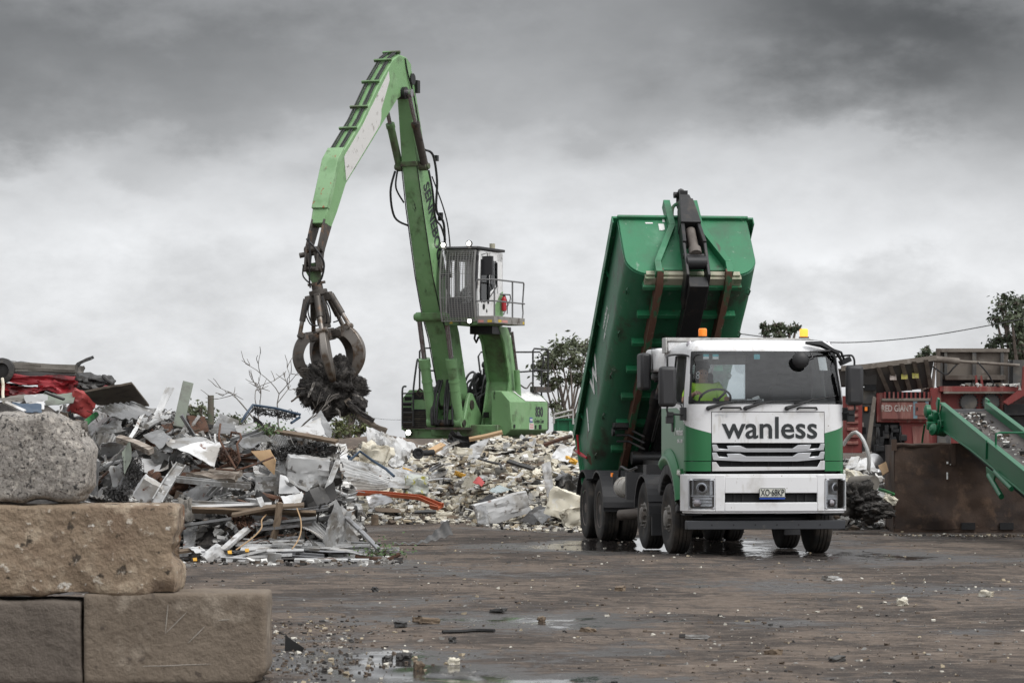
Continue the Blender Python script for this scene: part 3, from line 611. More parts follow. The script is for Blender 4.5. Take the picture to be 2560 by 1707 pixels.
# wheels
def tyre(b, x, y, r, w, z=.503):
    h = w / 2; b.lathe([(.29, -h * .82), (.33, -h * .97), (.41, -h), (r - .05, -h * .97), (r - .012, -h * .86), (r, -h * .70), (r, -h * .42), (r - .014, -h * .40), (r - .014, -h * .34), (r, -h * .32), (r, -h * .05), (r - .014, -h * .03), (r - .014, h * .03), (r, h * .05), (r, h * .32), (r - .014, h * .34), (r - .014, h * .40), (r, h * .42), (r, h * .70), (r - .012, h * .86), (r - .05, h * .97), (.41, h), (.33, h * .97), (.29, h * .82)], (x, y, z), (0, 1, 0), 40)
for x in (0.0, -1.85, -5.65, -7.0):
    for q in (-1, 1):
        w = empty('wheel', (0, 0, 0)); w.parent = TRUCK; front = x > -3; t = MB(); r_ = MB()
        yo = q * 1.17
        if front: tyre(t, x, yo - q * .145, .503, .285)
        else: tyre(t, x, yo - q * .14, .503, .27); tyre(t, x, yo - q * .45, .503, .27)
        t.build('tyre', M['tyre'], w, ang=30)
        ax = (0, q, 0)
        if front:
            r_.lathe([(.29, -.10), (.295, -.02), (.275, -.015), (.26, -.05), (.24, -.045), (.19, .005), (.13, .01), (.125, .05), (.10, .065), (.03, .07)], (x, yo - q * .03, .503), ax, 32)
            for k in range(10): a = k * .6283; r_.cyl((x + .155 * math.cos(a), yo - q * .03, .503 + .155 * math.sin(a)), (x + .155 * math.cos(a), yo + q * .02, .503 + .155 * math.sin(a)), .017, n=6)
            for k in range(10):
                a = (k + .5) * .6283; p = Vector((x + .222 * math.cos(a), yo - q * .058, .503 + .222 * math.sin(a))); r_.cyl(p, p + Vector((0, q * .012, 0)), .026, n=10, m=1)
        else: r_.lathe([(.29, -.02), (.30, 0), (.28, .0), (.265, -.12), (.22, -.15), (.13, -.15), (.12, -.02), (.05, .0)], (x, yo - q * .02, .503), ax, 32)
        r_.build('rim', [M['rim'] if front else M['rim_dirty'], M['dark']], w, ang=30)
def guard(b, x, r, a0, a1, y0, y1, z=.503, n=12, th=.03, lip=True):
    for i in range(n):
        A, B_ = R(a0 + (a1 - a0) * i / n), R(a0 + (a1 - a0) * (i + 1) / n); P = [Vector((x + q * math.cos(a), 0, z + q * math.sin(a))) for a in (A, B_) for q in (r, r + th)]
        vs = [p + Vector((0, y, 0)) for y in (y0, y1) for p in (P[0], P[1], P[3], P[2])]
        b.add(vs, [(0, 1, 2, 3), (7, 6, 5, 4), (0, 4, 5, 1), (1, 5, 6, 2), (2, 6, 7, 3), (3, 7, 4, 0)])
for q in (-1, 1):
    b = MB()
    for x in (-5.65, -7.0):
        guard(b, x, .60, 20 if x > -6 else 50, 160 if x < -6 else 125, q * 1.20, q * .60)
        b.bx(x + (.545 if x > -6 else 0), x + (.585 if x > -6 else .0), min(q * 1.19, q * .62), max(q * 1.19, q * .62), .48, .72) if x > -6 else None
    guard(b, -5.65, .60, 4, 20, q * 1.2, q * .6, n=2)
    b.build('mudguard', M['black_plastic'], TRUCK)
    b = MB(); guard(b, -1.85, .58, 0, 170, q * 1.19, q * .85); guard(b, -1.85, .60, 20, 60, q * 1.2, q * .84, n=4, th=.025); b.bx(-1.27, -1.22, min(q * 1.15, q * .85), max(q * 1.15, q * .85), .22, .55); b.build('mudguard', M['black_plastic'], TRUCK)
    b = MB(); guard(b, 0, .62, 8, 150, q * 1.175, q * .80, n=16, th=.16); b.bx(.60, .78, q * 1.17 if q < 0 else .85, q * .85 if q < 0 else 1.17, .93, 1.08); b.build('mudguard', M['black_plastic'], TRUCK, .02, 2)
    b = MB(); b.bx(.62, 1.0, q * 1.10 if q < 0 else .86, q * .86 if q < 0 else 1.10, .56, .60); b.bx(.60, .66, q * 1.1 if q < 0 else .9, q * .9 if q < 0 else 1.1, .56, .86); b.bx(.95, 1.01, q * 1.12 if q < 0 else 1.0, q * 1.0 if q < 0 else 1.12, .56, .92); b.bx(.6, 1.02, q * 1.12 if q < 0 else .88, q * .88 if q < 0 else 1.12, .84, .88); b.build('step', M['black_plastic'], TRUCK, .01)
b = MB(); b.cyl((-4.45, -.98, .88), (-3.75, -.98, .88), .155, n=20)
for x in (-4.4, -4.2, -4.0, -3.8): b.lathe([(.15, -.015), (.166, -.01), (.166, .01), (.15, .015)], (x, -.98, .88), (1, 0, 0), 20)
M['tank_white'] = mat('tank_white', (.45, .43, .39), .6, 0, [((.22, .19, .16), 4, .5, .7)]); b.build('air_tank', M['tank_white'], TRUCK)
b = MB(); b.tube(catmull([(-3.3, -.7, .5), (-3.6, -.8, .5), (-3.85, -.98, .47), (-4.0, -1.12, .45)]), .085, 12); b.build('exhaust_pipe', M['rim_dirty'], TRUCK)
b = MB(); b.bx(-3.65, -3.55, -1.1, -.8, .7, 1.12); b.build('bracket', M['black_plastic'], TRUCK); b = MB(); b.box((-4.75, -1.08, 1.0), (.1, .05, .18)); b.build('bracket', M['black_plastic'], TRUCK); b = MB(); b.bx(-2.7, -2.45, -1.0, -.6, 1.0, 1.25); b.build('bracket', M['black_plastic'], TRUCK); b = MB(); b.tube(catmull([(-4.7, -1.0, 1.05), (-4.3, -1.05, 1.2), (-3.9, -1.0, 1.15), (-3.5, -.95, 1.2)]), .02); b.build('air_line', M['black_plastic'], TRUCK)
b = MB(); b.box((-4.75, -1.11, 1.07), (.06, .03, .06)); b.build('reflector', M['amber'], TRUCK); b = MB(); b.cyl((-1.3, -.82, 1.15), (-1.5, -.86, 1.45), .03); b.build('reflector', M['amber'], TRUCK)
# air intake beside the roof, roof box, beacons, work lamp
b = MB(); b.bx(-1.6, -.75, -1.18, -.62, 2.62, 2.96); ai = b.build('air_intake', M['truck_white'], TRUCK, .05, 3)
b = MB(); b.bx(-1.45, -1.1, -1.34, -1.185, 2.36, 2.90); b.bx(-1.5, -.8, -1.12, -.7, 2.50, 2.617); b.cyl((-1.2, -.8, 1.3), (-1.2, -.8, 2.55), .10); b.build('intake_cap', M['black_plastic'], ai, .04, 2)
b = MB(); b.tube([(-.98, -1.19, 2.6), (-.98, -1.2, 2.96), (-.98, -.6, 2.975)], .012, 4); b.build('strap', M['seal'], ai)
b = MB(); b.bx(-1.06, -1.0, -.88, -.76, 2.99, 3.12); b.cyl((-1.03, -.82, 2.95), (-1.03, -.82, 3.0), .012); b.build('work_lamp', M['seal'], TRUCK)
b = MB(); b.bx(-.54, -.30, -1.10, 1.00, 2.90, 3.045); rb = b.build('roof_box', M['truck_white'], TRUCK, .015)
b = MB(); b.bx(-.55, -.28, -1.11, 1.01, 3.048, 3.10); b.bx(-.55, -.28, -1.135, -1.11, 2.88, 3.1); b.build('edge_strip', M['alu'], rb, .006)
for y, lit in ((-.56, 0), (1.005, 1)):
    y -= .06 if lit else 0; b = MB(); b.cyl((-.42, y, 3.10), (-.42, y, 3.125), .075, n=18); bc = b.build('beacon', M['seal'], TRUCK)
    b = MB(); b.lathe([(.058, 0), (.062, .02), (.062, .10), (.05, .115), (.02, .118)], (-.42, y, 3.125), (0, 0, 1), 18); b.build('dome', M['amber_lit'] if lit else M['amber'], bc)
for q in (-1, 1): b = MB(); p = cab_pt(q * sx(.9), 2.95, -.06); b.lathe([(.05, 0), (.045, .04), (.02, .07)], p, (0, 0, 1), 14); b.build('marker_lamp', M['rod'], TRUCK)
for q in (-1, 1): b = MB(); b.box((.93, q * 1.19, 1.165), (.09, .035, .07)); b.build('indicator', M['plate_white'], TRUCK, .008)
# mirrors
for q, y0, y1, z0, z1 in ((-1, -1.545, -1.30, 2.085, 2.65), (1, 1.13, 1.375, 2.11, 2.675)):
    b = MB(); b.bx(1.22, 1.38, y0, y1, z0, z1); mi = b.build('mirror', M['black_plastic'], TRUCK, .055, 3)
    yc = (y0 + y1) / 2; b = MB(); a = cab_pt(q * sx(1.0), 2.80, 0)
    b.tube(catmull([(1.0, q * 1.06, 2.80), (1.2, q * 1.2, 2.815), (1.28, yc - q * .02, 2.80), (1.30, yc, 2.74), (1.30, yc, z1 - .02)], 4), .016, 6)
    b.tube(catmull([(1.30, yc, z0 + .02), (1.30, yc, z0 - .07), (1.27, yc - q * .10, z0 - .10), (1.1, q * 1.13, z0 - .11)], 4), .016, 6); b.box((1.28, yc - q * .04, z0 - .10), (.06, .09, .06)); b.box((1.1, q * 1.16, 1.99), (.10, .08, .18)); b.box((1.25, yc - q * .04, z0 - .18), (.08, .1, .10))
    b.build('mirror_arm', M['seal'], mi, .004)
b = MB(); c_ = cab_pt(.50, 2.745, .10); b.lathe([(.02, -.03), (.10, -.02), (.122, .0), (.10, .03), (.03, .045)], c_, (1, 0, .1), 28); rm = b.build('round_mirror', M['seal'], TRUCK, ang=50)
b = MB(); b.tube([c_ + Vector((0, .12, 0)), c_ + Vector((.02, .17, .02)), cab_pt(.66, 2.86, .12), cab_pt(.95, 2.88, .10)], .014, 6); b.tube([cab_pt(.62, 2.99, .04), cab_pt(.85, 2.97, .10), cab_pt(1.05, 2.85, .10), cab_pt(1.2, 2.72, .08)], [.02, .05, .03, .02], 6)
b.tube([cab_pt(.85, 2.95, .08), cab_pt(1.15, 2.86, .10), cab_pt(1.3, 2.74, .12)], .018); b.box(cab_pt(1.28, 2.74, .12), (.12, .16, .07), Matrix.Rotation(R(25), 3, 'X')); b.build('mirror_bracket', M['seal'], rm)

# ---------------------------------------------------------------- bin frame: u up along the floor, v to the truck's left, w out of the floor
AL = R(42.8); BO = Vector((-7.15, -.05, .833))
def bt(u, v, w): return Vector((BO.x + u * math.cos(AL) - w * math.sin(AL), BO.y + v, BO.z + u * math.sin(AL) + w * math.cos(AL)))
def arm_box(b, u0, u1, w0, w1, h0, h1=None, m=None):     # a box beam of the hook arm; h0, h1 half widths at its two ends
    h1 = h0 if h1 is None else h1
    vs = [bt(u, v, w) for u, h in ((u0, h0), (u1, h1)) for v, w in ((-h, w0), (h, w0), (h, w1), (-h, w1))]
    b.add(vs, [(3, 2, 1, 0), (4, 5, 6, 7), (0, 1, 5, 4), (1, 2, 6, 5), (2, 3, 7, 6), (3, 0, 4, 7)], m)
b = MB()
arm_box(b, .6, 3.6, -.42, -.20, .17); arm_box(b, 3.3, 5.12, -.46, -.24, .15, .15); arm_box(b, 3.2, 3.6, -.45, -.21, .185)
for q in (-1, 1):                               # cheeks at the elbow, then the jib in front of the headboard
    b.prism([bt(4.6, q * .19, -.44), bt(5.22, q * .19, -.30), bt(5.34, q * .19, .35), bt(5.12, q * .19, .42), bt(5.02, q * .19, -.10), bt(4.6, q * .19, -.22)], Vector((0, -q * .05, 0)))
    b.prism([bt(5.10, q * .19, .30), bt(5.36, q * .19, .30), bt(5.34, q * .155, .75), bt(5.28, q * .10, 1.24), bt(5.12, q * .10, 1.24), bt(5.10, q * .155, .75)], Vector((0, -q * .06, 0)))
def jib(w0, w1, h0, h1, u0, u1):
    vs = [bt(u, v, w) for w, h in ((w0, h0), (w1, h1)) for v, u in ((-h, u0), (h, u0), (h, u1), (-h, u1))]
    b.add(vs, [(0, 1, 2, 3), (7, 6, 5, 4), (0, 4, 5, 1), (1, 5, 6, 2), (2, 6, 7, 3), (3, 7, 4, 0)])
jib(.72, 1.26, .165, .105, 5.08, 5.37); jib(1.26, 1.40, .105, .075, 5.10, 5.32); jib(.40, .74, .13, .13, 5.08, 5.16)
b.cyl(bt(5.20, -.16, -.02), bt(5.20, .16, -.02), .11); b.cyl(bt(5.22, -.2, .10), bt(5.22, .2, .10), .05)
b.build('hook_arm', M['black_steel'], TRUCK, .012, 2)
b = MB(); b.cyl(bt(5.24, 0, .12), bt(5.24, 0, .66), .075, n=16); b.cyl(bt(5.26, 0, .10), bt(5.26, 0, .22), .10); b.build('jib_cylinder', M['rim_dirty'], TRUCK)
b = MB(); pts = [bt(5.21, 0, 1.36), bt(5.22, 0, 1.50), bt(5.14, 0, 1.66), bt(5.0, 0, 1.70), bt(4.90, 0, 1.62), bt(4.90, 0, 1.54)]
b.tube(catmull(pts, 5), .045, 8); b.box(bt(5.22, 0, 1.44), (.09, .12, .2)); b.cyl(bt(5.02, -.09, 1.70), bt(5.02, .09, 1.70), .05); b.build('hook', M['black_steel'], TRUCK)
for y in (-.34, .34):
    b = MB(); b.cyl((-6.36, y, 1.29), (-5.0, y, 2.28), .085); b.cyl((-5.1, y, 2.21), (-4.9, y, 2.35), .11); b.cyl((-5.0, y, 2.28), (-3.8, y, 3.05), .055, m=1); b.cyl((-4.55, y - .12, 2.60), (-4.55, y + .12, 2.60), .07); b.build('lift_cylinder', [M['black_steel'], M['rod']], TRUCK)
b = MB()
for y in (-.45, .45): b.tube(catmull([(-1.1, y, 1.4), (-2.6, y * .9, 1.5), (-4.2, y * .8, 2.2), (-5.5, y * .7, 1.6)], 6), .025, 6)
b.build('hose', M['hose'], TRUCK)

# ---------------------------------------------------------------- the green bin being tipped
BIN = empty('rolloff_bin', (0, 0, 0), 0, 'green open rolloff bin raised steeply behind the white truck cab', 'skip bin')
ay = Vector((0, 1, 0)); ux = (bt(1, 0, 0) - bt(0, 0, 0)); wz = (bt(0, 0, 1) - bt(0, 0, 0))
bm4 = Matrix(((ux.x, ay.x, wz.x, BO.x), (ux.y, ay.y, wz.y, BO.y), (ux.z, ay.z, wz.z, BO.z), (0, 0, 0, 1))); BIN.matrix_world = TM @ bm4
BL, BH, BW = 4.9, 1.25, 1.045
def prof(off=0.):
    P = [(-BW + off, BH)]; rr = .36
    for k in range(9): a = math.pi + k / 8 * math.pi / 2; P.append((-BW + rr + (rr - off) * math.cos(a), rr + (rr - off) * math.sin(a)))
    return P + [(-v, w) for v, w in P[::-1]]
M['bin_side'] = mat('bin_side', (.026, .150, .074), .42, 0, [((.055, .16, .10), 1.1, .48, .68, (.4, 1, 1)), ((.045, .05, .035), 2.0, .50, .70), ((.14, .22, .16), 8, .64, .71), ((.10, .09, .07), 9, .67, .74, (.3, 1, 1))], (9, .25, .02))
po, pi_ = prof(), prof(.03); b = MB(); vs = []; n = len(po)
for j in range(21):
    u = BL * j / 20
    for (v, w) in po:
        d = .022 * mn.noise(Vector((u * 1.7, w * 3, v))) ; vs.append((u, v + (d if v < 0 else -d) * (1 if .1 < w < 1.2 else 0), w))
for j in range(21): vs += [(BL * j / 20, v, w) for v, w in pi_]
fs = []; k2 = 21 * n
for j in range(20):
    for i in range(n - 1): a = j * n + i; fs += [(a, a + n, a + n + 1, a + 1), (k2 + a + 1, k2 + a + n + 1, k2 + a + n, k2 + a)]
    a = j * n; fs.append((a, k2 + a, k2 + a + n, a + n)); a += n - 1; fs.append((a + n, k2 + a + n, k2 + a, a))
for i in range(n - 1): fs += [(i, i + 1, k2 + i + 1, k2 + i), (20 * n + i, k2 + 20 * n + i, k2 + 20 * n + i + 1, 20 * n + i + 1)]
b.add(vs, fs); b.build('body', M['bin_side'], BIN, ang=40)
b = MB(); b.prism([(BL, v, w) for v, w in [(p[0] * .985, p[1] + .01) for p in po]], (.03, 0, 0)); b.bx(BL - .03, BL + .09, -BW, BW, BH - .03, BH + .02); b.bx(BL + .03, BL + .055, -.62, .62, .07, .14)
hb = b.build('headboard', M['bin_green'], BIN, .006)
b = MB()
for q in (-1, 1):
    b.bx(-.02, BL + .06, q * BW, q * (BW + .085), BH - .025, BH + .012); b.bx(-.02, BL + .06, q * (BW + .075), q * (BW + .09), BH - .13, BH + .012)
    for u in np.arange(.5, BL, 1.1): b.prism([(u, q * (BW + .075), BH - .03), (u, q * BW, BH - .03), (u, q * BW, BH - .2)], (.012, 0, 0))
b.build('top_rail', M['bin_green'], BIN)
for q in (-1, 1):
    b = MB(); b.prism([(.0, q * .49, .0), (.0, q * .49, -.2), (BL - .05, q * .49, -.2), (BL + .16, q * .49, -.06), (BL + .16, q * .49, 0)], (0, q * .10, 0)); b.build('runner', M['bin_rust'], BIN)
    b = MB(); P = [(BL + .16, .56, -.06), (BL + .17, .56, .16), (BL + .17, .22, .98), (BL + .12, .22, BH + .34)]; c = .052
    for (u0, v0, w0), (u1, v1, w1) in zip(P, P[1:]):
        vs = [(u + du, q * v + dv, w) for u, v, w in ((u0, v0, w0), (u1, v1, w1)) for du, dv in ((0, -c), (0, c), (-.17 if w > .5 or w < 0 else -.14, c), (-.17 if w > .5 or w < 0 else -.14, -c))]
        b.add(vs, [(0, 1, 2, 3), (7, 6, 5, 4), (0, 4, 5, 1), (1, 5, 6, 2), (2, 6, 7, 3), (3, 7, 4, 0)])
    b.build('post', M['bin_green'], BIN, .004)
b = MB(); b.tube(catmull([(BL + .1, -.19, 1.15), (BL + .12, -.14, 1.42), (BL + .13, 0, 1.50), (BL + .12, .14, 1.42), (BL + .1, .19, 1.15)], 6), .028, 8); b.build('lift_bar', M['bin_rust'], BIN)
for u in np.arange(.35, BL - .1, .62): b = MB(); b.bx(u, u + .075, -.78, .78, -.11, .005); b.build('crossmember', M['bin_green'], BIN, .003)
M['cream'] = mat('cream', (.38, .36, .27), .6, 0, [((.15, .2, .12), 3, .5, .65)]); b = MB(); b.bx(BL - .18, BL + .005, -.76, .76, -.07, .02); b.bx(BL - .08, BL + .04, -.74, .74, -.02, .06); b.build('end_beam', M['cream'], BIN)
for u in np.arange(.6, BL, .95):
    for q in (-1, 1): b = MB(); P = [Vector((u, q * (BW - .10), .14)), Vector((u + .02, q * (BW - .07), .08)), Vector((u + .1, q * (BW - .06), .08)), Vector((u + .12, q * (BW - .1), .14))]; b.tube(P, .012, 5); b.build('rope_hook', M['bin_under'], BIN)
# side marks: a big W and two short lines of writing, running up the side
Ms = lambda u, w: basis((u, -BW - .006, w), (1, 0, 0), (0, 0, 1))
for tx, sz, u, w in (('W', .62, 1.75, .62), ('wanless', .16, 3.15, .78), ('1300 WANLESS', .09, 3.1, .62), ('/', .55, .85, .55)): text('side_lettering', tx, sz, M['white_mark'], BIN, Ms(u, w), .003, .012 if sz > .3 else 0, align='CENTER')
b = MB(); b.bx(-.05, .0, -BW - .02, BW + .02, .0, BH + .02); b.bx(-.09, -.04, -BW - .06, -BW + .06, -.05, BH + .02); b.bx(-.09, -.04, BW - .06, BW + .06, -.05, BH + .02)
for v in np.linspace(-.9, .9, 5): b.bx(-.10, -.05, v - .04, v + .04, .0, BH)
b.build('tailgate', M['bin_green'], BIN)
M['red_paint'] = mat('red_paint', (.42, .02, .03), .4, 0, [(MUD, 5, .6, .7)])
b = MB(); b.tube([(.05, -BW - .1, .78), (.22, -BW - .07, .55), (.40, -BW - .02, .30)], [.02, .035, .02], 8); b.tube([(.22, -BW - .1, .55), (.42, -BW - .12, .80)], .02, 6); b.build('ratchet', M['red_paint'], BIN)
b = MB(); b.box((.42, -BW + .04, .25), (.16, .04, .16), Matrix.Rotation(R(30), 3, 'X')); b.build('lug', M['bin_rust'], BIN)
b = MB(); b.box((BL + .036, -.36, 1.05), (.004, .09, .15)); b.box((BL + .036, -.31, 1.21), (.004, .04, .09)); b.box((BL + .036, -.55, 1.14), (.004, .12, .03)); b.split('label_plate', M['white_mark'], BIN)
# ================================================================ the green material handler
EXL, EXA = Vector((-.9, 81, 0)), R(-112)
EX = empty('material_handler', EXL, EXA, 'green scrap handling machine with raised cab and long boom behind the heaps', 'scrap handler')
EM = Matrix.Translation(EXL) @ Matrix.Rotation(EXA, 4, 'Z')
G, GD = M['crane_green'], M['crane_dirty']
def xz_prism(b, pts, y0, y1, m=None): b.prism([(x, y0, z) for x, z in pts], (0, y1 - y0, 0), m)
def quad_loft(b, secs, m=None):               # secs: list of 4-point rings
    n = len(secs); vs = [p for s in secs for p in s]; fs = [(3, 2, 1, 0), tuple(4 * (n - 1) + i for i in range(4))]
    for a in range(n - 1):
        for i in range(4): fs.append((4 * a + i, 4 * a + (i + 1) % 4, 4 * a + 4 + (i + 1) % 4, 4 * a + 4 + i))
    b.add(vs, fs, m)
# tracks and undercarriage
for q in (-1, 1):
    b = MB(); P = []
    for k in range(9): a = math.pi / 2 + k * math.pi / 8; P.append((-2.0 + .42 * math.cos(a), .86 + .42 * math.sin(a)))
    for k in range(9): a = -math.pi / 2 + k * math.pi / 8; P.append((2.0 + .42 * math.cos(a), .86 + .42 * math.sin(a)))
    xz_prism(b, P, q * 1.0, q * 1.5)
    for k in range(16): x = -2 + k * .267; b.bx(x - .03, x + .03, min(q * .98, q * 1.52), max(q * .98, q * 1.52), 1.27, 1.31); b.bx(x - .03, x + .03, min(q * .98, q * 1.52), max(q * .98, q * 1.52), .41, .45)
    b.build('crawler_track', M['black_steel'], EX)
b = MB(); b.bx(-1.4, 1.5, -1.0, 1.0, .7, 1.2); b.cyl((0, 0, 1.1), (0, 0, 1.66), .75, n=24); b.build('undercarriage', GD, EX, .02)
# upper structure
b = MB(); b.bx(-2.3, 1.25, -1.42, 1.0, 1.64, 1.86); b.bx(1.2, 1.5, -.6, 1.2, 1.70, 1.98); b.bx(-2.5, -1.6, -1.4, .85, 1.7, 2.75); b.build('deck', GD, EX, .02)
b = MB()                                       # box to the right of the boom, louvred front
b.prism([(1.3, -1.5, 1.86), (1.3, -.58, 1.86), (1.3, -.58, 2.86), (1.3, -1.28, 2.86), (1.3, -1.5, 2.62)], (-3.9, 0, 0)); b.prism([(1.28, -1.48, 1.86), (1.05, -1.3, 1.68), (1.05, -.6, 1.68), (1.28, -.6, 1.86)], (-.02, 0, 0)); b.bx(-2.6, 1.06, -1.32, -.6, 1.66, 1.86)
eb = b.build('engine_box', G, EX, .025)
b = MB()
for k in range(6): z = 1.92 + k * .135; b.bx(1.302, 1.312, -1.44 + .03 * max(0, k - 4), -1.22, z, z + .095); 
for k in range(4): z = 1.90 + k * .125; b.bx(1.302, 1.312, -1.18, -.66 - .05 * k, z, z + .10)
b.build('louvre', M['dark'], eb); b = MB(); b.bx(1.300, 1.308, -1.46, -.62, 1.88, 2.36)
for k in range(9): z = 1.90 + k * .05; b.bx(1.308, 1.322, -1.44, -.64, z, z + .018)
b.build('radiator_grille', mat('grille_brown', (.055, .045, .035), .8, 0, [((.10, .085, .065), 6, .5, .65)]), eb); b = MB(); b.bx(1.302, 1.314, -1.2, -.70, 2.62, 2.80); b.build('vent_panel', M['dark'], eb)
M['ink_brown'] = mat('ink_brown', (.045, .032, .022), .6)
text('lettering', 'ENERGY', .27, M['ink_brown'], eb, basis((1.318, -1.12, 2.78), (0, .80, -.60), (0, .60, .80)), .004, .006, align='LEFT')
b = MB()
for y in (-1.42, -1.12): b.tube(catmull([(1.42, y, 1.95), (1.42, y, 2.5), (1.36, y - .02, 2.9), (1.2, y, 3.55 if y > -1.2 else 2.95)] + ([(1.12, y, 3.62), (1.05, y, 3.56), (1.05, y, 3.4)] if y > -1.2 else []), 4), .025, 6)
for k in range(4): b.tube([(1.42, -1.42, 2.05 + k * .24), (1.42, -1.12, 2.05 + k * .24)], .02, 6)
b.build('ladder', M['rail_black'], EX)
b = MB()                                       # service box to the left of the boom, numbered panel
SB = [(1.30, 1.72), (1.5, 1.86), (1.5, 2.56), (1.22, 2.82), (.95, 2.82), (.95, 1.72)]
q0, q1 = 1.44, -1.12; vs = [(q0 - (.12 if i in (0, 3, 4) else 0) - (.0 if z > 2 else .10), y, z) for i, (y, z) in enumerate(SB)] + [(q1, y, z) for y, z in SB]
b.add(vs, [(0, 1, 2, 3, 4, 5), (11, 10, 9, 8, 7, 6)] + [(i, 6 + i, 6 + (i + 1) % 6, (i + 1) % 6) for i in range(6)]); sb = b.build('service_box', G, EX, .02)
b = MB(); vs = [(-1.14, y, z) for y, z in SB] + [(-1.46, y - .1 if y > 1.2 else y, z * .97 + .07) for y, z in SB]; b.add(vs, [(0, 1, 2, 3, 4, 5), (11, 10, 9, 8, 7, 6)] + [(i, 6 + i, 6 + (i + 1) % 6, (i + 1) % 6) for i in range(6)]); b.build('tail_corner', M['steel'], sb, .02)
b = MB(); P = [Vector((.38, 1.493, 2.575)), Vector((-1.02, 1.493, 2.575)), Vector((-1.02, 1.235, 2.815)), Vector((.62, 1.235, 2.815))]; nn = Vector((0, .68, .73)) * .004; b.prism([p + nn for p in P], nn); b.build('white_patch', M['white_mark'], sb)
sM = lambda x, z: basis((x, 1.504, z), (-1, 0, 0), (0, 0, 1))
text('panel_number', '830', .34, M['ink'], sb, sM(-.52, 2.20), .003, .012); text('panel_script', 'Green Line', .17, M['ink'], sb, sM(-.50, 2.03), .003, 0, .85, .3)
M['sticker_red'] = mat('sticker_red', (.55, .25, .22), .5); M['sticker_blue'] = mat('sticker_blue', (.04, .07, .30), .4); M['sticker_yellow'] = mat('sticker_yellow', (.6, .42, .04), .5)
b = MB(); b.bx(.13, -.06, 1.501, 1.506, 2.05, 2.17, 0); b.bx(.10, .04, 1.506, 1.509, 2.08, 2.14, 1); b.bx(.02, -.04, 1.506, 1.509, 2.08, 2.14, 1); b.bx(.16, -.16, 1.501, 1.505, 1.87, 2.03, 1)
for z in (1.89, 1.925, 1.96, 1.99): b.bx(.13, -.13, 1.505, 1.508, z, z + .018, 2)
b.bx(1.22, 1.12, 1.501, 1.515, 1.90, 1.99, 3); b.bx(-.22, -.30, 1.501, 1.515, 1.89, 1.98, 3); b.bx(-.5, -.66, 1.501, 1.515, 1.88, 1.99, 3); b.bx(1.3, 1.05, 1.501, 1.504, 2.08, 2.24, 4)
b.build('sticker', [M['sticker_blue'], M['white_mark'], M['sticker_red'], M['dark'], GD], sb)
# ears of the boom foot
for y in (-.42, .42):
    b = MB(); xz_prism(b, [(.35, 1.86), (1.9, 1.86), (1.95, 2.0), (1.62, 2.68), (1.50, 2.78), (1.34, 2.76), (1.22, 2.64)], y - .05, y + .05); b.build('boom_ear', G, EX, .03, 2)
b = MB(); b.cyl((1.45, -.5, 2.48), (1.45, .5, 2.48), .12); b.cyl((1.95, -.5, 2.02), (1.95, .5, 2.02), .09); b.bx(1.3, 2.1, -.5, .5, 1.86, 1.92); b.build('foot_pin', M['steel'], EX)
# boom
def ring4(f, r, h): return [Vector((f[0], -h, f[1])), Vector((f[0], h, f[1])), Vector((r[0], h, r[1])), Vector((r[0], -h, r[1]))]
b = MB(); quad_loft(b, [ring4((1.72, 2.45), (1.28, 2.48), .25), ring4((1.86, 2.85), (1.22, 2.85), .27), ring4((2.42, 4.08), (1.72, 4.25), .26), ring4((2.86, 4.68), (1.98, 4.72), .25), ring4((3.3, 5.55), (2.38, 5.5), .23), ring4((3.88, 7.2), (3.08, 7.1), .22), ring4((4.22, 8.3), (3.62, 8.35), .20), ring4((4.47, 9.6), (4.08, 9.6), .185), ring4((4.66, 10.5), (4.42, 10.46), .17)])
bo = b.build('boom', G, EX, .02)
b = MB(); b.tube([(1.90, -.273, 2.95), (2.45, -.263, 4.1), (2.88, -.253, 4.7), (3.33, -.233, 5.6), (3.9, -.223, 7.2), (4.24, -.203, 8.3)], .014, 4); b.tube([(1.90, .273, 2.95), (2.45, .263, 4.1), (2.88, .253, 4.7), (3.33, .233, 5.6), (3.9, .223, 7.2), (4.24, .203, 8.3)], .014, 4); b.build('weld_seam', M['black_steel'], bo)
t0, t1 = Vector((3.74, 7.52)), Vector((2.42, 4.72)); d = (t1 - t0).normalized(); nrm = Vector((-d.y, d.x)); 
bt_ = text('boom_lettering', 'SENNEBOGEN', .50, M['ink'], bo, basis((3.86, .226, 7.74), (d.x, 0, d.y), (-nrm.x, 0, -nrm.y)), .008, .014, 1.02, align='LEFT')
bm_ = bt_.matrix_basis.copy(); bt_.matrix_basis = Matrix()
fit(bt_, 2.45, .38)
for v in bt_.data.vertices: v.co.x += 1.225
for v in bt_.data.vertices: out = v.co.z > 0; p = bm_ @ v.co; v.co = Vector((p.x, float(np.interp(p.z, [2.45, 2.85, 4.08, 4.68, 5.55, 7.2, 8.3, 9.6], [.25, .27, .26, .25, .23, .22, .20, .185])) + (.007 if out else .002), p.z))
b = MB()
for x, z, h, r in ((2.80, 4.62, .43, .12), (4.03, 8.2, .40, .11)): b.cyl((x, -h, z), (x, h, z), r); [b.cyl((x, q * (h - .02), z), (x, q * (h + .05), z), r * .72) for q in (-1, 1)]
for fx, fz, rx, rz, h in ((2.90, 4.66, 1.98, 4.7, .262), (4.21, 8.25, 3.6, 8.3, .215)): quad_loft(b, [ring4((fx + .02, fz - .06), (rx - .02, rz - .06), h), ring4((fx + .05, fz + .06), (rx + .01, rz + .06), h)])
b.build('bracket', GD, bo, .01)
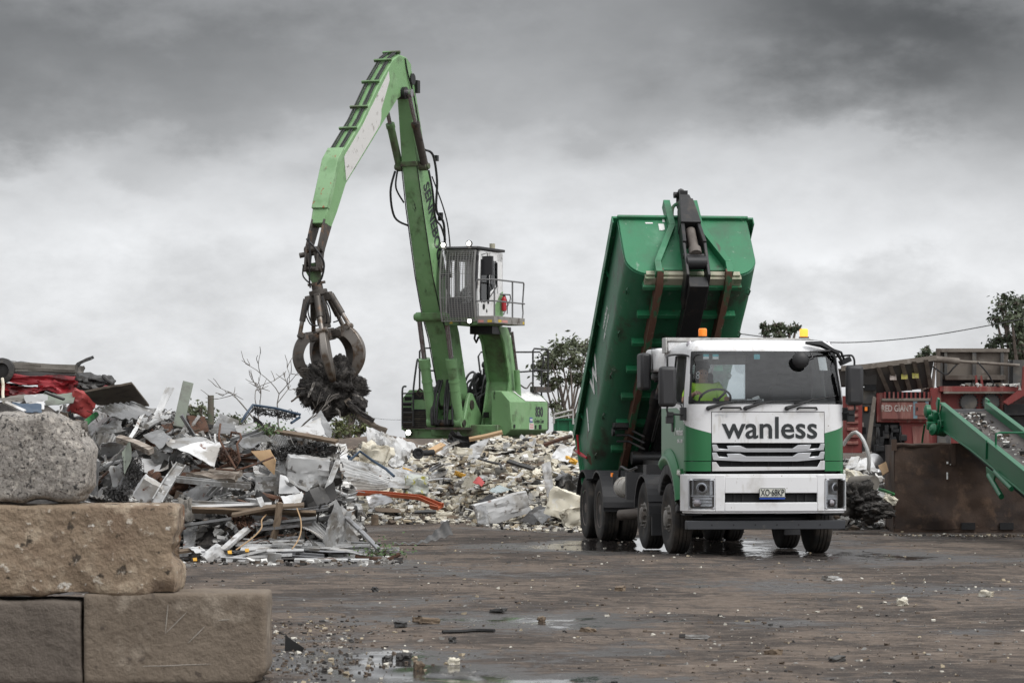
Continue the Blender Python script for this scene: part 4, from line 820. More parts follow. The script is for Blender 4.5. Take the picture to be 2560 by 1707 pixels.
for y in (-.36, .36):
    b = MB(); A, B_ = Vector((1.98, y, 2.05)), Vector((2.80, y, 4.62)); dd = (B_ - A); K = A + dd * .60
    b.cyl(A + dd * .02, K, .125, n=18); b.cyl(K - dd * .08, K + dd * .004, .145, n=18); b.cyl(K - dd * .22, K - dd * .20, .14, n=18); b.cyl(A + dd * .30, A + dd * .31, .135, n=18); b.cyl(A + Vector((0, -.1, 0)), A + Vector((0, .1, 0)), .15); b.cyl(A, A + dd * .1, .13)
    cy = b.build('boom_cylinder', G, EX); b = MB(); b.cyl(K, B_, .062, n=14); b.build('rod', M['rod'], cy)
    b = MB(); A, B_ = Vector((4.03, y * .92, 8.2)), Vector((4.98, y * .92, 9.86)); dd = B_ - A; K = A + dd * .60
    b.cyl(A, K, .095, n=16); b.cyl(K - dd * .06, K, .11, n=16); cy = b.build('stick_cylinder', GD if y < 0 else M['steel'], EX); b = MB(); b.cyl(K, B_, .05, n=12); b.cyl(B_ + Vector((0, -.09, 0)), B_ + Vector((0, .09, 0)), .10); b.build('rod', M['rod'], cy)
# stick
top = [(4.44, 10.30), (4.55, 10.62), (4.85, 10.74), (5.25, 10.76), (5.62, 10.60), (6.4, 9.96), (7.38, 8.98), (8.60, 8.02), (9.20, 6.84), (9.34, 6.5), (9.62, 5.92)]
bot = [(4.50, 9.95), (4.66, 9.86), (4.85, 9.82), (5.08, 9.80), (5.36, 9.68), (6.15, 9.06), (7.05, 8.36), (8.22, 7.46), (8.68, 6.80), (8.98, 6.42), (9.34, 5.86)]
W_ = [.17, .20, .21, .21, .205, .20, .195, .19, .19, .18, .16]
b = MB(); quad_loft(b, [[Vector((t[0], -w, t[1])), Vector((t[0], w, t[1])), Vector((o[0], w, o[1])), Vector((o[0], -w, o[1]))] for t, o, w in zip(top[:10], bot[:10], W_)]); st = b.build('stick', G, EX, .02)
b = MB()
for q in (-1, 1): b.prism([(x, q * .175, z) for x, z in ((9.30, 6.6), (9.62, 5.95), (9.70, 5.42), (9.46, 5.38), (9.34, 5.86), (8.95, 6.46))], (0, -q * .05, 0))
b.cyl((9.50, -.23, 5.90), (9.50, .23, 5.90), .075); b.cyl((9.58, -.22, 5.46), (9.58, .22, 5.46), .065); b.build('fork', M['steel'], st)
b = MB(); y = .212; P = [(5.86, 10.30), (7.30, 8.92), (8.34, 8.08), (8.22, 7.54), (7.10, 8.40), (6.05, 9.22), (5.66, 9.62)]; b.prism([(x, .198 - .0015 * k, z) for k, (x, z) in enumerate(P)], (0, .008, 0)); b.build('white_panel', mat('panel_white', (.62, .61, .59), .5, 0, [((.30, .28, .25), 4.5, .57, .68), ((.10, .085, .07), 7, .665, .72)]), st)
b = MB()
for y in (-.14, -.08, .07, .125):
    P = [Vector((x, y, z + .055)) for x, z in top[2:8]]; P[0] += Vector((-.1, 0, -.1)); P[-1] += Vector((-.05, 0, .03)); b.tube(P, .020, 6)
b.build('pipe', M['hose'], st)
b = MB()
for x, z in ((5.25, 10.80), (5.75, 10.56), (6.45, 9.98), (7.10, 9.33), (7.7, 8.78)): b.box((x, 0, z + .015), (.045, .45, .07), Matrix.Rotation(R(42), 3, 'Y'))
b.split('pipe_clamp', M['crane_dirty'], st)
b = MB(); quad_loft(b, [[Vector((8.36, -.205, 8.30)), Vector((8.36, .205, 8.30)), Vector((8.3, .205, 8.1)), Vector((8.3, -.205, 8.1))], [Vector((8.68, -.205, 8.02)), Vector((8.68, .205, 8.02)), Vector((8.55, .205, 7.9)), Vector((8.55, -.205, 7.9))], [Vector((9.24, -.205, 6.86)), Vector((9.24, .205, 6.86)), Vector((9.12, .205, 6.82)), Vector((9.12, -.205, 6.82))]])
b.build('cover_plate', mat('cover_green', (.24, .40, .21), .55, 0, [((.17, .31, .145), 1.6, .45, .65), ((.30, .13, .06), 7, .62, .65, (1, 1, .6)), (MUD, 3, .58, .75)]), st, .01)
b = MB(); b.cyl((5.05, -.27, 9.86), (5.05, .30, 9.86), .15); b.cyl((4.50, -.22, 10.25), (4.50, .24, 10.25), .14); b.build('pin', M['black_steel'], st)
b = MB(); b.tube(catmull([(4.95, .22, 10.7), (4.8, .24, 10.3), (4.5, .24, 9.9), (4.2, .25, 9.2), (3.9, .27, 8.5)], 5), .02, 5)
b.tube(catmull([(4.1, -.42, 8.1), (4.15, -.52, 7.6), (3.95, -.5, 7.0), (3.7, -.25, 6.8)], 6), .028, 6); b.tube(catmull([(4.1, -.36, 8.1), (4.05, -.42, 7.7), (3.85, -.3, 7.35)], 6), .022, 6)
b.tube(catmull([(3.95, .3, 8.6), (3.55, .34, 8.5), (3.35, .36, 7.9), (3.25, .30, 7.2), (2.9, .34, 6.9), (2.7, .30, 6.3), (2.35, .28, 5.6)], 6), .03, 6); b.tube(catmull([(4.0, .42, 8.1), (3.8, .44, 7.6), (3.5, .38, 7.0), (3.1, .36, 6.8), (2.75, .32, 6.5)], 6), .026, 6); b.tube(catmull([(3.45, .27, 8.0), (3.0, .40, 7.2), (2.6, .36, 6.6), (2.3, .30, 5.6)], 6), .018, 5); b.build('hose', M['hose'], EX)
b = MB(); b.box((3.0, .3, 7.05), (.1, .1, .2)); b.box((3.3, .31, 8.45), (.12, .1, .14)); b.box((4.2, .2, 10.1), (.16, .1, .3)); b.split('fitting', M['black_steel'], bo)
# grapple, in its own frame: origin at the swivel, tilted a little
GO = at(792, 712, 72.25); GR = empty('grapple', (0, 0, 0)); GR.parent = EX
GR.matrix_local = EM.inverted() @ (Matrix.Translation(GO) @ Matrix.Rotation(R(-11), 4, 'Y'))
lk = EM.inverted() @ Matrix.Translation(GO)
b = MB(); b.box((0, 0, .03), (.40, .22, .05)); b.cyl((0, 0, -.14), (0, 0, .05), .13); b.box((-.06, 0, .52), (.06, .3, .42)); b.box((.10, 0, .52), (.06, .3, .42)); b.prism([(-.24, -.05, .50), (.20, -.05, .50), (.10, -.05, .0), (-.08, -.05, .0)], (0, .1, 0), 1); b.cyl((-.26, 0, .72), (.24, 0, .72), .06); b.build('link', [M['steel'], GD], GR)
b = MB(); b.tube(catmull([(-.02, -.2, 1.05), (.16, -.24, .75), (.26, -.2, .45), (.16, -.15, .15), (.02, -.12, 0)], 6), .024, 6); b.tube(catmull([(.05, -.2, 1.15), (-.02, -.25, .6), (-.12, -.2, .2), (-.15, -.15, -.05)], 6), .02, 6); b.tube(catmull([(-.20, -.1, .5), (-.26, -.1, .25), (-.14, -.1, .05)], 6), .018, 6); b.build('hose', M['hose'], GR)
b = MB(); b.cyl((0, 0, -.24), (0, 0, -.12), .21, n=18); b.box((0, 0, -.55), (.30, .30, .70), None, None, .8); b.cyl((0, 0, -1.0), (0, 0, -.85), .14); b.cyl((0, 0, -1.28), (0, 0, -1.02), .20, n=16)
for a in range(5): t = R(-95 + 72 * a); b.box((.22 * math.cos(t), .22 * math.sin(t), -.30), (.20, .14, .18), Matrix.Rotation(t, 3, 'Z')); b.box((.28 * math.cos(t), .28 * math.sin(t), -1.16), (.26, .20, .16), Matrix.Rotation(t, 3, 'Z'))
b.build('head', M['steel'], GR, .012)
oc = catmull([(.30, 0, -1.04), (.52, 0, -1.02), (.74, 0, -1.22), (.86, 0, -1.55), (.80, 0, -1.88), (.60, 0, -2.14), (.36, 0, -2.28)], 4); ic = catmull([(.30, 0, -1.26), (.44, 0, -1.26), (.56, 0, -1.38), (.63, 0, -1.56), (.59, 0, -1.80), (.46, 0, -2.06), (.35, 0, -2.27)], 4)
for a in range(5):
    t = R(-95 + 72 * a); rot = Matrix.Rotation(t, 3, 'Z'); b = MB(); n = len(oc); secs = []
    for k in range(n):
        w = .075 + .055 * math.sin(math.pi * k / (n - 1)) if k < n - 3 else .075 * (n - 1 - k) / 2 + .012
        secs.append([rot @ Vector((oc[k].x, -w * .55, oc[k].z)), rot @ Vector((oc[k].x, w * .55, oc[k].z)), rot @ Vector((ic[k].x, w, ic[k].z)), rot @ Vector((ic[k].x, -w, ic[k].z))])
    quad_loft(b, secs); b.cyl(rot @ Vector((.58, -.13, -1.06)), rot @ Vector((.58, .13, -1.06)), .07); b.build('tine', M['steel_worn'] if a in (0, 1) else M['steel'], GR, .01)
    b = MB(); A, B_ = rot @ Vector((.30, 0, -.28)), rot @ Vector((.60, 0, -1.04)); K = A.lerp(B_, .62); b.cyl(A, K, .072); b.cyl(K, B_, .05, m=1); b.build('ram', [M['steel'], M['steel_worn']], GR)
    b = MB(); b.tube(catmull([rot @ Vector((.25, .1, -.3)), rot @ Vector((.40, .14, -.55)), rot @ Vector((.34, .12, -.85)), rot @ Vector((.2, .05, -.9))], 5), .016, 5); b.build('hose', M['hose'], GR)
# raised cab on its riser
b = MB(); PF = [(.94, 1.95), (.56, 3.06), (.92, 4.0), (1.30, 4.42)]; PR = [(.25, 1.95), (.08, 3.06), (.36, 3.9), (.85, 4.42)]
quad_loft(b, [[Vector((f[0], .56, f[1])), Vector((f[0], 1.14, f[1])), Vector((r[0], 1.14, r[1])), Vector((r[0], .56, r[1]))] for f, r in zip(PF, PR)]); ri = b.build('riser', GD, EX, .015)
b = MB()
for y in (.56, 1.14): b.prism([(f[0] + .06, y - .03, f[1]) for f in PF] + [(r[0] - .05, y - .03, r[1]) for r in PR[::-1]], (0, .06, 0))
b.build('side_plate', G, ri, .01)
b = MB(); b.bx(1.0, 1.06, .62, .76, 2.16, 2.30); b.bx(1.0, 1.06, .96, 1.08, 2.16, 2.30); b.build('bump_stop', M['dark'], ri, .01)
b = MB(); b.bx(.5, 1.75, .55, 1.15, 4.22, 4.42); b.tube([(1.5, .6, 4.25), (1.62, .62, 4.12), (1.55, .64, 4.02), (1.44, .66, 4.16)], .03, 6); b.build('cab_mount', M['black_steel'], EX, .02)
b = MB(); b.cyl((.50, 1.3, 3.35), (.35, 1.3, 2.55), .075); b.cyl((.5, 1.3, 3.35), (.82, 1.3, 4.3), .04, m=1); b.build('riser_cylinder', [G, M['rod']], EX)
CX0, CX1, CY0, CY1, CZ0, CZ1 = 1.27, 2.86, .37, 1.24, 4.58, 6.20
b = MB(); b.bx(CX0, CX1 + .02, CY0, CY1, 4.42, CZ0); b.bx(CX1 + .02, CX1 + .06, CY0, CY1 + .0, 4.40, 4.58); cf = b.build('cab_floor', GD, EX, .015)
text('cab_number', '2', .17, M['ink'], cf, basis((CX1 + .063, .78, 4.425), (0, 1, 0), (0, 0, 1)), .003, .004)
b = MB(); b.prism([(CX1 + .062, .50, 4.44), (CX1 + .062, .60, 4.44), (CX1 + .062, .55, 4.52)], (.003, 0, 0)); b.build('warning_sign', M['sticker_yellow'], cf)
# white cab body with windows: posts and panels
b = MB(); w = .06
side = [(CX1, CZ0), (CX1 - .02, 5.1), (CX1 - .10, CZ1 - .05), (CX1 - .2, CZ1)]
for y in (CY0, CY1 - .05):
    b.prism([(x, y, z) for x, z in ((CX1, CZ0), (CX1 + .01, 5.2), (CX1 - .10, CZ1), (CX1 - .20, CZ1), (CX1 - .10, 5.2), (CX1 - .12, CZ0))], (0, .05, 0))
    b.prism([(x, y, z) for x, z in ((CX1 - .1, CZ0), (CX1 - .12, 5.0), (CX1 - .45, 4.96), (CX1 - .72, 5.06), (CX0, 5.30), (CX0, CZ0))], (0, .05, 0))
    b.bx(CX1 - .78, CX1 - .68, y, y + .05, 5.0, CZ1); b.bx(CX0, CX0 + .40, y, y + .05, 5.2, CZ1); b.bx(CX0, CX1 - .15, y, y + .05, CZ1 - .20, CZ1); b.prism([(CX1 - .72, y, 5.06), (CX1 - .72, y, 5.2), (CX0 + .3, y, 5.45), (CX0 + .3, y, 5.2)], (0, .05, 0))
b.bx(CX0, CX1 - .12, CY0, CY1, CZ1 - .03, CZ1 + .03); b.bx(CX0, CX0 + .05, CY0, CY1, CZ0, 5.2); b.bx(CX0, CX0 + .05, CY0, CY0 + .2, 5.2, CZ1); b.bx(CX0, CX0 + .05, CY1 - .2, CY1, 5.2, CZ1)
cb = b.build('cab', mat('cab_white', (.74, .74, .73), .4, 0, [((.36, .34, .31), 3, .54, .75), (MUD, 6, .66, .74)]), EX, .012)
b = MB(); b.bx(CX1 - .68, CX1 - .14, CY1 - .02, CY1 - .014, 4.98, CZ1 - .2); b.build('window', M['window'], cb)
b = MB(); P = [(CX1 - .80, 6.0), (CX0 + .38, 5.95), (CX0 + .38, 5.50), (CX1 - .80, 5.18)]; b.prism([(x, CY1 - .02, z) for x, z in P], (0, .006, 0)); b.build('window', M['window'], cb)
b = MB(); b.tube([(x, CY1 + .004, z) for x, z in ((CX1 - .80, 6.0), (CX0 + .40, 5.97), (CX0 + .40, 5.40), (CX1 - .70, 5.10))], .02, 5, closed=True); b.tube([(x, CY1 + .004, z) for x, z in ((CX1 - .17, 6.0), (CX1 - .66, 6.0), (CX1 - .66, 5.02), (CX1 - .14, 5.0))], .018, 5, closed=True); b.build('seal', M['seal'], cb)
b = MB(); b.prism([(x, CY1 + .001, z) for x, z in ((CX0, CZ0), (CX0 + .62, CZ0), (CX0 + .60, 4.86), (CX0 + .12, 5.25), (CX0, 5.28))], (0, .004, 0)); b.build('green_panel', G, cb)
b = MB()
for x, z, r in ((CX1 - .34, 4.86, .07), (CX1 - .20, 5.0, .045), (CX1 - .62, 4.98, .045), (CX1 - .52, 4.76, .04)): b.cyl((x, CY1 - .01, z), (x, CY1 + .012, z), r)
b.build('vent', M['dark'], cb)
b = MB(); b.box((CX1 - .52, CY1 + .003, 4.76), (.16, .006, .14)); b.build('decal', M['white_mark'], cb)
b = MB(); b.bx(1.5, 2.0, .55, 1.05, 4.6, 5.0); b.box((1.55, .8, 5.3), (.14, .5, .7)); b.box((1.55, .8, 5.75), (.1, .3, .22)); b.bx(2.4, 2.75, .42, .62, 4.6, 5.1); b.build('operator_seat', M['interior'], cb, .03)
b = MB(); b.bx(CX0 - .05, CX1 + .12, CY0 - .06, CY1 + .04, CZ1 + .05, CZ1 + .115); b.prism([(CX1 + .12, CY0 - .06, CZ1 + .05), (CX1 + .12, CY0 - .06, CZ1 + .115), (CX1 + .20, CY0 - .06, CZ1 + .06)], (0, CY1 - CY0 + .1, 0)); b.build('roof_guard', M['black_steel'], EX, .01)
b = MB()                                       # the mesh guard bowed out before the windscreen
def gx(z): return CX1 + .13 + .13 * math.sin(math.pi * min(1, max(0, (z - 4.5) / 1.75))) ** .8
zs = np.linspace(4.50, 6.22, 15)
for k in range(13): y = CY0 - .03 + (CY1 - CY0 + .02) * k / 12; b.tube([(gx(z), y, z) for z in zs], .0095 if k % 12 else .025, 4)
for k in range(37): z = 4.50 + 1.72 * k / 36; b.tube([(gx(z) + .006, CY0 - .03, z), (gx(z) + .006, CY1 - .01, z)], .0075 if k % 12 else .014, 4)
b.build('mesh_guard', mat('mesh_grey', (.27, .265, .255), .5, .2), EX)
b = MB(); b.bx(CX1 - .06, CX1 + .0, CY0 + .02, CY0 + .10, CZ0, CZ1); b.bx(CX1 - .06, CX1, CY1 - .12, CY1 - .02, CZ0, CZ1); b.bx(CX1 - .04, CX1, CY0, CY1, CZ1 - .22, CZ1 - .1); b.bx(CX1 - .04, CX1, CY0, CY1, CZ0, CZ0 + .35); b.bx(CX1 - .02, CX1 + .02, CY0 + .26, CY0 + .30, CZ0, CZ1); b.build('front_frame', M['interior'], cb)
b = MB(); b.bx(.95, 2.95, 1.24, 1.70, 4.44, 4.62); pf = b.build('walkway', mat('walk_grey', (.26, .25, .23), .6, .1, [(MUD, 4, .5, .7), (RUST, 7, .68, .74)]), EX, .008)
b = MB()
for y0, y1, m_ in ((1.28, 1.42, 0), (1.52, 1.64, 1)): b.bx(2.951, 2.955, y0, y1, 4.46, 4.52, m_)
for x0, x1, m_ in ((2.5, 2.7, 1), (2.1, 2.45, 0), (1.0, 1.1, 1)): b.bx(x0, x1, 1.701, 1.705, 4.47, 4.53, m_)
b.build('marker_strip', [M['sticker_red'], M['sticker_yellow']], pf)
b = MB(); r = .021; zt, zm = 5.50, 4.98
P = [(2.93, 1.22, 4.62), (2.97, 1.20, 5.40), (2.95, 1.24, zt), (2.90, 1.68, zt), (1.05, 1.70, zt), (.92, 1.66, zt - .03), (.86, 1.60, 4.95), (.92, 1.64, 4.75), (1.02, 1.66, 4.6)]
b.tube(P, r, 6); b.tube([(2.96, 1.21, zm), (2.91, 1.69, zm), (.95, 1.69, zm), (.87, 1.6, zm)], r * .9, 6); b.tube([(1.75, 1.69, 4.6), (1.75, 1.69, zt)], r, 6); b.tube([(2.92, 1.69, 4.6), (2.92, 1.69, zt)], r, 6); b.tube([(1.6, 1.3, 5.2), (1.25, 1.42, 5.2), (1.2, 1.42, 5.1), (1.5, 1.35, 4.7)], r * .9, 6); b.build('railing', M['rail_grey'], EX)
b = MB(); b.lathe([(.02, .0), (.062, .02), (.065, .30), (.045, .35), (.02, .38)], (1.42, 1.33, 4.78), (0, 0, 1), 14); ex_ = b.build('extinguisher', M['red_paint'], EX); b = MB(); b.box((1.42, 1.33, 5.19), (.05, .05, .06)); b.tube([(1.42, 1.35, 5.2), (1.36, 1.40, 5.0), (1.38, 1.40, 4.72)], .012, 5); b.build('valve', M['seal'], ex_)
b = MB(); b.box((CX1 - .3, CY1 + .12, 5.86), (.10, .28, .46)); b.tube([(CX1 - .2, CY1, 6.12), (CX1 - .28, CY1 + .12, 6.16), (CX1 - .3, CY1 + .14, 5.9)], .015, 5); b.build('mirror', M['black_plastic'], EX, .04, 2)
b = MB(); b.cyl((1.5, 1.05, CZ1 + .115), (1.5, 1.05, CZ1 + .26), .07); b.build('beacon', M['cream'], EX)
for p in ((2.98, .36, 6.36), (3.0, 1.05, 6.38), (2.96, 1.05, 4.50)):
    b = MB(); b.lathe([(.03, -.10), (.075, -.06), (.08, .0)], p, (1, 0, 0), 14); lp = b.build('work_lamp', M['seal'], EX)
    b = MB(); b.lathe([(.056, .002), (.05, .014), (.02, .02)], p, (1, 0, 0), 14); b.build('lens', M['lamp_lit'], lp)
b = MB(); p = Vector((1.32, -1.30, 1.79)); b.lathe([(.03, -.10), (.08, -.06), (.085, .0)], p, (1, 0, 0), 14); lp = b.build('work_lamp', M['seal'], EX); b = MB(); b.lathe([(.07, .002), (.06, .014), (.02, .02)], p, (1, 0, 0), 14); b.build('lens', M['lamp_lit'], lp)
# hydraulics, deck rails
b = MB(); b.bx(-.4, .3, -.1, .45, 1.86, 2.9); b.bx(-.3, .1, .0, .35, 2.9, 3.25); b.cyl((-.1, .2, 3.2), (-.1, .2, 3.42), .07); b.lathe([(.02, .0), (.09, .05), (.10, .11), (.07, .18), (.02, .20)], (-.1, .2, 3.4), (0, 0, 1), 14); b.build('valve_block', M['black_steel'], EX)
b = MB(); rr = random.Random(5)
for k in range(22):
    y = rr.uniform(-.15, .55); x = rr.uniform(-.3, .3); h = rr.uniform(2.9, 3.3)
    b.tube(catmull([(x - .2, y, 2.8), (x - .1, y, h), (x + .25, y + rr.uniform(-.1, .1), h - .12), (x + .42, y + rr.uniform(-.15, .15), 2.6), (x + .35, y, 2.0)], 5), .03, 6)
for k in range(8):
    y = rr.uniform(-.3, .25); b.tube(catmull([(2.0, y, 2.1), (2.2, y + rr.uniform(-.05, .05), 2.0), (2.15, y, 2.6), (1.95, y * .7, 3.1)], 5), .026, 6)
for k in range(6):
    y = rr.uniform(-.62, -.48); b.tube(catmull([(1.3, y, 2.8), (1.55, y, 2.9), (1.75, y + .03, 2.5), (1.7, y, 1.95)], 5), .03, 6)
b.build('hose_bundle', M['hose'], EX)
b = MB(); r = .024
def rail(pts): b.tube(pts, r, 6)
rail([(-.6, 1.30, 2.82), (-.6, 1.30, 3.86), (-.7, 1.30, 3.92), (-1.55, 1.30, 3.92), (-1.65, 1.30, 3.86), (-1.65, 1.30, 2.82)]); rail([(-.6, 1.30, 3.38), (-1.65, 1.30, 3.38)])
rail([(-1.2, -.40, 3.36), (-1.2, -.45, 3.75), (-1.25, -.40, 3.86), (-1.6, .6, 3.86), (-1.7, 1.05, 3.86), (-1.7, 1.15, 3.75), (-1.7, 1.15, 3.5), (-1.7, 1.05, 3.38), (-1.5, .4, 3.34), (-1.3, -.3, 3.30)])
rail([(.5, -1.35, 2.86), (.5, -1.35, 3.85), (.45, -1.30, 3.93), (.1, -.9, 3.93), (-.1, -.6, 3.93)]); rail([(.5, -1.35, 3.36), (-.1, -.6, 3.36)]); rail([(.1, -.9, 2.86), (.1, -.9, 3.36)]); rail([(-1.0, -.8, 2.86), (-1.0, -.8, 3.6)])
rail([(-1.7, 1.1, 2.7), (-1.7, 1.1, 3.4)]); rail([(-1.25, -.4, 2.7), (-1.25, -.4, 3.4)])
b.build('deck_rail', M['rail_black'], EX)
b = MB(); b.tube(catmull([(.3, 1.3, 3.0), (.0, 1.36, 2.9), (-.35, 1.36, 3.05), (-.6, 1.34, 2.86)], 6), .02, 5); b.bx(-1.65, -.6, 1.22, 1.38, 2.82, 2.96); b.build('kick_board', M['steel'], EX)

# ---------------------------------------------------------------- what the grapple holds
def wad(name, c, rx, ry, rz, n, mt, seed, drop=.35, strand=.009, lump=.30):
    r_ = random.Random(seed); b = MB(); bm = bmesh.new(); bmesh.ops.create_icosphere(bm, subdivisions=5, radius=1)
    def rad(d):
        v = Vector(d); s = Vector((seed, seed, seed)); return 1 + lump * mn.noise(v * 1.6 + s) + lump * .7 * mn.noise(v * 3.7 + s) + lump * .45 * abs(mn.noise(v * 7 + s)) + lump * .30 * mn.noise(v * 17 + s) + lump * .22 * mn.noise(v * 40 + s)
    def low(d):
        v = Vector(d); s = Vector((seed, seed, seed)); return 1 + lump * mn.noise(v * 1.6 + s) + lump * .7 * mn.noise(v * 3.7 + s) + lump * .10
    vs = []
    for v in bm.verts: d = v.co.normalized(); q = d * rad(d) * .92; vs.append(Vector((q.x * rx, q.y * ry, q.z * rz)))
    b.add(vs, [tuple(v.index for v in f.verts) for f in bm.faces]); bm.free()
    for k in range(n):
        d = Vector((r_.gauss(0, 1), r_.gauss(0, 1), r_.gauss(0, 1) - .2)).normalized(); t = d.orthogonal(); t.rotate(Matrix.Rotation(r_.uniform(0, 6.3), 3, d)); P = []
        L = r_.uniform(.15, .6); out = r_.uniform(.90, .97); curl = Vector((r_.gauss(0, .9), r_.gauss(0, .9), r_.gauss(0, .9)))
        for j in range(7):
            e = (d + t * (j / 6 - .5) * L * 1.5 + curl * (j / 6 - .5) ** 2).normalized(); q = e * low(e) * (out + .025 * math.sin(j * 2 + k)); P.append(Vector((q.x * rx, q.y * ry, q.z * rz)))
        b.tube(P, strand * r_.uniform(.5, 1.6), 3)
    for k in range(n // 5):
        a = r_.uniform(0, 6.28); q = Vector((rx * math.cos(a) * r_.uniform(.2, .95), ry * math.sin(a) * .6, -rz * r_.uniform(.3, .9))); P = [q]
        for j in range(4): P.append(P[-1] + Vector((r_.gauss(0, .03), r_.gauss(0, .03), -drop * r_.uniform(.05, .3))))
        b.tube(P, [strand * .9, strand * .8, strand * .7, strand * .5, strand * .3], 3)
    o = b.build(name, mt, ang=180); o.location = c; return o
M['wire_dark'] = mat('wire_dark', (.046, .042, .039), .9, .0, [((.11, .10, .09), 5, .48, .66), ((.025, .023, .022), 3, .55, .65), ((.17, .155, .14), 24, .58, .7)], (60, 1, .02))
tag(wad('wire_wad', at(826, 962, 72.3), .62, .52, .60, 2300, M['wire_dark'], 7, .20, .0042, .62), 'big dark shaggy wad of tangled wire gripped by the grapple', 'wire wad')
tag(wad('wire_wad', at(893, 1012, 72.1), .22, .2, .20, 260, M['wire_dark'], 12), 'small ragged clump of dark wire dangling beside the big gripped wad', 'wire clump')
M['wood_grey'] = mat('wood_grey', (.22, .185, .15), .85, 0, [((.12, .095, .075), 3, .45, .65, (1, 8, 8)), ((.36, .33, .29), 6, .6, .7)])
def strip(name, P, w, th, mt, label, cat, seed=0, n=14):
    P = [Vector(p) for p in P]; r_ = random.Random(seed); b = MB(); pts = catmull(P, n // (len(P) - 1) + 1); n = len(pts) - 1
    def fn(u, v):
        i = u * n; k = min(int(i), n - 1); p = pts[k].lerp(pts[k + 1], i - k); d = (pts[min(k + 1, n)] - pts[max(k - 1, 0)]).normalized(); s = d.cross(Vector((0, 1, .3))).normalized()
        return p + s * (v - .5) * w * (1 + .4 * mn.noise(Vector((u * 6, v * 2, seed)))) + Vector((0, .04 * mn.noise(Vector((u * 5, v * 3, seed + 9))), .02 * mn.noise(Vector((u * 9, v * 4, seed)))))
    b.sheet(fn, n, 4, th); return tag(b.build(name, mt), label, cat)
strip('timber_strip', [at(866, 998, 72), at(890, 1030, 72), at(930, 1060, 72), at(966, 1078, 72)], .13, .05, M['wood_grey'], 'splintered grey timber hanging from the dark wire clump', 'timber', 3)
strip('wire_ribbon', [at(868, 1004, 71.9), at(885, 1018, 71.9), at(905, 1034, 71.9), at(935, 1052, 71.9)], .10, .04, M['wire_dark'], 'dark fibrous strip trailing along the hanging grey timber', 'strip', 8)
strip('metal_strip', [at(786, 955, 71.62), at(778, 975, 71.62), at(770, 992, 71.62)], .05, .01, M['rim'], 'bright thin metal strip caught in the big gripped wad', 'strip', 4)

for k, (x0, y0, x1, y1) in enumerate(((752, 985, 728, 1004), (880, 985, 908, 1000), (800, 1018, 792, 1046), (840, 1020, 850, 1044), (762, 930, 744, 918), (868, 940, 888, 930))):
    strip('metal_strip', [at(x0, y0, 71.9), at((x0 + x1) / 2 + 3, (y0 + y1) / 2 - 2, 71.8), at(x1, y1, 71.75)], .035 + .008 * (k % 3), .008, M['rim'] if k % 2 else M['steel'], ('dull bent metal strip poking out low on the left of the gripped wad', 'pale bent metal strip poking out on the right of the gripped wad', 'dull metal strip hanging from the bottom left of the gripped wad', 'pale metal strip hanging from the bottom middle of the gripped wad', 'dull metal strip sticking up at the left of the gripped wad', 'pale metal strip sticking up at the right of the gripped wad')[k], 'strip', k)
# ================================================================ scrap heaps
def lin(t, tab): return float(np.interp(t, [a for a, _ in tab], [b for _, b in tab]))
class Heap:
    """a mound: for each pixel column a toe distance, a crest distance and a crest height; surf(px,t) runs from toe (0) over the crest (1) to the back (2)"""
    def __init__(s, name, px0, px1, toe, crest, back, top, mt, n=110, seed=0, amp=.10, pw=.8):
        s.toe, s.cr, s.bk, s.top, s.seed, s.amp, s.pw, s.px0, s.px1 = toe, crest, back, top, seed, amp, pw, px0, px1
        v, f = [], []; m_ = 44
        for i in range(n + 1):
            px = px0 + (px1 - px0) * i / n
            for j in range(m_ + 1): v.append(s.surf(px, 2 * j / m_))
        for i in range(n):
            for j in range(m_): a = i * (m_ + 1) + j; f.append((a, a + m_ + 1, a + m_ + 2, a + 1))
        b = MB(); b.add(v, f); s.ob = tag(b.build(name, mt, ang=70), kind='stuff')
    def surf(s, px, t, lift=0.):
        a, c, k = lin(px, s.toe), lin(px, s.cr), lin(px, s.bk); D = a + (c - a) * t if t <= 1 else c + (k - c) * (t - 1)
        zc = max(0, EYE - (lin(px, s.top) - YH) / FPX * c); z = zc * (t ** s.pw if t <= 1 else max(0, 2 - t) ** .7)
        w = min(1, z / .3); x = (px - 1280) / FPX * D; q = Vector((x * 1.6, D * 1.6, s.seed)); d = s.amp * (mn.noise(q) + .6 * mn.noise(q * 2.7) + .4 * mn.noise(q * 6))
        return Vector((x, D, z + d * w - .03 + lift))
    def hit(s, px, py):
        best, bp = 1e9, None
        for k in range(41):
            p = s.surf(px, k / 40); e = abs(YH - (p.z - EYE) * FPX / p.y - py)
            if e < best: best, bp = e, p
        return bp
M['heap_dark'] = mat('heap_dark', (.035, .031, .028), .85, 0, [((.09, .08, .07), 3, .5, .65), ((.18, .165, .15), 9, .62, .68)], (8, 1, .08))
M['heap_mixed'] = mat('heap_mixed', (.13, .115, .095), .85, 0, [((.05, .045, .04), 2.5, .45, .62), ((.38, .35, .30), 7, .55, .62), ((.07, .05, .035), 13, .6, .66)], (9, 1, .06))
LH = Heap('scrap_heap', -80, 925, [(-80, 44), (300, 43.5), (760, 43.2), (925, 43.6)], [(-80, 51), (300, 50), (500, 48.5), (760, 47.5), (925, 45)], [(-80, 57), (500, 54), (925, 47)],
          [(-80, 1000), (180, 1012), (330, 1022), (440, 1045), (560, 1074), (760, 1092), (820, 1112), (860, 1200), (925, 1400)], M['heap_dark'], seed=2, amp=.13, pw=.7)
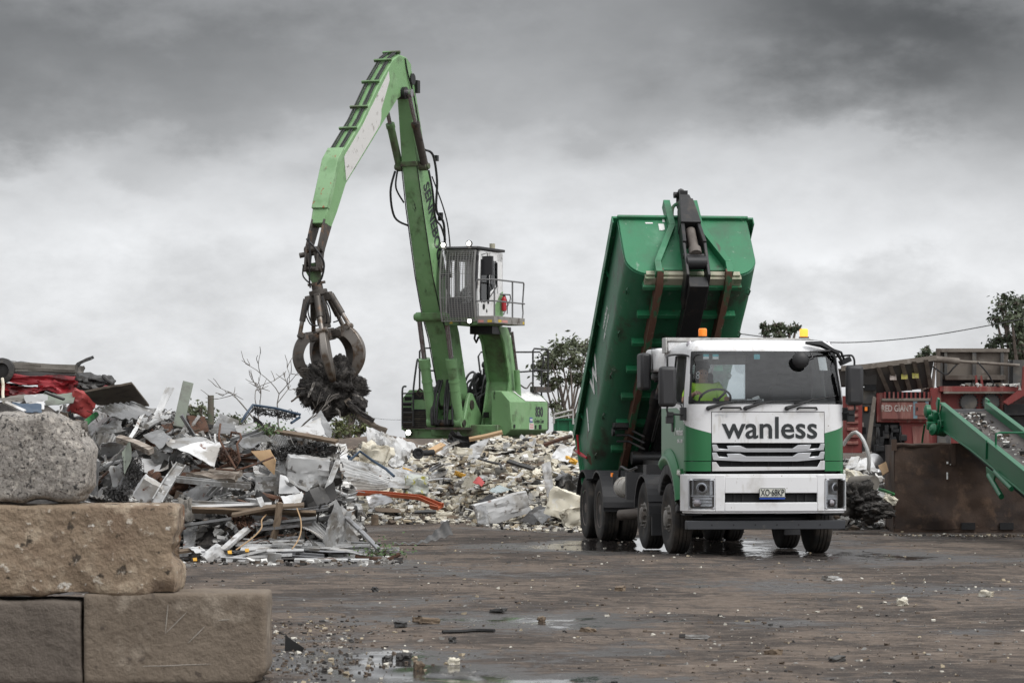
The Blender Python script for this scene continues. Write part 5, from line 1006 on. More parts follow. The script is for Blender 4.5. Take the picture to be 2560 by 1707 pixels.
MH = Heap('rubble_heap', 800, 1470, [(800, 63.5), (1000, 65), (1150, 65), (1250, 62), (1330, 60.5), (1470, 59.5)], [(800, 70), (1470, 68)], [(800, 75), (1470, 74)],
          [(800, 1140), (900, 1120), (1000, 1126), (1090, 1112), (1180, 1102), (1270, 1100), (1330, 1092), (1420, 1082), (1470, 1080)], M['heap_mixed'], seed=5, amp=.10, pw=.85)
RH = Heap('scrap_heap', 2080, 2270, [(2080, 57), (2270, 58.5)], [(2080, 60.5), (2270, 61.5)], [(2080, 63), (2270, 63)], [(2080, 1150), (2160, 1158), (2210, 1175), (2240, 1215), (2270, 1270)], M['heap_dark'], n=30, seed=9)

SC_ = {}
def sm(k, col, rough=.5, metal=.0, marks=(), vary=.15): SC_[k] = mat('scrap_' + k, col, rough, metal, marks, (18, .2, .006), vary)
sm('white', (.56, .56, .555), .45, 0, [((.36, .34, .31), 2.2, .47, .62), ((.16, .14, .12), 5, .58, .68), (RUST, 4, .64, .69)])
sm('pale', (.36, .36, .355), .45, .15, [((.19, .175, .155), 2.2, .46, .62), ((.52, .52, .51), 5, .55, .65), ((.08, .07, .06), 6, .60, .68), (RUST, 5, .66, .71)])
sm('grey', (.20, .20, .20), .45, .25, [((.09, .085, .075), 2.5, .46, .62), ((.33, .33, .325), 5, .58, .68), (RUST, 4, .63, .70)])
sm('dark', (.045, .043, .041), .5, .2, [((.10, .09, .08), 4, .55, .7)])
sm('steel', (.30, .30, .305), .30, .7, [((.14, .13, .12), 3, .46, .62), ((.06, .055, .05), 7, .60, .68)])
sm('rust', (.11, .055, .034), .8, .2, [((.05, .035, .028), 5, .5, .65), ((.20, .12, .08), 9, .6, .7)])
sm('wood', (.17, .125, .085), .85, 0, [((.09, .065, .045), 4, .45, .65, (1, 7, 7))])
sm('ply', (.42, .28, .155), .8, 0, [((.30, .19, .10), 3, .5, .7), ((.16, .11, .07), 7, .66, .73)])
sm('log', (.30, .26, .22), .9, 0, [((.11, .085, .065), 2.2, .42, .6, (1, 5, 9)), ((.5, .46, .42), 3, .58, .68, (1, 5, 9))])
sm('foam', (.60, .56, .46), .9, 0, [((.42, .37, .28), 4, .5, .65), ((.70, .68, .62), 7, .58, .68), (MUD, 6, .66, .72)])
sm('chip', (.50, .46, .38), .9, 0, [((.30, .25, .18), 2, .5, .6)], .5)
sm('red', (.25, .012, .018), .35, .1, [((.09, .008, .01), 2.5, .46, .62), (MUD, 5, .58, .68), ((.02, .015, .015), 3, .62, .70, (1, 1, 4))])
sm('redmatt', (.36, .045, .04), .6, 0, [((.2, .03, .03), 4, .5, .65)])
sm('orange', (.36, .095, .04), .55, 0, [((.25, .08, .04), 4, .55, .7)])
sm('blue', (.030, .055, .090), .45, .1)
sm('green', (.03, .16, .05), .45, 0, [((.02, .07, .03), 4, .5, .65)])
sm('olive', (.15, .17, .135), .6, 0, [((.09, .09, .075), 3, .5, .7)])
sm('stain', (.42, .44, .40), .4, 0, [((.32, .30, .03), 5, .50, .60), ((.14, .13, .08), 7, .62, .7)])
sm('yellow', (.6, .32, .03), .5)
sm('rubber', (.018, .018, .018), .8)
sm('board', (.17, .155, .135), .8, 0, [((.10, .09, .075), 2.5, .45, .65)])
sm('glass', (.32, .38, .38), .15, .1)
SM = SC_
def lb(o, label, cat, group=None): return tag(o, label, cat, group)
def nrm_noise(p, s): return mn.noise(p + Vector((s * 3.1, s * 1.7, s)))
def quad(name, cs, mt, label, cat, crumple=.03, th=.012, nu=14, nv=10, seed=None, fold=0., corr=0, group=None, freq=3.0):
    """a sheet through four corners (px, py, D), crumpled, folded or corrugated"""
    seed = rng.uniform(0, 50) if seed is None else seed; P = [at(*c) for c in cs]; n = (P[1] - P[0]).cross(P[3] - P[0]).normalized(); L1 = (P[1] - P[0]).length; b = MB(); c0 = sum(P, Vector()) / 4; LF = min(1.0, 1.6 * min(L1, (P[3] - P[0]).length, (P[2] - P[1]).length))
    rr = random.Random(seed); fl = [(rr.uniform(-1, 1), rr.uniform(-1, 1), rr.uniform(.2, .8), rr.uniform(-1, 1)) for _ in range(4)]
    if corr: nu = max(nu, int(corr * 5))
    def fn(u, v):
        p = P[0] * (1 - u) * (1 - v) + P[1] * u * (1 - v) + P[2] * u * v + P[3] * (1 - u) * v
        d = crumple * (nrm_noise(p * freq, seed) + .6 * abs(nrm_noise(p * freq * 2.3, seed)) - .2 + .35 * nrm_noise(p * freq * 5, seed))
        for a, b_, c, k in fl: d += .40 * fold * k * abs(a * (u - c) + b_ * (v - .5)) * LF
        if corr: d += .018 * math.sin(u * corr * 2 * math.pi)
        q = p + n * d
        if crumple > .02: e = min(u, v, 1 - u, 1 - v); q += (P[1] - P[0]) * (.05 * nrm_noise(p * 6, seed + 3) * (1 - min(1, e * 6)))
        return q - c0
    b.sheet(fn, nu, nv, th); o = b.build(name, mt, ang=24 if crumple > .02 and not corr else 40); o.location = c0
    return lb(o, label, cat, group)
def beam(name, P, w, h, mt, label, cat, shape='L', seed=1, group=None):
    """a bar of L, U, box or flat section along points (px, py, D)"""
    pts = [at(*p) for p in P]; c0 = sum(pts, Vector()) / len(pts); b = MB(); t = .12
    sec = {'L': [(0, 0), (w, 0), (w, t * h), (t * w, t * h), (t * w, h), (0, h)], 'U': [(0, 0), (w, 0), (w, h), (w * .88, h), (w * .88, t * h), (w * .12, t * h), (w * .12, h), (0, h)], 'box': [(0, 0), (w, 0), (w, h), (0, h)], 'T': [(0, 0), (w, 0), (w, h * .2), (w * .6, h * .2), (w * .6, h), (w * .4, h), (w * .4, h * .2), (0, h * .2)]}[shape]
    rot = random.Random(seed).uniform(-.5, .5); vs = []; n = len(sec)
    for i, p in enumerate(pts):
        d = (pts[min(i + 1, len(pts) - 1)] - pts[max(i - 1, 0)]).normalized(); s = d.cross(Vector((0, 0, 1))); s = s.normalized() if s.length > .1 else Vector((1, 0, 0)); u = s.cross(d); s, u = s * math.cos(rot) + u * math.sin(rot), u * math.cos(rot) - s * math.sin(rot)
        for a, c in sec: vs.append(p - c0 + s * (a - w / 2) + u * (c - h / 2))
    fs = [tuple(range(n - 1, -1, -1)), tuple(range((len(pts) - 1) * n, len(pts) * n))] + [(k * n + i, k * n + (i + 1) % n, (k + 1) * n + (i + 1) % n, (k + 1) * n + i) for k in range(len(pts) - 1) for i in range(n)]
    b.add(vs, fs); o = b.build(name, mt, ang=30); o.location = c0; return lb(o, label, cat, group)
def rod(name, P, r, mt, label, cat, closed=False, smoothn=0, group=None):
    pts = [at(*p) for p in P]; c0 = sum(pts, Vector()) / len(pts); pts = [p - c0 for p in pts]; pts = catmull(pts, smoothn) if smoothn else pts
    b = MB(); b.tube(pts, r, 7, closed=closed); o = b.build(name, mt, ang=50); o.location = c0; return lb(o, label, cat, group)
def crushed(name, c, dims, rot, mt, label, cat, seed=0, amp=.16, res=9, group=None, mats=None):
    """a crushed box: corners pulled about, faces dented"""
    b = MB(); bm = bmesh.new(); bmesh.ops.create_cube(bm, size=2); bmesh.ops.subdivide_edges(bm, edges=bm.edges[:], cuts=res, use_grid_fill=True); vs = []
    for v in bm.verts:
        p = v.co.copy(); q = Vector((p.x * dims[0] / 2, p.y * dims[1] / 2, p.z * dims[2] / 2)); s = Vector((seed, seed * 2, -seed)); k = amp * min(dims) * 2
        q += Vector((mn.noise(p * 1.1 + s), mn.noise(p * 1.1 + s * 2), mn.noise(p * 1.1 + s * 3))) * k; q += p.normalized() * k * .7 * (abs(mn.noise(p * 2.6 + s)) - .25) + p.normalized() * k * .25 * mn.noise(p * 7 + s)
        vs.append(q)
    b.add(vs, [tuple(v.index for v in f.verts) for f in bm.faces]); bm.free()
    o = b.build(name, mt, ang=22); o.location = c; o.rotation_euler = rot; return lb(o, label, cat, group)

# ---------------------------------------------------------------- filler pieces: a few shapes of each kind, copied about the heaps
def proto_sheet(seed, w, h, fold, crumple, corr=0):
    rr = random.Random(seed); fl = [(rr.uniform(-1, 1), rr.uniform(-1, 1), rr.uniform(-.3, .3), rr.choice((-1, 1))) for _ in range(3)]; b = MB()
    def fn(u, v):
        x, y = (u - .5) * w, (v - .5) * h; z = 0
        for a, c, o, k in fl: z += k * fold * max(0, a * x / w + c * y / h - o) * min(w, h)
        z += crumple * (mn.noise(Vector((x * 4, y * 4, seed))) + .5 * abs(mn.noise(Vector((x * 11, y * 11, seed)))))
        if corr: z += .02 * math.sin(x / .085 * 6.283)
        e = .12 * mn.noise(Vector((u * 3, v * 3, seed + 5)))
        return Vector((x * (1 + e), y * (1 + .3 * mn.noise(Vector((u * 2, v * 5, seed + 8)))), z))
    b.sheet(fn, 50 if corr else 10, 8, .008); return b
protos = []
def reg(name, mbs, mk, label, cat, group, wt, lo, hi, flat=0.):
    obs = []
    for k, b in enumerate(mbs):
        me = b.build(name, SM[mk], ang=26); obs.append(me)
    protos.append(dict(name=name, obs=obs, used=[0] * len(obs), label=label, cat=cat, group=group, wt=wt, lo=lo, hi=hi, flat=flat))
for mk, adj, wt in (('white', 'white', 18), ('pale', 'pale grey', 14), ('grey', 'grey', 7), ('dark', 'blackened', 7), ('steel', 'bare silvery', 7)):
    reg('metal_sheet', [proto_sheet(k + len(mk) * 10, .9, .40 + .1 * k, .6 + .2 * k, .09) for k in range(4)], mk, adj + ' bent sheet of thin metal jammed among the heaped scrap', 'sheet metal', adj + ' sheet scraps in the heaps', wt, .16, .72)
reg('corrugated_sheet', [proto_sheet(40 + k, .9, .6, .35, .03, 1) for k in range(2)], 'pale', 'torn piece of pale corrugated roofing poking from the scrap heap', 'roofing sheet', 'corrugated scraps in the heaps', 4, .5, 1.1)
def bars(shape, n=3):
    out = []
    for k in range(n):
        b = MB(); w = .030 + .016 * k; L = 1.0; bend = .10 * (k - 1)
        sec = {'L': [(0, 0), (w, 0), (w, .006), (.006, .006), (.006, w), (0, w)], 'U': [(0, 0), (w, 0), (w, w), (w - .006, w), (w - .006, .006), (.006, .006), (.006, w), (0, w)], 'box': [(0, 0), (w * 1.6, 0), (w * 1.6, w * .5), (0, w * .5)]}[shape]
        vs, fs, m_ = [], [], len(sec)
        for i in range(7):
            u = i / 6 - .5
            for a, c in sec: vs.append((u * L, a - w / 2, c + bend * (u * 2) ** 2))
        for i in range(6):
            for j in range(m_): fs.append((i * m_ + j, i * m_ + (j + 1) % m_, (i + 1) * m_ + (j + 1) % m_, (i + 1) * m_ + j))
        fs += [tuple(range(m_ - 1, -1, -1)), tuple(range(6 * m_, 7 * m_))]; b.add(vs, fs); out.append(b)
    return out
for mk, adj, sh, nm, wt in (('white', 'white painted', 'U', 'metal_channel', 13), ('steel', 'silvery', 'L', 'steel_angle', 11), ('rust', 'rusty', 'L', 'steel_angle', 4), ('pale', 'pale grey', 'U', 'metal_channel', 11), ('wood', 'brown', 'box', 'timber_plank', 7), ('dark', 'blackened', 'U', 'metal_channel', 5)):
    reg(nm, bars(sh), mk, adj + ' ' + nm.replace('_', ' ') + ' stuck at an angle in the scrap heap', nm.split('_')[1], adj + ' ' + nm.replace('_', ' ') + 's in the heaps', wt, .4, 1.3)
def pipes():
    out = []
    for k in range(3): b = MB(); b.tube(catmull([(-.5, 0, 0), (-.1, .02 * k, .03 * k), (.2, -.05 * k, .05 * k), (.5, .03, -.1 * k)], 4), .022 + .012 * k, 8); out.append(b)
    return out
for mk, adj, wt in (('rust', 'rusty', 3), ('pale', 'pale grey', 4)): reg('pipe', pipes(), mk, adj + ' bent pipe sticking out of the scrap heap', 'pipe', adj + ' pipes in the heaps', wt, .4, 1.1)
def lumps(n, seed, sq=.6):
    out = []
    for k in range(n):
        b = MB(); bm = bmesh.new(); bmesh.ops.create_cube(bm, size=1); bmesh.ops.subdivide_edges(bm, edges=bm.edges[:], cuts=3, use_grid_fill=True); vs = []
        for v in bm.verts: p = v.co; s = Vector((seed + k * 7.7,) * 3); q = p * (1 + .55 * mn.noise(p * 1.8 + s) + .3 * mn.noise(p * 5 + s)); q.z *= sq; q.y *= .8; vs.append(q)
        b.add(vs, [tuple(v.index for v in f.verts) for f in bm.faces]); bm.free(); out.append(b)
    return out
reg('crushed_casing', lumps(3, 3, .55), 'pale', 'pale grey crushed metal casing wedged into the heap', 'casing', 'pale crushed casings', 6, .25, .55)
reg('crushed_casing', lumps(3, 13, .5), 'dark', 'blackened crushed metal casing wedged into the heap', 'casing', 'dark crushed casings', 7, .25, .6)
reg('crushed_casing', lumps(2, 23, .6), 'rust', 'rusty crushed metal casing wedged into the heap', 'casing', 'rusty crushed casings', 3, .2, .45)
def wires():
    out = []
    for k in range(4):
        r_ = random.Random(k + 50); b = MB(); P = [Vector((-.5, 0, 0))]
        for j in range(5): P.append(P[-1] + Vector((.2, r_.gauss(0, .10), r_.gauss(0, .09))))
        b.tube(catmull(P, 4), .007, 4); out.append(b)
    return out
for mk, adj, wt in (('dark', 'dark', 9), ('rust', 'rusty', 6), ('pale', 'pale', 4)): reg('stray_wire', wires(), mk, adj + ' crooked wire sticking out of the scrap heap', 'wire', adj + ' stray wires in the heaps', wt, .5, 1.3)
LEFT = protos[:]; protos = []
reg('foam_lump', lumps(5, 33, .55), 'foam', 'cream lump of broken insulation foam lying on the rubble heap', 'foam lump', 'foam lumps on the rubble heap', 20, .10, .34)
reg('broken_board', [proto_sheet(60 + k, .6, .35, .1, .015) for k in range(3)], 'white', 'flat broken white board lying on the rubble heap', 'board', 'white boards on the rubble', 8, .3, .9, .6)
reg('broken_board', [proto_sheet(70 + k, .6, .3, .1, .015) for k in range(2)], 'wood', 'flat broken brown board lying on the rubble heap', 'board', 'brown boards on the rubble', 6, .3, .9, .6)
reg('metal_sheet', [proto_sheet(80 + k, .8, .5, .4, .05) for k in range(3)], 'pale', 'pale crumpled sheet half buried in the foam rubble', 'sheet metal', 'pale sheets in the rubble', 8, .3, .8, .4)
reg('metal_sheet', [proto_sheet(90 + k, .7, .45, .5, .06) for k in range(2)], 'dark', 'dark crumpled sheet half buried in the foam rubble', 'sheet metal', 'dark sheets in the rubble', 5, .3, .8, .4)
reg('timber_plank', bars('box', 2), 'wood', 'short brown timber lying across the foam rubble', 'plank', 'timbers on the rubble', 5, .4, 1.1, .5)
reg('metal_channel', bars('U', 2), 'white', 'short white channel lying across the foam rubble', 'channel', 'white channels on the rubble', 4, .4, 1.1, .5)
MID = protos
def drop(pr, p, s, rr, label=None, upright=0.):
    k = rr.randrange(len(pr['obs'])); src = pr['obs'][k]
    if pr['used'][k] == 0: o = src
    else: o = src.copy(); C.objects.link(o)
    pr['used'][k] += 1; o.location = p; o.scale = (s, s, s)
    f = 1 - pr['flat']; s = min(s, .8) if 'sheet' in pr['name'] and p.z > 1.5 else s; o.rotation_euler = (rr.gauss(0, .7) * f + upright, rr.gauss(0, .45) * f, rr.uniform(0, 6.283)); return lb(o, label or pr['label'], pr['cat'], pr['group'])
def lin_name(x, tab): return next(n for a, n in tab if x < a)
def scatter(heap, plist, n, px0, px1, seed, sz=1.0, out=.10, pyb=1415):
    rr = random.Random(seed); W = [p['wt'] for p in plist]
    for i in range(n):
        px = rr.uniform(px0, px1); t = rr.random() ** .8 * .98; p = heap.surf(px, t); pr = rr.choices(plist, W)[0]; s = pr['lo'] + (pr['hi'] - pr['lo']) * rr.random() ** 1.8; s *= sz * (.7 if t > .75 else 1)
        if YH - (p.z - EYE) * FPX / p.y > pyb: continue
        p += Vector((0, -out * rr.random(), rr.uniform(-.02, .10))); p.z = max(p.z, .06)
        core = re.split(r' (?:jammed|poking|stuck|sticking|wedged|lying|half)', pr['label'])[0]; mid = (pr['lo'] + pr['hi']) * .5 * sz
        size = 'small' if s < mid * .62 else 'long' if s > mid * 1.15 and pr['cat'] in ('channel', 'angle', 'plank', 'pipe', 'wire') else 'large' if s > mid * 1.15 else 'medium'
        lvl = 'low' if t < .33 else 'halfway up' if t < .68 else 'high'
        if heap is LH: zone = lin_name(px, ((262, 'behind the granite boulder'), (350, 'beside the dark wire roll'), (440, 'above the tan stone block'), (520, 'left of the rusty bar loop'), (610, 'under the leafless tree'), (690, 'around the tan plywood'), (770, 'by the crushed grey duct'), (9999, 'at the leaning angle iron')))
        elif heap is MH: zone = lin_name(px, ((900, 'by the blue bent tube'), (990, 'by the largest white sheet'), (1080, 'above the orange beam'), (1160, 'below the black wheel'), (1240, 'below the pale timber'), (1320, 'above the pale vehicle panel'), (9999, 'beside the tipping bin')))
        else: zone = lin_name(px, ((2160, 'beside the truck mudguard'), (9999, 'beside the rusty skip')))
        drop(pr, p, s, rr, '%s %s %s %s' % (size, core, lvl, zone))
scatter(LH, LEFT, 520, 150, 840, 21, 1.0, .25)
scatter(LH, LEFT, 60, 430, 900, 22, .6, .3)
scatter(MH, MID, 240, 815, 1440, 23)
scatter(MH, LEFT, 36, 830, 1440, 24, .7)
scatter(RH, LEFT, 46, 2100, 2240, 25, .6)
for pr in LEFT + MID:
    for k, u in enumerate(pr['used']):
        if not u: bpy.data.objects.remove(pr['obs'][k])

# rubble too fine to count: chips of foam, board and stone over the middle heap and round the toes
def chips(name, pts, sizes, mats, seed, sq=.6):
    g = np.random.default_rng(seed); n = len(pts); base = np.array([[x, y, z] for z in (-1, 1) for y in (-1, 1) for x in (-1, 1)], float) * .5
    v = base[None] * (1 + g.uniform(-.45, .35, (n, 8, 3))); v[:, :, 2] *= sq * g.uniform(.4, 1.2, (n, 1)); v[:, :, 1] *= g.uniform(.4, 1.0, (n, 1)); v *= np.array(sizes)[:, None, None]
    a, t = g.uniform(0, 6.283, n), g.normal(0, .5, n); ca, sa, ct, st_ = np.cos(a), np.sin(a), np.cos(t), np.sin(t)
    Rz = np.zeros((n, 3, 3)); Rz[:, 0, 0] = ca; Rz[:, 0, 1] = -sa * ct; Rz[:, 0, 2] = sa * st_; Rz[:, 1, 0] = sa; Rz[:, 1, 1] = ca * ct; Rz[:, 1, 2] = -ca * st_; Rz[:, 2, 1] = st_; Rz[:, 2, 2] = ct
    v = np.einsum('nij,nkj->nki', Rz, v) + np.array(pts)[:, None, :]
    fq = np.array([(0, 2, 3, 1), (4, 5, 7, 6), (0, 1, 5, 4), (1, 3, 7, 5), (3, 2, 6, 7), (2, 0, 4, 6)]); f = (np.arange(n)[:, None, None] * 8 + fq[None]).reshape(-1, 4)
    me = bpy.data.meshes.new(name); me.from_pydata(v.reshape(-1, 3).tolist(), [], f.tolist())
    for m_ in mats: me.materials.append(m_)
    me.polygons.foreach_set('material_index', np.repeat(g.integers(0, len(mats), n), 6).tolist()); me.update()
    o = bpy.data.objects.new(name, me); C.objects.link(o); return tag(o, kind='stuff')
cm = [mat('chip_%s' % k, c, .9) for k, c in (('cream', (.54, .50, .41)), ('white', (.66, .65, .62)), ('buff', (.36, .30, .21)), ('grey', (.22, .21, .195)), ('brown', (.10, .075, .055)), ('black', (.03, .028, .026)), ('pale', (.55, .52, .45)))]
rr = random.Random(31); P, Z = [], []
for i in range(15000): px = rr.uniform(800, 1475); P.append(MH.surf(px, rr.random() ** .75 * 1.05, .02)); Z.append(.035 + .15 * rr.random() ** 3)
for i in range(900): px = rr.uniform(830, 1480); D = lin(px, MH.toe) - rr.random() ** 2 * 4; x = (px - 1280) / FPX * D; P.append((x, D, ground_z(x, D) + .02)); Z.append(.03 + .12 * rr.random() ** 3)
chips('rubble', P, Z, [cm[0], cm[1], cm[2], cm[3], cm[6], cm[4], cm[5], cm[0], cm[6]], 3)
P, Z = [], []
for i in range(4500): px = rr.uniform(150, 900); P.append(LH.surf(px, rr.random() ** .8, .02)); Z.append(.05 + .15 * rr.random() ** 2)
for i in range(420): px = rr.uniform(430, 1010); D = 43.2 - rr.random() ** 2 * 2.2; x = (px - 1280) / FPX * D; P.append((x, D, ground_z(x, D) + .01)); Z.append(.02 + .10 * rr.random() ** 3)
for i in range(700): px = rr.uniform(2090, 2260); P.append(RH.surf(px, rr.random(), .02)); Z.append(.05 + .15 * rr.random() ** 2)
chips('scrap_debris', P, Z, [cm[5], cm[4], cm[3], cm[3], cm[1], cm[5]], 4)
P, Z = [], []
for i in range(9000):
    D = 18.5 + 50 * rr.random() ** 1.5; x = rr.uniform(-.145, .165) * D
    if vnoise(x, D * .7, .8, 7) + rr.uniform(-.45, .45) < -.05: continue
    P.append((x, D, ground_z(x, D) + .002)); Z.append(.010 + .05 * rr.random() ** 4)
for i in range(1300): D = rr.uniform(19, 29); px = rr.gauss(770, 110); x = (px - 1280) / FPX * D; P.append((x, D, ground_z(x, D) + .004)); Z.append(.008 + .045 * rr.random() ** 3)
for i in range(700): D = 19.5 + rr.gauss(.9, .5); x = rr.uniform(.3, 3.2); P.append((x, D + (x - 1) * .25, ground_z(x, D) + .004)); Z.append(.008 + .035 * rr.random() ** 3)
for i in range(400): D = 54.2 + rr.gauss(0, .12) + .0; x = rr.uniform(6.3, 9.3); P.append((x, D - (x - 6) * .25, ground_z(x, D) + .01)); Z.append(.02 + .06 * rr.random() ** 2)
chips('gravel', P, [z * .75 for z in Z], [cm[4], cm[4], cm[3], cm[4], cm[5], cm[5], cm[2], cm[6], cm[4], cm[3]], 5, .7)

# ---------------------------------------------------------------- the pieces one can tell apart: left heap
Q, Bm_, Rd = quad, beam, rod
sm('brown', (.085, .068, .052), .85, 0, [((.05, .04, .032), 3, .5, .65)])
Q('board', [(211, 978, 46.9), (329, 956, 47.0), (373, 1013, 48.4), (243, 1011, 48.2)], SM['brown'], 'flat brown board tilted over the red panel at the heap top', 'board', .012, .03, fold=.0)
o = crushed('red_car_door', at(206, 1008, 48.6), (.36, .22, .34), (.2, .35, .2), SM['redmatt'], 'matt red rounded panel under the tilted brown board', 'car panel', 4, .10)
Bm_('timber_post', [(446, 1068, 47), (458, 1010, 47.2), (470, 958, 47.5)], .16, .06, SM['olive'], 'grey green tapered timber standing on end at the heap top', 'post', 'box')
Q('metal_sheet', [(380, 1044, 47), (400, 1040, 47.1), (437, 968, 47.3), (418, 966, 47.5)], SM['white'], 'white folded sheet leaning upright beside the grey green post', 'sheet metal', .05, .01, fold=.1)
Rd('pipe', [(366, 1066, 46.2), (381, 1057, 46.6), (398, 1050, 47.2)], .045, SM['pale'], 'short open ended pale pipe below the leaning white sheet', 'pipe')
Q('corrugated_sheet', [(238, 1020, 47), (330, 1008, 47), (420, 1034, 47.4), (300, 1050, 46.2)], SM['grey'], 'dark curled corrugated sheet below the tilted brown board', 'roofing sheet', .05, .006, corr=7, fold=.15)
Rd('green_pipe', [(196, 1078, 46.6), (222, 1050, 47), (240, 1036, 47.5)], .045, SM['green'], 'green tube slanting up beside the granite boulder', 'tube')
Q('metal_sheet', [(443, 1122, 45.0), (512, 1104, 45.4), (553, 1110, 45.3), (536, 1169, 44.9)], SM['white'], 'bright white bent panel sagging over the left heap face', 'sheet metal', .04, .008, fold=.16)
Q('plywood', [(627, 1128, 44.9), (676, 1124, 44.9), (689, 1150, 44.8), (686, 1187, 44.8)], SM['ply'], 'tan square of plywood with a ragged top edge', 'plywood', .012, .018)
crushed('wooden_crate', at(371, 1226, 44.3), (.30, .26, .30), (.3, .55, .2), SM['white'], 'white battered box with a rusty stripe beside the tan stone block', 'box', 8, .05)
Bm_('metal_beam', [(440, 1197, 44.4), (530, 1206, 44.4), (627, 1214, 44.4)], .09, .07, SM['pale'], 'long pale channel lying level across the dark hollow', 'beam', 'U')
Q('weathered_board', [(464, 1190, 44.5), (540, 1176, 44.6), (606, 1178, 44.6), (590, 1204, 44.4)], SM['log'], 'thick weathered timber slab with grey flaking grain', 'timber', .05, .08, freq=4)
Rd('bent_rebar', [(551, 1060, 45), (547, 1090, 44.6), (549, 1100, 44.5), (590, 1172, 44.3), (600, 1150, 44.3), (592, 1110, 44.4), (603, 1095, 44.5), (600, 1084, 44.6), (578, 1080, 44.7), (577, 1092, 44.7)], .016, SM['rust'], 'rusty steel bar bent into a tall open loop', 'steel bar')
Rd('bent_rebar', [(540, 1172, 44.5), (590, 1176, 44.3), (640, 1160, 44.4), (684, 1142, 44.5)], .014, SM['rust'], 'thin rusty bar running behind the tan plywood', 'steel bar')
crushed('sheet_duct', at(768, 1178, 45.0), (.58, .45, .38), (.1, .12, .15), SM['pale'], 'big grey riveted duct crushed flat at the right of the heap', 'duct', 3, .07, 10)
Q('metal_sheet', [(697, 1234, 44.3), (700, 1186, 44.4), (714, 1190, 44.4), (753, 1232, 44.2)], SM['white'], 'white triangular sheet standing with a rusty band', 'sheet metal', .02, .01)
Bm_('steel_angle', [(801, 1268, 44.0), (824, 1206, 44.4), (848, 1144, 44.9)], .07, .07, SM['pale'], 'straight pale angle iron leaning against the right end of the heap', 'angle iron', 'L')
Rd('steel_ring', [(846 + 5 * math.cos(a * .628), 1124 + 9 * math.sin(a * .628), 44.9) for a in range(10)], .008, SM['dark'], 'small dark wire ring above the leaning angle iron', 'ring', True)
def wirebed(name, cs, n, mt, label, cat, seed, amp=.12, r=.006):
    rr = random.Random(seed); P = [at(*c) for c in cs]; b = MB(); c0 = sum(P, Vector()) / 4
    for i in range(n):
        q = Vector((rr.random(), rr.random(), 0)); pts = []
        d = Vector((rr.gauss(0, 1), rr.gauss(0, .6), 0)).normalized() * rr.uniform(.08, .3)
        for j in range(6):
            u, v = q.x + d.x * j / 5, q.y + d.y * j / 5; u, v = min(max(u, 0), 1), min(max(v, 0), 1)
            p = P[0] * (1 - u) * (1 - v) + P[1] * u * (1 - v) + P[2] * u * v + P[3] * (1 - u) * v - c0
            pts.append(p + Vector((rr.gauss(0, .02), rr.gauss(0, amp), rr.gauss(0, .025))))
        b.tube(catmull(pts, 2), r, 3)
    o = b.build(name, mt, ang=180); o.location = c0; return lb(o, label, cat)
wirebed('wire_netting', [(683, 1122, 45.6), (816, 1104, 46), (818, 1142, 45.6), (700, 1146, 45.2)], 260, SM['dark'], 'rolled dark wire netting above the crushed grey duct', 'netting', 3)
wirebed('wire_netting', [(305, 1150, 45.2), (352, 1140, 45.2), (352, 1210, 44.8), (318, 1220, 44.7)], 240, SM['dark'], 'dark standing roll of fine wire beside the white box', 'netting', 5, .05, .004)
wirebed('wire_netting', [(262, 1225, 44.6), (316, 1215, 44.6), (320, 1258, 44.3), (262, 1258, 44.3)], 160, SM['dark'], 'dark wire tangle low beside the granite boulder', 'netting', 6, .08, .005)
wirebed('wire_netting', [(552, 1120, 45.2), (590, 1126, 45.2), (592, 1160, 45), (550, 1150, 45)], 130, SM['rust'], 'thin rusty wire tangle under the white bent panel', 'wire tangle', 7, .06, .004)
Rd('tubular_frame', [(604, 1056, 46.6), (612, 1040, 46.6), (632, 1012, 46.8), (688, 1020, 47.0), (751, 1036, 47.2), (749, 1043, 47.2), (728, 1057, 47)], .020, SM['blue'], 'blue black bent tubular frame lying on the heap crest', 'tube frame')
Rd('tubular_frame', [(606, 1057, 46.4), (634, 1020, 47.3), (690, 1026, 47.4), (742, 1044, 47.6)], .012, SM['dark'], 'thin dark tube beside the blue black frame', 'tube')
wirebed('wire_tangle', [(630, 1018, 47), (740, 1034, 47.3), (735, 1048, 47.2), (640, 1032, 47)], 60, SM['dark'], 'loose dark wires strung across the blue black frame', 'wire', 8, .08, .006)
Q('metal_sheet', [(733, 1074, 46.4), (800, 1042, 46.8), (812, 1084, 46.4), (760, 1092, 46)], SM['white'], 'big white creased sheet on the crest under the grapple', 'sheet metal', .04, .008, fold=.15)
Q('metal_sheet', [(780, 1050, 46.9), (802, 1026, 47.2), (830, 1080, 46.8), (826, 1096, 46.4)], SM['grey'], 'grey triangular sheet behind the big white creased one', 'sheet metal', .03, .008)
Q('metal_sheet', [(526, 1082, 46.4), (551, 1034, 46.8), (598, 1052, 46.8), (590, 1084, 46.3)], SM['grey'], 'grey ribbed panel tilted up at the crest left of the dead tree', 'sheet metal', .012, .01, corr=5)
Q('metal_sheet', [(588, 1064, 46.4), (640, 1056, 46.6), (646, 1078, 46.2), (594, 1086, 46)], SM['pale'], 'pale flat panel on the crest below the dead tree', 'sheet metal', .03, .01, fold=.08)
Bm_('metal_channel', [(580, 1104, 45.6), (640, 1084, 45.8), (682, 1062, 46.2)], .10, .06, SM['grey'], 'grey channel sloping up to the heap crest', 'channel', 'U')
Q('metal_sheet', [(582, 1096, 45.8), (650, 1078, 46), (682, 1098, 45.6), (612, 1118, 45.2)], SM['grey'], 'dark grey curved sheet with a pale rim below the crest', 'sheet metal', .06, .008, fold=.2)
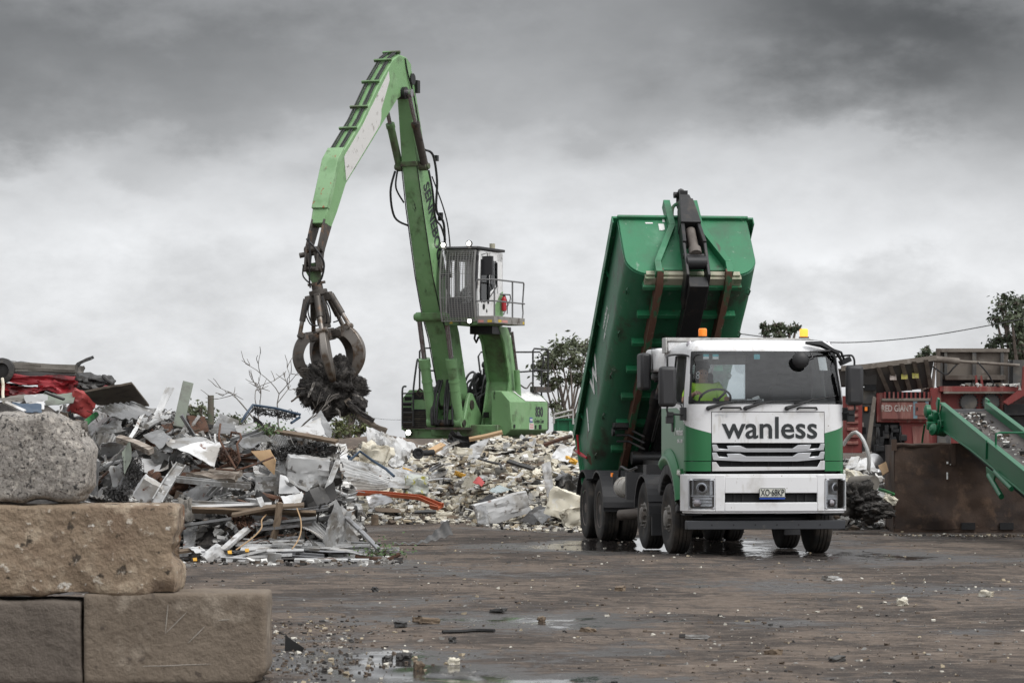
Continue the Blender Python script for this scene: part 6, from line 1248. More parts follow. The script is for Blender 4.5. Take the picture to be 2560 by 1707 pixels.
Bm_('timber_plank', [(690, 1078, 46), (770, 1090, 45.8), (842, 1104, 45.6)], .10, .04, SM['wood'], 'long brown plank lying along the crest', 'plank', 'box')
Q('bent_sheet', [(404, 1098, 45.8), (500, 1084, 46), (566, 1112, 45.6), (430, 1118, 45.2)], SM['pale'], 'pale curved sheet arching over the white bent panel', 'sheet metal', .04, .008, fold=.14)
Q('metal_sheet', [(357, 1088, 46), (402, 1070, 46.2), (430, 1096, 45.8), (400, 1128, 45.4)], SM['grey'], 'grey square sheet facing out above the white box', 'sheet metal', .03, .008, fold=.1)
Q('cement_sheet', [(398, 1128, 45.6), (420, 1098, 45.8), (440, 1104, 45.7), (432, 1130, 45.4)], SM['white'], 'small white folded sheet below the grey square one', 'sheet metal', .03, .01, fold=.2)
Bm_('timber_log', [(296, 1096, 45.6), (340, 1110, 45.4), (378, 1128, 45.2)], .10, .09, SM['log'], 'short pale log slanting down beside the grey square sheet', 'log', 'box')
Q('metal_sheet', [(350, 1040, 46.6), (362, 1034, 46.8), (330, 1096, 45.9), (318, 1100, 45.8)], SM['white'], 'white twisted strip hanging down the left heap face', 'strip', .03, .008)
Q('black_sheet', [(214, 1140, 45.6), (252, 1156, 45.2), (240, 1258, 44.4), (206, 1258, 44.6)], SM['dark'], 'black folded sheet standing behind the granite boulder', 'sheet metal', .05, .012, fold=.15)
Q('curved_strip', [(305, 1130, 45.3), (326, 1104, 45.5), (330, 1150, 45.0), (312, 1190, 44.8)], SM['olive'], 'dull green curved strip beside the dark wire roll', 'strip', .03, .01, fold=.2)
Bm_('metal_beam', [(392, 1254, 43.9), (420, 1206, 44.4), (452, 1162, 44.9)], .15, .06, SM['pale'], 'wide pale flat bar sloping up from the tan stone block', 'beam', 'U')
Bm_('steel_strut', [(520, 1240, 44.6), (548, 1212, 44.7)], .08, .05, SM['pale'], 'short pale strut under the level channel', 'strut', 'U')
# the flattened layers low on the heap
for k, (x0, x1, y0, y1, D, mk, nm, lab, cat) in enumerate((
    (480, 680, 1270, 1262, 43.7, 'white', 'metal_strip', 'long white strip in the flattened middle layer', 'strip'), (430, 640, 1256, 1264, 43.9, 'pale', 'metal_strip', 'pale strip along the top of the flattened layer', 'strip'),
    (480, 790, 1274, 1284, 43.5, 'wood', 'timber_plank', 'long brown board sticking out under the flattened layer', 'plank'), (580, 760, 1286, 1262, 43.4, 'wood', 'timber_plank', 'bowed brown board ending in a point', 'plank'),
    (600, 820, 1300, 1268, 43.6, 'steel', 'metal_strip', 'silver strip rising right out of the flattened layer', 'strip'), (430, 580, 1318, 1296, 43.6, 'grey', 'metal_strip', 'grey strip at the roof of the lower hollow', 'strip'),
    (620, 790, 1316, 1296, 43.5, 'grey', 'metal_strip', 'dark grey strip under the bowed board', 'strip'), (650, 780, 1322, 1308, 43.3, 'steel', 'metal_strip', 'thin bright strip above the white wedge', 'strip'),
    (400, 500, 1384, 1372, 43.1, 'wood', 'timber_plank', 'brown plank on the ground beside the stone stack', 'plank'), (404, 470, 1392, 1386, 42.9, 'grey', 'metal_strip', 'grey strip on the ground beside the stone stack', 'strip'),
    (566, 666, 1398, 1374, 42.7, 'white', 'window_frame', 'white framed strip raised at one end near the front', 'frame bar'), (566, 650, 1402, 1400, 42.6, 'white', 'window_frame', 'white frame bar flat on the ground at the heap front', 'frame bar'),
    (620, 730, 1392, 1386, 42.7, 'white', 'window_frame', 'white bar behind the flat frame bar', 'frame bar'), (680, 800, 1360, 1372, 43, 'pale', 'metal_channel', 'pale lilac channel in the low front layer', 'channel'),
    (700, 810, 1384, 1392, 42.8, 'steel', 'metal_channel', 'silver channel lying before the white wedge', 'channel'), (640, 760, 1380, 1378, 42.9, 'white', 'metal_channel', 'white channel in the low front layer', 'channel'),
    (736, 922, 1401, 1402, 42.55, 'white', 'window_frame', 'longest white frame bar lying flat at the heap front', 'frame bar'), (922, 1000, 1404, 1404, 42.6, 'pale', 'metal_strip', 'thin pale strip beyond the end of the longest white bar', 'strip'),
    (925, 998, 1376, 1374, 43.0, 'pale', 'metal_strip', 'pale flat strip beside the green twigs', 'strip'))):
    w = .10 if k < 6 else .075; Bm_(nm, [(x0, y0, D), ((x0 + x1) / 2, (y0 + y1) / 2 - (6 if k == 3 else 0), D), (x1, y1, D)], w * 1.5, .035 if k != 16 else .05, SM[mk], lab, cat, 'box' if mk == 'wood' or k == 16 else 'U', seed=k)
r9 = random.Random(91)
for k in range(22):
    x = r9.uniform(470, 900); L_ = r9.uniform(50, 190); y = r9.uniform(1346, 1402) - max(0, 560 - x) * .05; D = 43.6 - (y - 1340) / 62 * 1.0; sl = r9.uniform(-9, 9)
    Bm_('metal_strip', [(x, y, D), (x + L_ * .5, y + sl * .6 + r9.uniform(-3, 3), D - .05), (x + L_, y + sl, D - r9.uniform(-.3, .3))], r9.uniform(.05, .14), .02, SM[r9.choice(('white', 'white', 'pale', 'steel', 'grey'))], 'loose flat metal strip spilled at the front foot of the left heap', 'strip', 'U', seed=k, group='loose strips at the front foot of the left heap')
for k, (x, y, w) in enumerate(((600, 1352, 90), (680, 1344, 80), (858, 1392, 60))): Q('metal_sheet', [(x, y + 14, 43.0), (x + 8, y, 43.5), (x + w, y + 4, 43.4), (x + w - 6, y + 20, 42.9)], SM[('white', 'pale', 'white')[k]], ('flat white sheet lying right of the painted post foot', 'flat pale sheet lying behind the lilac channel', 'small white sheet lying before the broad white wedge')[k], 'sheet metal', .02, .01, fold=.1)
Q('metal_sheet', [(702, 1250, 43.8), (760, 1242, 43.9), (752, 1264, 43.5), (714, 1268, 43.4)], SM['white'], 'white curled sheet lying on the flattened layer', 'sheet metal', .05, .008, fold=.25)
Q('metal_sheet', [(640, 1246, 43.6), (654, 1242, 43.7), (664, 1266, 43.5), (652, 1268, 43.4)], SM['pale'], 'small pale square end on the flattened layer', 'sheet metal', .01, .02)
Q('sheet_wedge', [(758, 1366, 43.2), (774, 1346, 43.6), (926, 1374, 43.2), (916, 1388, 42.8)], SM['white'], 'broad white wedge of sheet sloping to the ground', 'sheet metal', .02, .012, fold=.03)
Q('sheet_wedge', [(742, 1312, 43.5), (756, 1306, 43.7), (838, 1352, 43.5), (826, 1358, 43.2)], SM['white'], 'narrow white sheet sloping above the broad wedge', 'sheet metal', .02, .012)
Q('window_panel', [(768, 1318, 43.5), (784, 1292, 43.8), (818, 1330, 43.6), (804, 1348, 43.3)], SM['pale'], 'ribbed pale panel standing in the front right corner', 'panel', .012, .012, corr=4)
Bm_('metal_channel', [(808, 1306, 43.7), (838, 1334, 43.5), (864, 1362, 43.3)], .11, .05, SM['grey'], 'grey track sloping down beside the ribbed pale panel', 'channel', 'U')
Rd('bent_tube', [(800, 1300, 43.8), (830, 1290, 43.6), (868, 1296, 43.3), (905, 1330, 43.0), (946, 1372, 42.8)], .035, SM['steel'], 'silver bent tube arching from the heap to the ground', 'tube')
Bm_('painted_post', [(556, 1376, 43.0), (594, 1342, 43.2), (634, 1310, 43.5)], .075, .06, SM['white'], 'white chipped square post slanting over the lower hollow', 'post', 'box')
crushed('white_bucket', at(534, 1388, 42.8), (.26, .22, .16), (.1, -.6, .3), SM['white'], 'white crushed tin with a rusty rim at the post foot', 'tin', 5, .09)
Q('metal_sheet', [(470, 1370, 43.1), (500, 1366, 43.2), (520, 1380, 42.9), (490, 1384, 42.8)], SM['white'], 'small white flap left of the crushed tin', 'sheet metal', .03, .008, fold=.1)
Rd('rope', [(666, 1286, 43.4), (654, 1300, 43.2), (654, 1318, 43.0), (640, 1336, 42.9), (618, 1354, 42.8), (590, 1374, 42.7)], .010, SM['ply'], 'tan cord trailing down over the lower hollow', 'cord', smoothn=4)
Rd('rope', [(742, 1270, 43.2), (752, 1300, 43.0), (752, 1330, 42.9), (744, 1352, 42.8), (730, 1372, 42.7)], .009, SM['ply'], 'thin tan cord hanging from the bowed board', 'cord', smoothn=4)
for x, y in ((574, 1380), (617, 1375), (487, 1398)): Q('plastic_clip', [(x - 5, y - 3, 42.65), (x + 5, y - 4, 42.65), (x + 6, y + 4, 42.6), (x - 4, y + 4, 42.6)], SM['yellow'], 'small yellow plastic clip on the front edge of the left heap', 'clip', .004, .012, 2, 2, group='yellow clips at the heap front')
crushed('round_lid', at(686, 1393, 42.6), (.18, .04, .12), (.2, .1, 0), SM['pale'], 'pale round lid lying before the white frame bars', 'lid', 2, .05, 6)
Q('grey_cloth', [(462, 1330, 43.8), (500, 1310, 43.9), (486, 1384, 43.3), (458, 1386, 43.3)], SM['grey'], 'grey draped sheet hanging into the lower hollow', 'sheet metal', .05, .008, fold=.25)
Q('grey_cloth', [(446, 1250, 43.9), (480, 1244, 43.9), (484, 1294, 43.5), (462, 1298, 43.5)], SM['board'], 'crumpled drab cloth beside the tan stone block', 'cloth', .08, .02, fold=.1, freq=6)
wirebed('rusty_chain', [(590, 1290, 43.5), (634, 1294, 43.5), (628, 1318, 43.4), (592, 1316, 43.4)], 60, SM['rust'], 'rusty clump of chain and wire in the lower hollow', 'wire clump', 9, .04, .008)
# leafy bits caught in the scrap
def sprig(name, c, r, n, mt, label, cat, seed, leaf=.05):
    rr = random.Random(seed); b = MB()
    for i in range(n):
        p = Vector((rr.gauss(0, r), rr.gauss(0, r * .6), abs(rr.gauss(0, r * .5)))); d = Vector((rr.gauss(0, 1), rr.gauss(0, 1), rr.gauss(0, .6))).normalized(); s = d.orthogonal().normalized() * leaf * .3
        b.add([p, p + d * leaf * .5 + s, p + d * leaf, p + d * leaf * .5 - s], [(0, 1, 2, 3)])
    for i in range(n // 12): b.tube([Vector((rr.gauss(0, r * .3), 0, 0)), Vector((rr.gauss(0, r), rr.gauss(0, r * .5), abs(rr.gauss(0, r * .6))))], .004, 3, m=1)
    o = b.build(name, [mt, SM['wood']], ang=180); o.location = c; return lb(o, label, cat)
M['leaf'] = mat('leaf', (.055, .10, .03), .6, 0, [((.10, .15, .05), 9, .5, .6)])
sprig('leafy_sprig', at(672, 1084, 46), .13, 260, M['leaf'], 'green leafy sprig caught on the heap crest', 'twigs', 4)
sprig('leafy_sprig', at(960, 1388, 42.9), .18, 160, M['leaf'], 'green twigs on the ground at the heap front', 'twigs', 5)
Rd('branch', [(890, 1390, 42.9), (930, 1396, 42.8), (970, 1398, 42.8), (1000, 1384, 42.8)], .03, SM['rust'], 'brown shredded branch beside the green twigs', 'branch', smoothn=4)
# crushed red car on the heap top
car = empty('crushed_car', at(118, 1000, 51.5), 0, 'flattened red car lying upside down on top of the left heap', 'crushed car')
def cpart(name, x0, x1, y0, y1, dep, mt, seed, amp=.12, dz=0): # pixel box relative to the car's place
    a, b_ = at(x0, y1, 51.5), at(x1, y0, 51.5); o = crushed(name, Vector(((a.x + b_.x) / 2, 51.5 + dz, (a.z + b_.z) / 2)) - Vector(car.location), (b_.x - a.x, dep, b_.z - a.z), (0, .05, .03), mt, None, None, seed, amp, 10); o.parent = car; return o
cpart('underbody', -120, 200, 908, 942, 1.5, SM['board'], 3, .10); cpart('sill', -120, 205, 930, 944, 1.58, SM['dark'], 5, .16)
for x0, x1, y0, y1, sd in ((42, 202, 940, 962, 6), (108, 200, 954, 984, 7), (-120, 40, 956, 985, 8), (40, 112, 968, 992, 9)): cpart('door_panel', x0, x1, y0, y1, 1.6, SM['red'], sd, .16, -.04)
cpart('floor_pan', 20, 66, 904, 922, 1.2, SM['grey'], 11, .12); cpart('bay', 190, 280, 944, 976, 1.0, SM['dark'], 13, .25); cpart('roof', -120, 200, 984, 1000, 1.5, SM['dark'], 15, .15)
b = MB(); b.lathe([(.16, -.15), (.2, -.1), (.2, .1), (.12, .12), (.11, .02), (.05, .03)], Vector(at(6, 926, 50.7)) - Vector(car.location), (0, -1, 0), 18); b.build('wheel_hub', SM['dark'], car)
Bm_('bent_bracket', [(186, 922, 51.2), (198, 908, 51.1), (214, 900, 51), (231, 894, 50.9)], .07, .05, SM['grey'], 'grey bent bracket rising from the crushed red car', 'bracket', 'U')
Rd('suspension_arm', [(226, 962, 51), (262, 960, 51), (266, 944, 51), (258, 940, 51), (268, 950, 50.9), (280, 958, 50.9)], .03, SM['dark'], 'dark suspension arm beyond the end of the crushed red car', 'car part', smoothn=3)
Q('red_scrap', [(240, 976, 50.4), (262, 962, 50.5), (282, 964, 50.5), (262, 974, 50.3)], SM['red'], 'bright red sliver behind the tilted brown board', 'sheet metal', .03, .01)
for cs, mk, lab in (([(-30, 1000, 48.5), (60, 988, 49), (110, 996, 48.6), (20, 1006, 48)], 'board', 'grey brown panel under the crushed red car'), ([(60, 990, 48.4), (120, 984, 48.6), (118, 1006, 48.2), (64, 1006, 48.1)], 'pale', 'pale frame panel under the crushed red car'), ([(110, 984, 48.5), (190, 980, 48.7), (184, 1010, 48.1), (116, 1012, 48)], 'olive', 'dull green sheet left of the red rounded panel'), ([(30, 1006, 47.4), (104, 1012, 47.4), (104, 1030, 47), (60, 1030, 47)], 'blue', 'dark blue torn sheet above the granite boulder'), ([(70, 1010, 47.6), (112, 1006, 47.6), (110, 1024, 47.3), (76, 1020, 47.3)], 'white', 'white rust streaked sheet above the granite boulder')):
    Q('metal_sheet', cs, SM[mk], lab, 'sheet metal', .04, .01, fold=.1)
Bm_('metal_trim', [(14, 1006, 47.2), (40, 1018, 47.1), (62, 1028, 47)], .06, .03, SM['white'], 'white straight trim sloping down over the granite boulder', 'trim', 'box')
Bm_('metal_trim', [(113, 980, 48), (138, 990, 47.9), (160, 998, 47.8)], .04, .03, SM['dark'], 'dark straight bar sloping above the red rounded panel', 'bar', 'box')
Rd('torn_strap', [(6, 946, 50.4), (8, 965, 50.3), (7, 985, 50.2), (10, 1006, 50)], .025, SM['foam'], 'pale torn strap hanging from the crushed car wheel', 'strap', smoothn=3)

# ---------------------------------------------------------------- the pieces one can tell apart: middle heap
Q('corrugated_sheet', [(852, 1226, 61.5), (850, 1146, 62.3), (1080, 1190, 64), (1020, 1222, 62)], SM['pale'], 'long pale corrugated sheet curving along the foot of the rubble', 'roofing sheet', .04, .006, 10, 30, fold=.06, freq=1, corr=8)
Q('corrugated_sheet', [(852, 1228, 61.4), (848, 1144, 62), (975, 1196, 62), (968, 1222, 61.6)], SM['pale'], 'ribbed end of pale roofing standing behind the angle iron', 'roofing sheet', .03, .006, 30, 14, corr=8, fold=.06)
def corrq(cs, k, mt, label, lift=0.):        # corrugated along the other direction
    return Q('corrugated_sheet', [cs[1], cs[2], cs[3], cs[0]], mt, label, 'roofing sheet', .03, .006, 20, 10, corr=k, fold=.06)
corrq([(914, 1238, 61), (970, 1232, 61.3), (982, 1254, 60.9), (924, 1266, 60.5)], 6, SM['steel'], 'small silvery corrugated sheet on the stump')
Bm_('orange_beam', [(852, 1230, 61.2), (960, 1234, 61.2), (1050, 1243, 61), (1100, 1264, 60.6)], .11, .07, SM['orange'], 'orange steel beam bent down at its right end', 'beam', 'U')
Bm_('orange_bracket', [(1082, 1262, 60.7), (1102, 1266, 60.6)], .2, .08, SM['orange'], 'orange drilled bracket at the end of the bent beam', 'bracket', 'U')
Q('crumpled_sheet', [(913, 1152, 64), (918, 1074, 65), (1046, 1116, 65), (1000, 1166, 63.6)], SM['white'], 'largest crumpled white sheet leaning on the rubble heap', 'sheet metal', .26, .01, 30, 24, fold=.25, freq=2.6)
crushed('foam_slab', at(938, 1140, 63.6), (.55, .3, .42), (0, .2, 0), SM['foam'], 'cream foam bulging from under the largest white sheet', 'foam', 5, .18)
Q('crumpled_sheet', [(876, 1200, 62.5), (890, 1160, 63.2), (970, 1172, 63.2), (986, 1204, 62.4)], SM['white'], 'white dished sheet in front of the blue tube', 'sheet metal', .18, .01, 22, 16, fold=.2, freq=3)
Q('crumpled_sheet', [(840, 1174, 62.6), (838, 1112, 63.2), (866, 1106, 63.4), (876, 1166, 62.8)], SM['white'], 'white torn sheet standing left of the blue tube', 'sheet metal', .10, .01, 14, 14, fold=.1, freq=2.5)
Rd('blue_tube', [(880, 1146, 62.6), (870, 1140, 62.6), (872, 1152, 62.5), (900, 1128, 62.8), (930, 1150, 62.6), (965, 1172, 62.2), (985, 1190, 62)], .028, SM['blue'], 'dark blue bent tube lying over the white sheets', 'tube')
crushed('stained_drum', at(1040, 1214, 62.3), (.42, .3, .34), (0, .1, .2), SM['stain'], 'clear grey box stained yellow green at the rubble foot', 'box', 6, .10)
crushed('white_casing', at(1256, 1272, 60.6), (1.0, .5, .42), (0, -.28, .1), SM['white'], 'long pale crushed vehicle panel at the right foot of the rubble', 'vehicle panel', 14, .055, 12)
Q('metal_sheet', [(1188, 1268, 60.2), (1214, 1262, 60.4), (1222, 1310, 59.8), (1196, 1312, 59.7)], SM['grey'], 'dark grey torn flap at the end of the pale vehicle panel', 'sheet metal', .08, .01, fold=.2)
Q('metal_sheet', [(1300, 1296, 60), (1352, 1258, 60.6), (1376, 1270, 60.2), (1336, 1312, 59.6)], SM['dark'], 'black curved sheet right of the pale vehicle panel', 'sheet metal', .07, .01, fold=.2)
Q('metal_sheet', [(1340, 1296, 59.8), (1372, 1262, 60), (1396, 1290, 59.6), (1360, 1316, 59.3)], SM['grey'], 'rusty grey curled sheet beside the cream panels', 'sheet metal', .08, .01, fold=.25)
crushed('foam_slab', at(1410, 1262, 59.2), (.6, .3, .52), (0, .35, 0), SM['foam'], 'big cream foam panel beside the rear truck wheels', 'foam panel', 9, .10)
crushed('foam_slab', at(1440, 1290, 58.6), (.5, .3, .3), (0, -.3, .2), SM['foam'], 'lower cream foam slab beside the rear truck wheels', 'foam panel', 19, .12)
Q('metal_sheet', [(1368, 1245, 59.8), (1354, 1165, 60.6), (1376, 1150, 60.8), (1386, 1240, 59.8)], SM['pale'], 'tall pale torn sheet standing beside the tipping bin', 'sheet metal', .08, .01, fold=.15)
Q('metal_sheet', [(1378, 1148, 61.5), (1402, 1112, 62), (1440, 1118, 61.8), (1420, 1158, 61.2)], SM['white'], 'white sheet high on the heap against the tipping bin', 'sheet metal', .06, .01, fold=.2)
Q('metal_sheet', [(1380, 1230, 60), (1400, 1190, 60.4), (1448, 1200, 60), (1440, 1236, 59.6)], SM['grey'], 'grey bent bonnet sheet beside the tipping bin', 'sheet metal', .08, .012, fold=.2)
crushed('dark_lump', at(1422, 1216, 59.8), (.4, .3, .3), (0, 0, .4), SM['dark'], 'dark crushed lump beside the tipping bin', 'casing', 25, .2)
b = MB(); c_ = at(1046, 1133, 64.6); b.lathe([(.05, -.06), (.10, -.06), (.115, -.03), (.115, .03), (.10, .06), (.07, .05), (.06, .03), (.02, .04)], c_ - Vector((0, .12, 0)), (.2, -1, 0), 20); b.cyl(c_, c_ + Vector((.3, .2, .02)), .06)
tag(b.build('small_wheel', SM['rubber']), 'small black spoked wheel on the rubble crest', 'wheel')
Bm_('timber_plank', [(1173, 1098, 66), (1215, 1090, 66), (1256, 1080, 66)], .12, .06, SM['ply'], 'pale new timber pointing up before the scrap handler', 'plank', 'box')
Bm_('timber_plank', [(1070, 1134, 65), (1086, 1124, 65.2), (1108, 1112, 65.4)], .14, .07, SM['ply'], 'split yellowish timber beside the black wheel', 'plank', 'box')
crushed('black_bag', at(1156, 1102, 66.2), (.5, .35, .20), (0, .35, 0), SM['rubber'], 'crumpled black plastic bag on the rubble crest', 'bag', 12, .3)
Q('crumpled_sheet', [(1170, 1148, 65), (1176, 1116, 65.6), (1226, 1092, 66), (1196, 1146, 65)], SM['pale'], 'pale muddy sheet leaning on the crest under the pale timber', 'sheet metal', .07, .012, fold=.1)
crushed('foam_block', at(1158, 1128, 65.3), (.34, .2, .14), (0, .1, .3), SM['foam'], 'white foam block with a flat top near the crest', 'foam', 31, .07, 6)
Bm_('white_trim', [(1108, 1122, 65), (1124, 1112, 65), (1148, 1104, 65)], .06, .04, SM['white'], 'white straight trim left of the black bag', 'trim', 'L')
Bm_('white_trim', [(1102, 1098, 65.6), (1116, 1108, 65.4), (1126, 1114, 65.2)], .06, .03, SM['white'], 'white blue edged trim above the straight one', 'trim', 'L')
Rd('grey_pipe', [(1196, 1146, 64.2), (1230, 1156, 63.8), (1250, 1160, 63.6), (1254, 1172, 63.4)], .025, SM['dark'], 'dark hooked pipe lying across the rubble face', 'pipe', smoothn=3)
Bm_('steel_tube', [(1360, 1112, 63.5), (1400, 1098, 63.6), (1430, 1090, 63.7)], .06, .06, SM['rust'], 'rusty tube slanting up towards the tipping bin', 'tube', 'box')
Bm_('grey_bar', [(1270, 1152, 64), (1300, 1162, 63.8), (1334, 1172, 63.6)], .10, .05, SM['dark'], 'dark flat bar lying across the right of the rubble', 'bar', 'box')
Bm_('steel_angle', [(1076, 1176, 63.8), (1092, 1166, 64), (1106, 1160, 64.2)], .08, .05, SM['steel'], 'short silvery bar on the rubble face', 'bar', 'U')
Q('red_scrap', [(1182, 1204, 62.6), (1198, 1192, 62.9), (1212, 1208, 62.6), (1204, 1216, 62.3)], SM['redmatt'], 'red bent scrap in the middle of the rubble', 'sheet metal', .05, .01, fold=.3)
Q('teal_sheet', [(1222, 1226, 62), (1250, 1212, 62.3), (1280, 1222, 62), (1246, 1236, 61.6)], SM['glass'], 'pale teal curved sheet on the right of the rubble', 'sheet metal', .06, .01, fold=.2)
Q('black_sheet', [(1192, 1252, 61.2), (1222, 1232, 61.6), (1248, 1250, 61.2), (1224, 1264, 60.8)], SM['rubber'], 'black flap behind the pale vehicle panel', 'sheet', .06, .012, fold=.2)
for (x, y), lab in (((1150, 1186), 'orange foam lump in the middle of the rubble'), ((1020, 1178), 'orange brown lump left of the rubble middle'), ((1428, 1150), 'yellow orange strip high beside the tipping bin')): crushed('orange_lump', at(x, y, lin(x, MH.toe) + 1.6), (.22, .12, .08), (.2, .4, .3), SM['yellow'], lab, 'lump', x, .2, 5)
b = MB(); p = at(937, 1285, 60.8); b.cyl((p.x, p.y, 0), (p.x, p.y, .20), .075, .07, 12); tag(b.build('tree_stump', SM['wood']), 'short brown round post under the small corrugated sheet', 'stump')
Bm_('green_bar', [(1036, 1280, 60.2), (1062, 1279, 60.2), (1090, 1279, 60.2)], .10, .04, SM['dark'], 'dark flat bar on the ground below the orange beam', 'bar', 'box')
# sheet of roofing curling up from the open ground
p0 = 49.6
b = MB()
def roof_fn(u, v):
    x = (984 + 150 * u - 1280) / FPX * p0; z = .02 + .40 * max(0, (u - .42) / .58) ** 1.7 * (1 - .25 * v); cu = max(0, (u - .35) / .65); return Vector((x - .10 * v * cu, p0 - .25 + .55 * v * (1 - .6 * cu) + .15 * u, .02 + .26 * cu ** 1.6 * (1 - v) * .55 + .38 * cu ** 1.5 * v + .016 * math.sin(u * 42 + v)))
b.sheet(roof_fn, 60, 6, .005); sm('slate', (.075, .073, .07), .5, .2, [((.14, .13, .12), 3, .5, .65)]); tag(b.build('corrugated_sheet', SM['slate'], ang=45), 'lone dark corrugated sheet curling up from the open yard', 'roofing sheet')
# ---------------------------------------------------------------- right heap
Rd('bent_tube', [(2108, 1112, 56.5), (2122, 1092, 56.4), (2140, 1080, 56.3), (2158, 1100, 56.2), (2172, 1140, 56.2), (2171, 1174, 56.3)], .035, SM['white'], 'white bent tube arching up beside the truck', 'tube', smoothn=2)
b = MB(); c_ = at(2190, 1152, 57.4); b.lathe([(.02, -.03), (.15, -.02), (.165, 0), (.15, .02), (.05, .03)], c_, (.4, -.7, .5), 24); tag(b.build('drum_cover', SM['steel']), 'round silvery drum lid behind the white bent tube', 'lid')
Q('metal_sheet', [(2134, 1178, 56.8), (2150, 1142, 57.2), (2180, 1150, 57.2), (2196, 1180, 56.6)], SM['white'], 'white crumpled sheet under the drum lid', 'sheet metal', .08, .01, fold=.2)
Q('metal_sheet', [(2112, 1176, 56.6), (2128, 1142, 57), (2150, 1142, 57), (2140, 1166, 56.6)], SM['white'], 'white square card beside the truck mudguard', 'card', .03, .01, fold=.1)
Q('plywood', [(2196, 1164, 57), (2214, 1156, 57.2), (2222, 1180, 56.8), (2206, 1190, 56.6)], SM['ply'], 'brown board right of the drum lid', 'board', .03, .015)
crushed('foam_slab', at(2136, 1194, 56.4), (.34, .2, .2), (0, .3, 0), SM['foam'], 'yellowish foam lump behind the dark drum', 'foam', 42, .2)
b = MB(); c_ = at(2164, 1206, 56); b.tube([c_ + Vector((-.2, .3, -.02)), c_ + Vector((0, .05, .0)), c_ + Vector((.14, -.12, 0))], .13, 16); tag(b.build('drum', SM['board']), 'dark open drum lying on its side in the right heap', 'drum')
Q('foil_sheet', [(2146, 1214, 55.9), (2180, 1208, 56.1), (2230, 1236, 55.8), (2200, 1254, 55.4)], SM['pale'], 'pale crinkled foil sheet below the dark drum', 'foil', .09, .01, fold=.1, freq=5)
crushed('foam_slab', at(2226, 1248, 55.4), (.22, .2, .12), (0, .5, 0), SM['foam'], 'cream foam piece beside the rusty skip', 'foam', 44, .15)
tag(wad('wire_wad', at(2140, 1246, 55.6), .36, .36, .28, 260, M['wire_dark'], 21, .02, .006, .6), 'dark shaggy lump of fibre beside the truck bumper', 'wire wad'); tag(wad('wire_wad', at(2190, 1278, 55.2), .30, .28, .15, 200, M['wire_dark'], 23, .01, .006, .6), 'low dark fibre lump on the ground before the right heap', 'wire wad')
Bm_('green_strip', [(2196, 1222, 55.8), (2216, 1228, 55.8), (2236, 1236, 55.8)], .06, .04, SM['green'], 'green strip in the right heap', 'strip', 'box')
# ---------------------------------------------------------------- single bits on the open yard
def bit(px, py, s, mk, nm, lab, cat, sq=.6, seed=0): D = EYE * FPX / (py - YH); p = at(px, py, D); return crushed(nm, (p.x, p.y, s * sq * .40), (s, s * .7, s * sq), (0, .1, seed), SM[mk], lab, cat, seed + 3, .16, 5)
D_ = EYE * FPX / (1628 - YH); b = MB(); c_ = at(731, 1628, D_); b.add([c_ + Vector(v) for v in ((-.06, 0, 0), (.08, .02, 0), (.09, .0, .03), (-.03, .0, .11), (-.055, 0, .14), (0, .10, .0), (.03, .08, .04))], [(0, 1, 2, 3), (0, 3, 4), (1, 5, 6, 2), (2, 6, 3), (0, 4, 5), (3, 6, 5, 4), (0, 5, 1)]); tag(b.build('torn_rubber', SM['rubber']), 'black pointed scrap of rubber near the stone stack', 'rubber scrap')
for a in ((1010, 1652, .10, 'dark', 'dark_lump', 'square dark lump in the front puddle', 'lump', .6, 3), (968, 1652, .07, 'dark', 'dark_lump', 'small dark lump left of the square one', 'lump', .6, 4), (1046, 1674, .08, 'wood', 'stone', 'round brown stone in the front puddle', 'stone', .8, 5), (1002, 1566, .10, 'dark', 'clod', 'dark clod beside the pale gravel', 'clod', .5, 6), (1066, 1556, .20, 'wood', 'clod', 'long brown clod beside the dark one', 'clod', .25, 7), (1131, 1606, .07, 'dark', 'clod', 'small black clod in mid yard', 'clod', .7, 8),
          (1246, 1529, .14, 'dark', 'clod', 'flat dark sliver lying in mid yard', 'sliver', .25, 9), (1354, 1554, .06, 'wood', 'stone', 'brown stone by the wet streak in mid yard', 'stone', .8, 10), (2256, 1512, .14, 'foam', 'foam_lump', 'cream foam lump alone on the right of the yard', 'foam lump', .5, 11), (2466, 1491, .13, 'foam', 'foam_lump', 'pale lump near the right photo edge', 'foam lump', .5, 12), (2080, 1450, .2, 'pale', 'crumpled_paper', 'pale crumpled scrap in the yard before the truck', 'paper', .25, 13),
          (1744, 1596, .26, 'pale', 'flat_sheet', 'flat pale sheet lying in the yard before the truck', 'sheet', .12, 14), (1932, 1638, .12, 'wood', 'clod', 'brown clod in the front right of the yard', 'clod', .4, 15), (2092, 1652, .11, 'dark', 'clod', 'black clod in the front right of the yard', 'clod', .35, 16), (1550, 1476, .13, 'wood', 'clod', 'brown clod right of the yard middle', 'clod', .4, 17), (1470, 1579, .12, 'wood', 'clod', 'thin brown clod in mid yard', 'clod', .3, 18), (1134, 1660, .08, 'foam', 'stone', 'cream stone at the front puddle edge', 'stone', .6, 19), (938, 1478, .07, 'dark', 'clod', 'dark clod behind the wet streak', 'clod', .7, 20), (888, 1312, .12, 'rubber', 'rubber_tube', 'black rubber stub behind the silver bent tube', 'rubber scrap', .5, 21)): bit(*a[:7], sq=a[7], seed=a[8])
b = MB(); b.tube(catmull([at(1106, 1583, 27), at(1150, 1582, 27.1), at(1190, 1579, 27.3), at(1236, 1580, 27.2)], 4), .016, 5); o = b.build('rubber_strip', SM['rubber']); o.location.z = -at(1170, 1581, 27.15).z + .016; tag(o, 'long thin black strip lying in mid yard', 'strip')
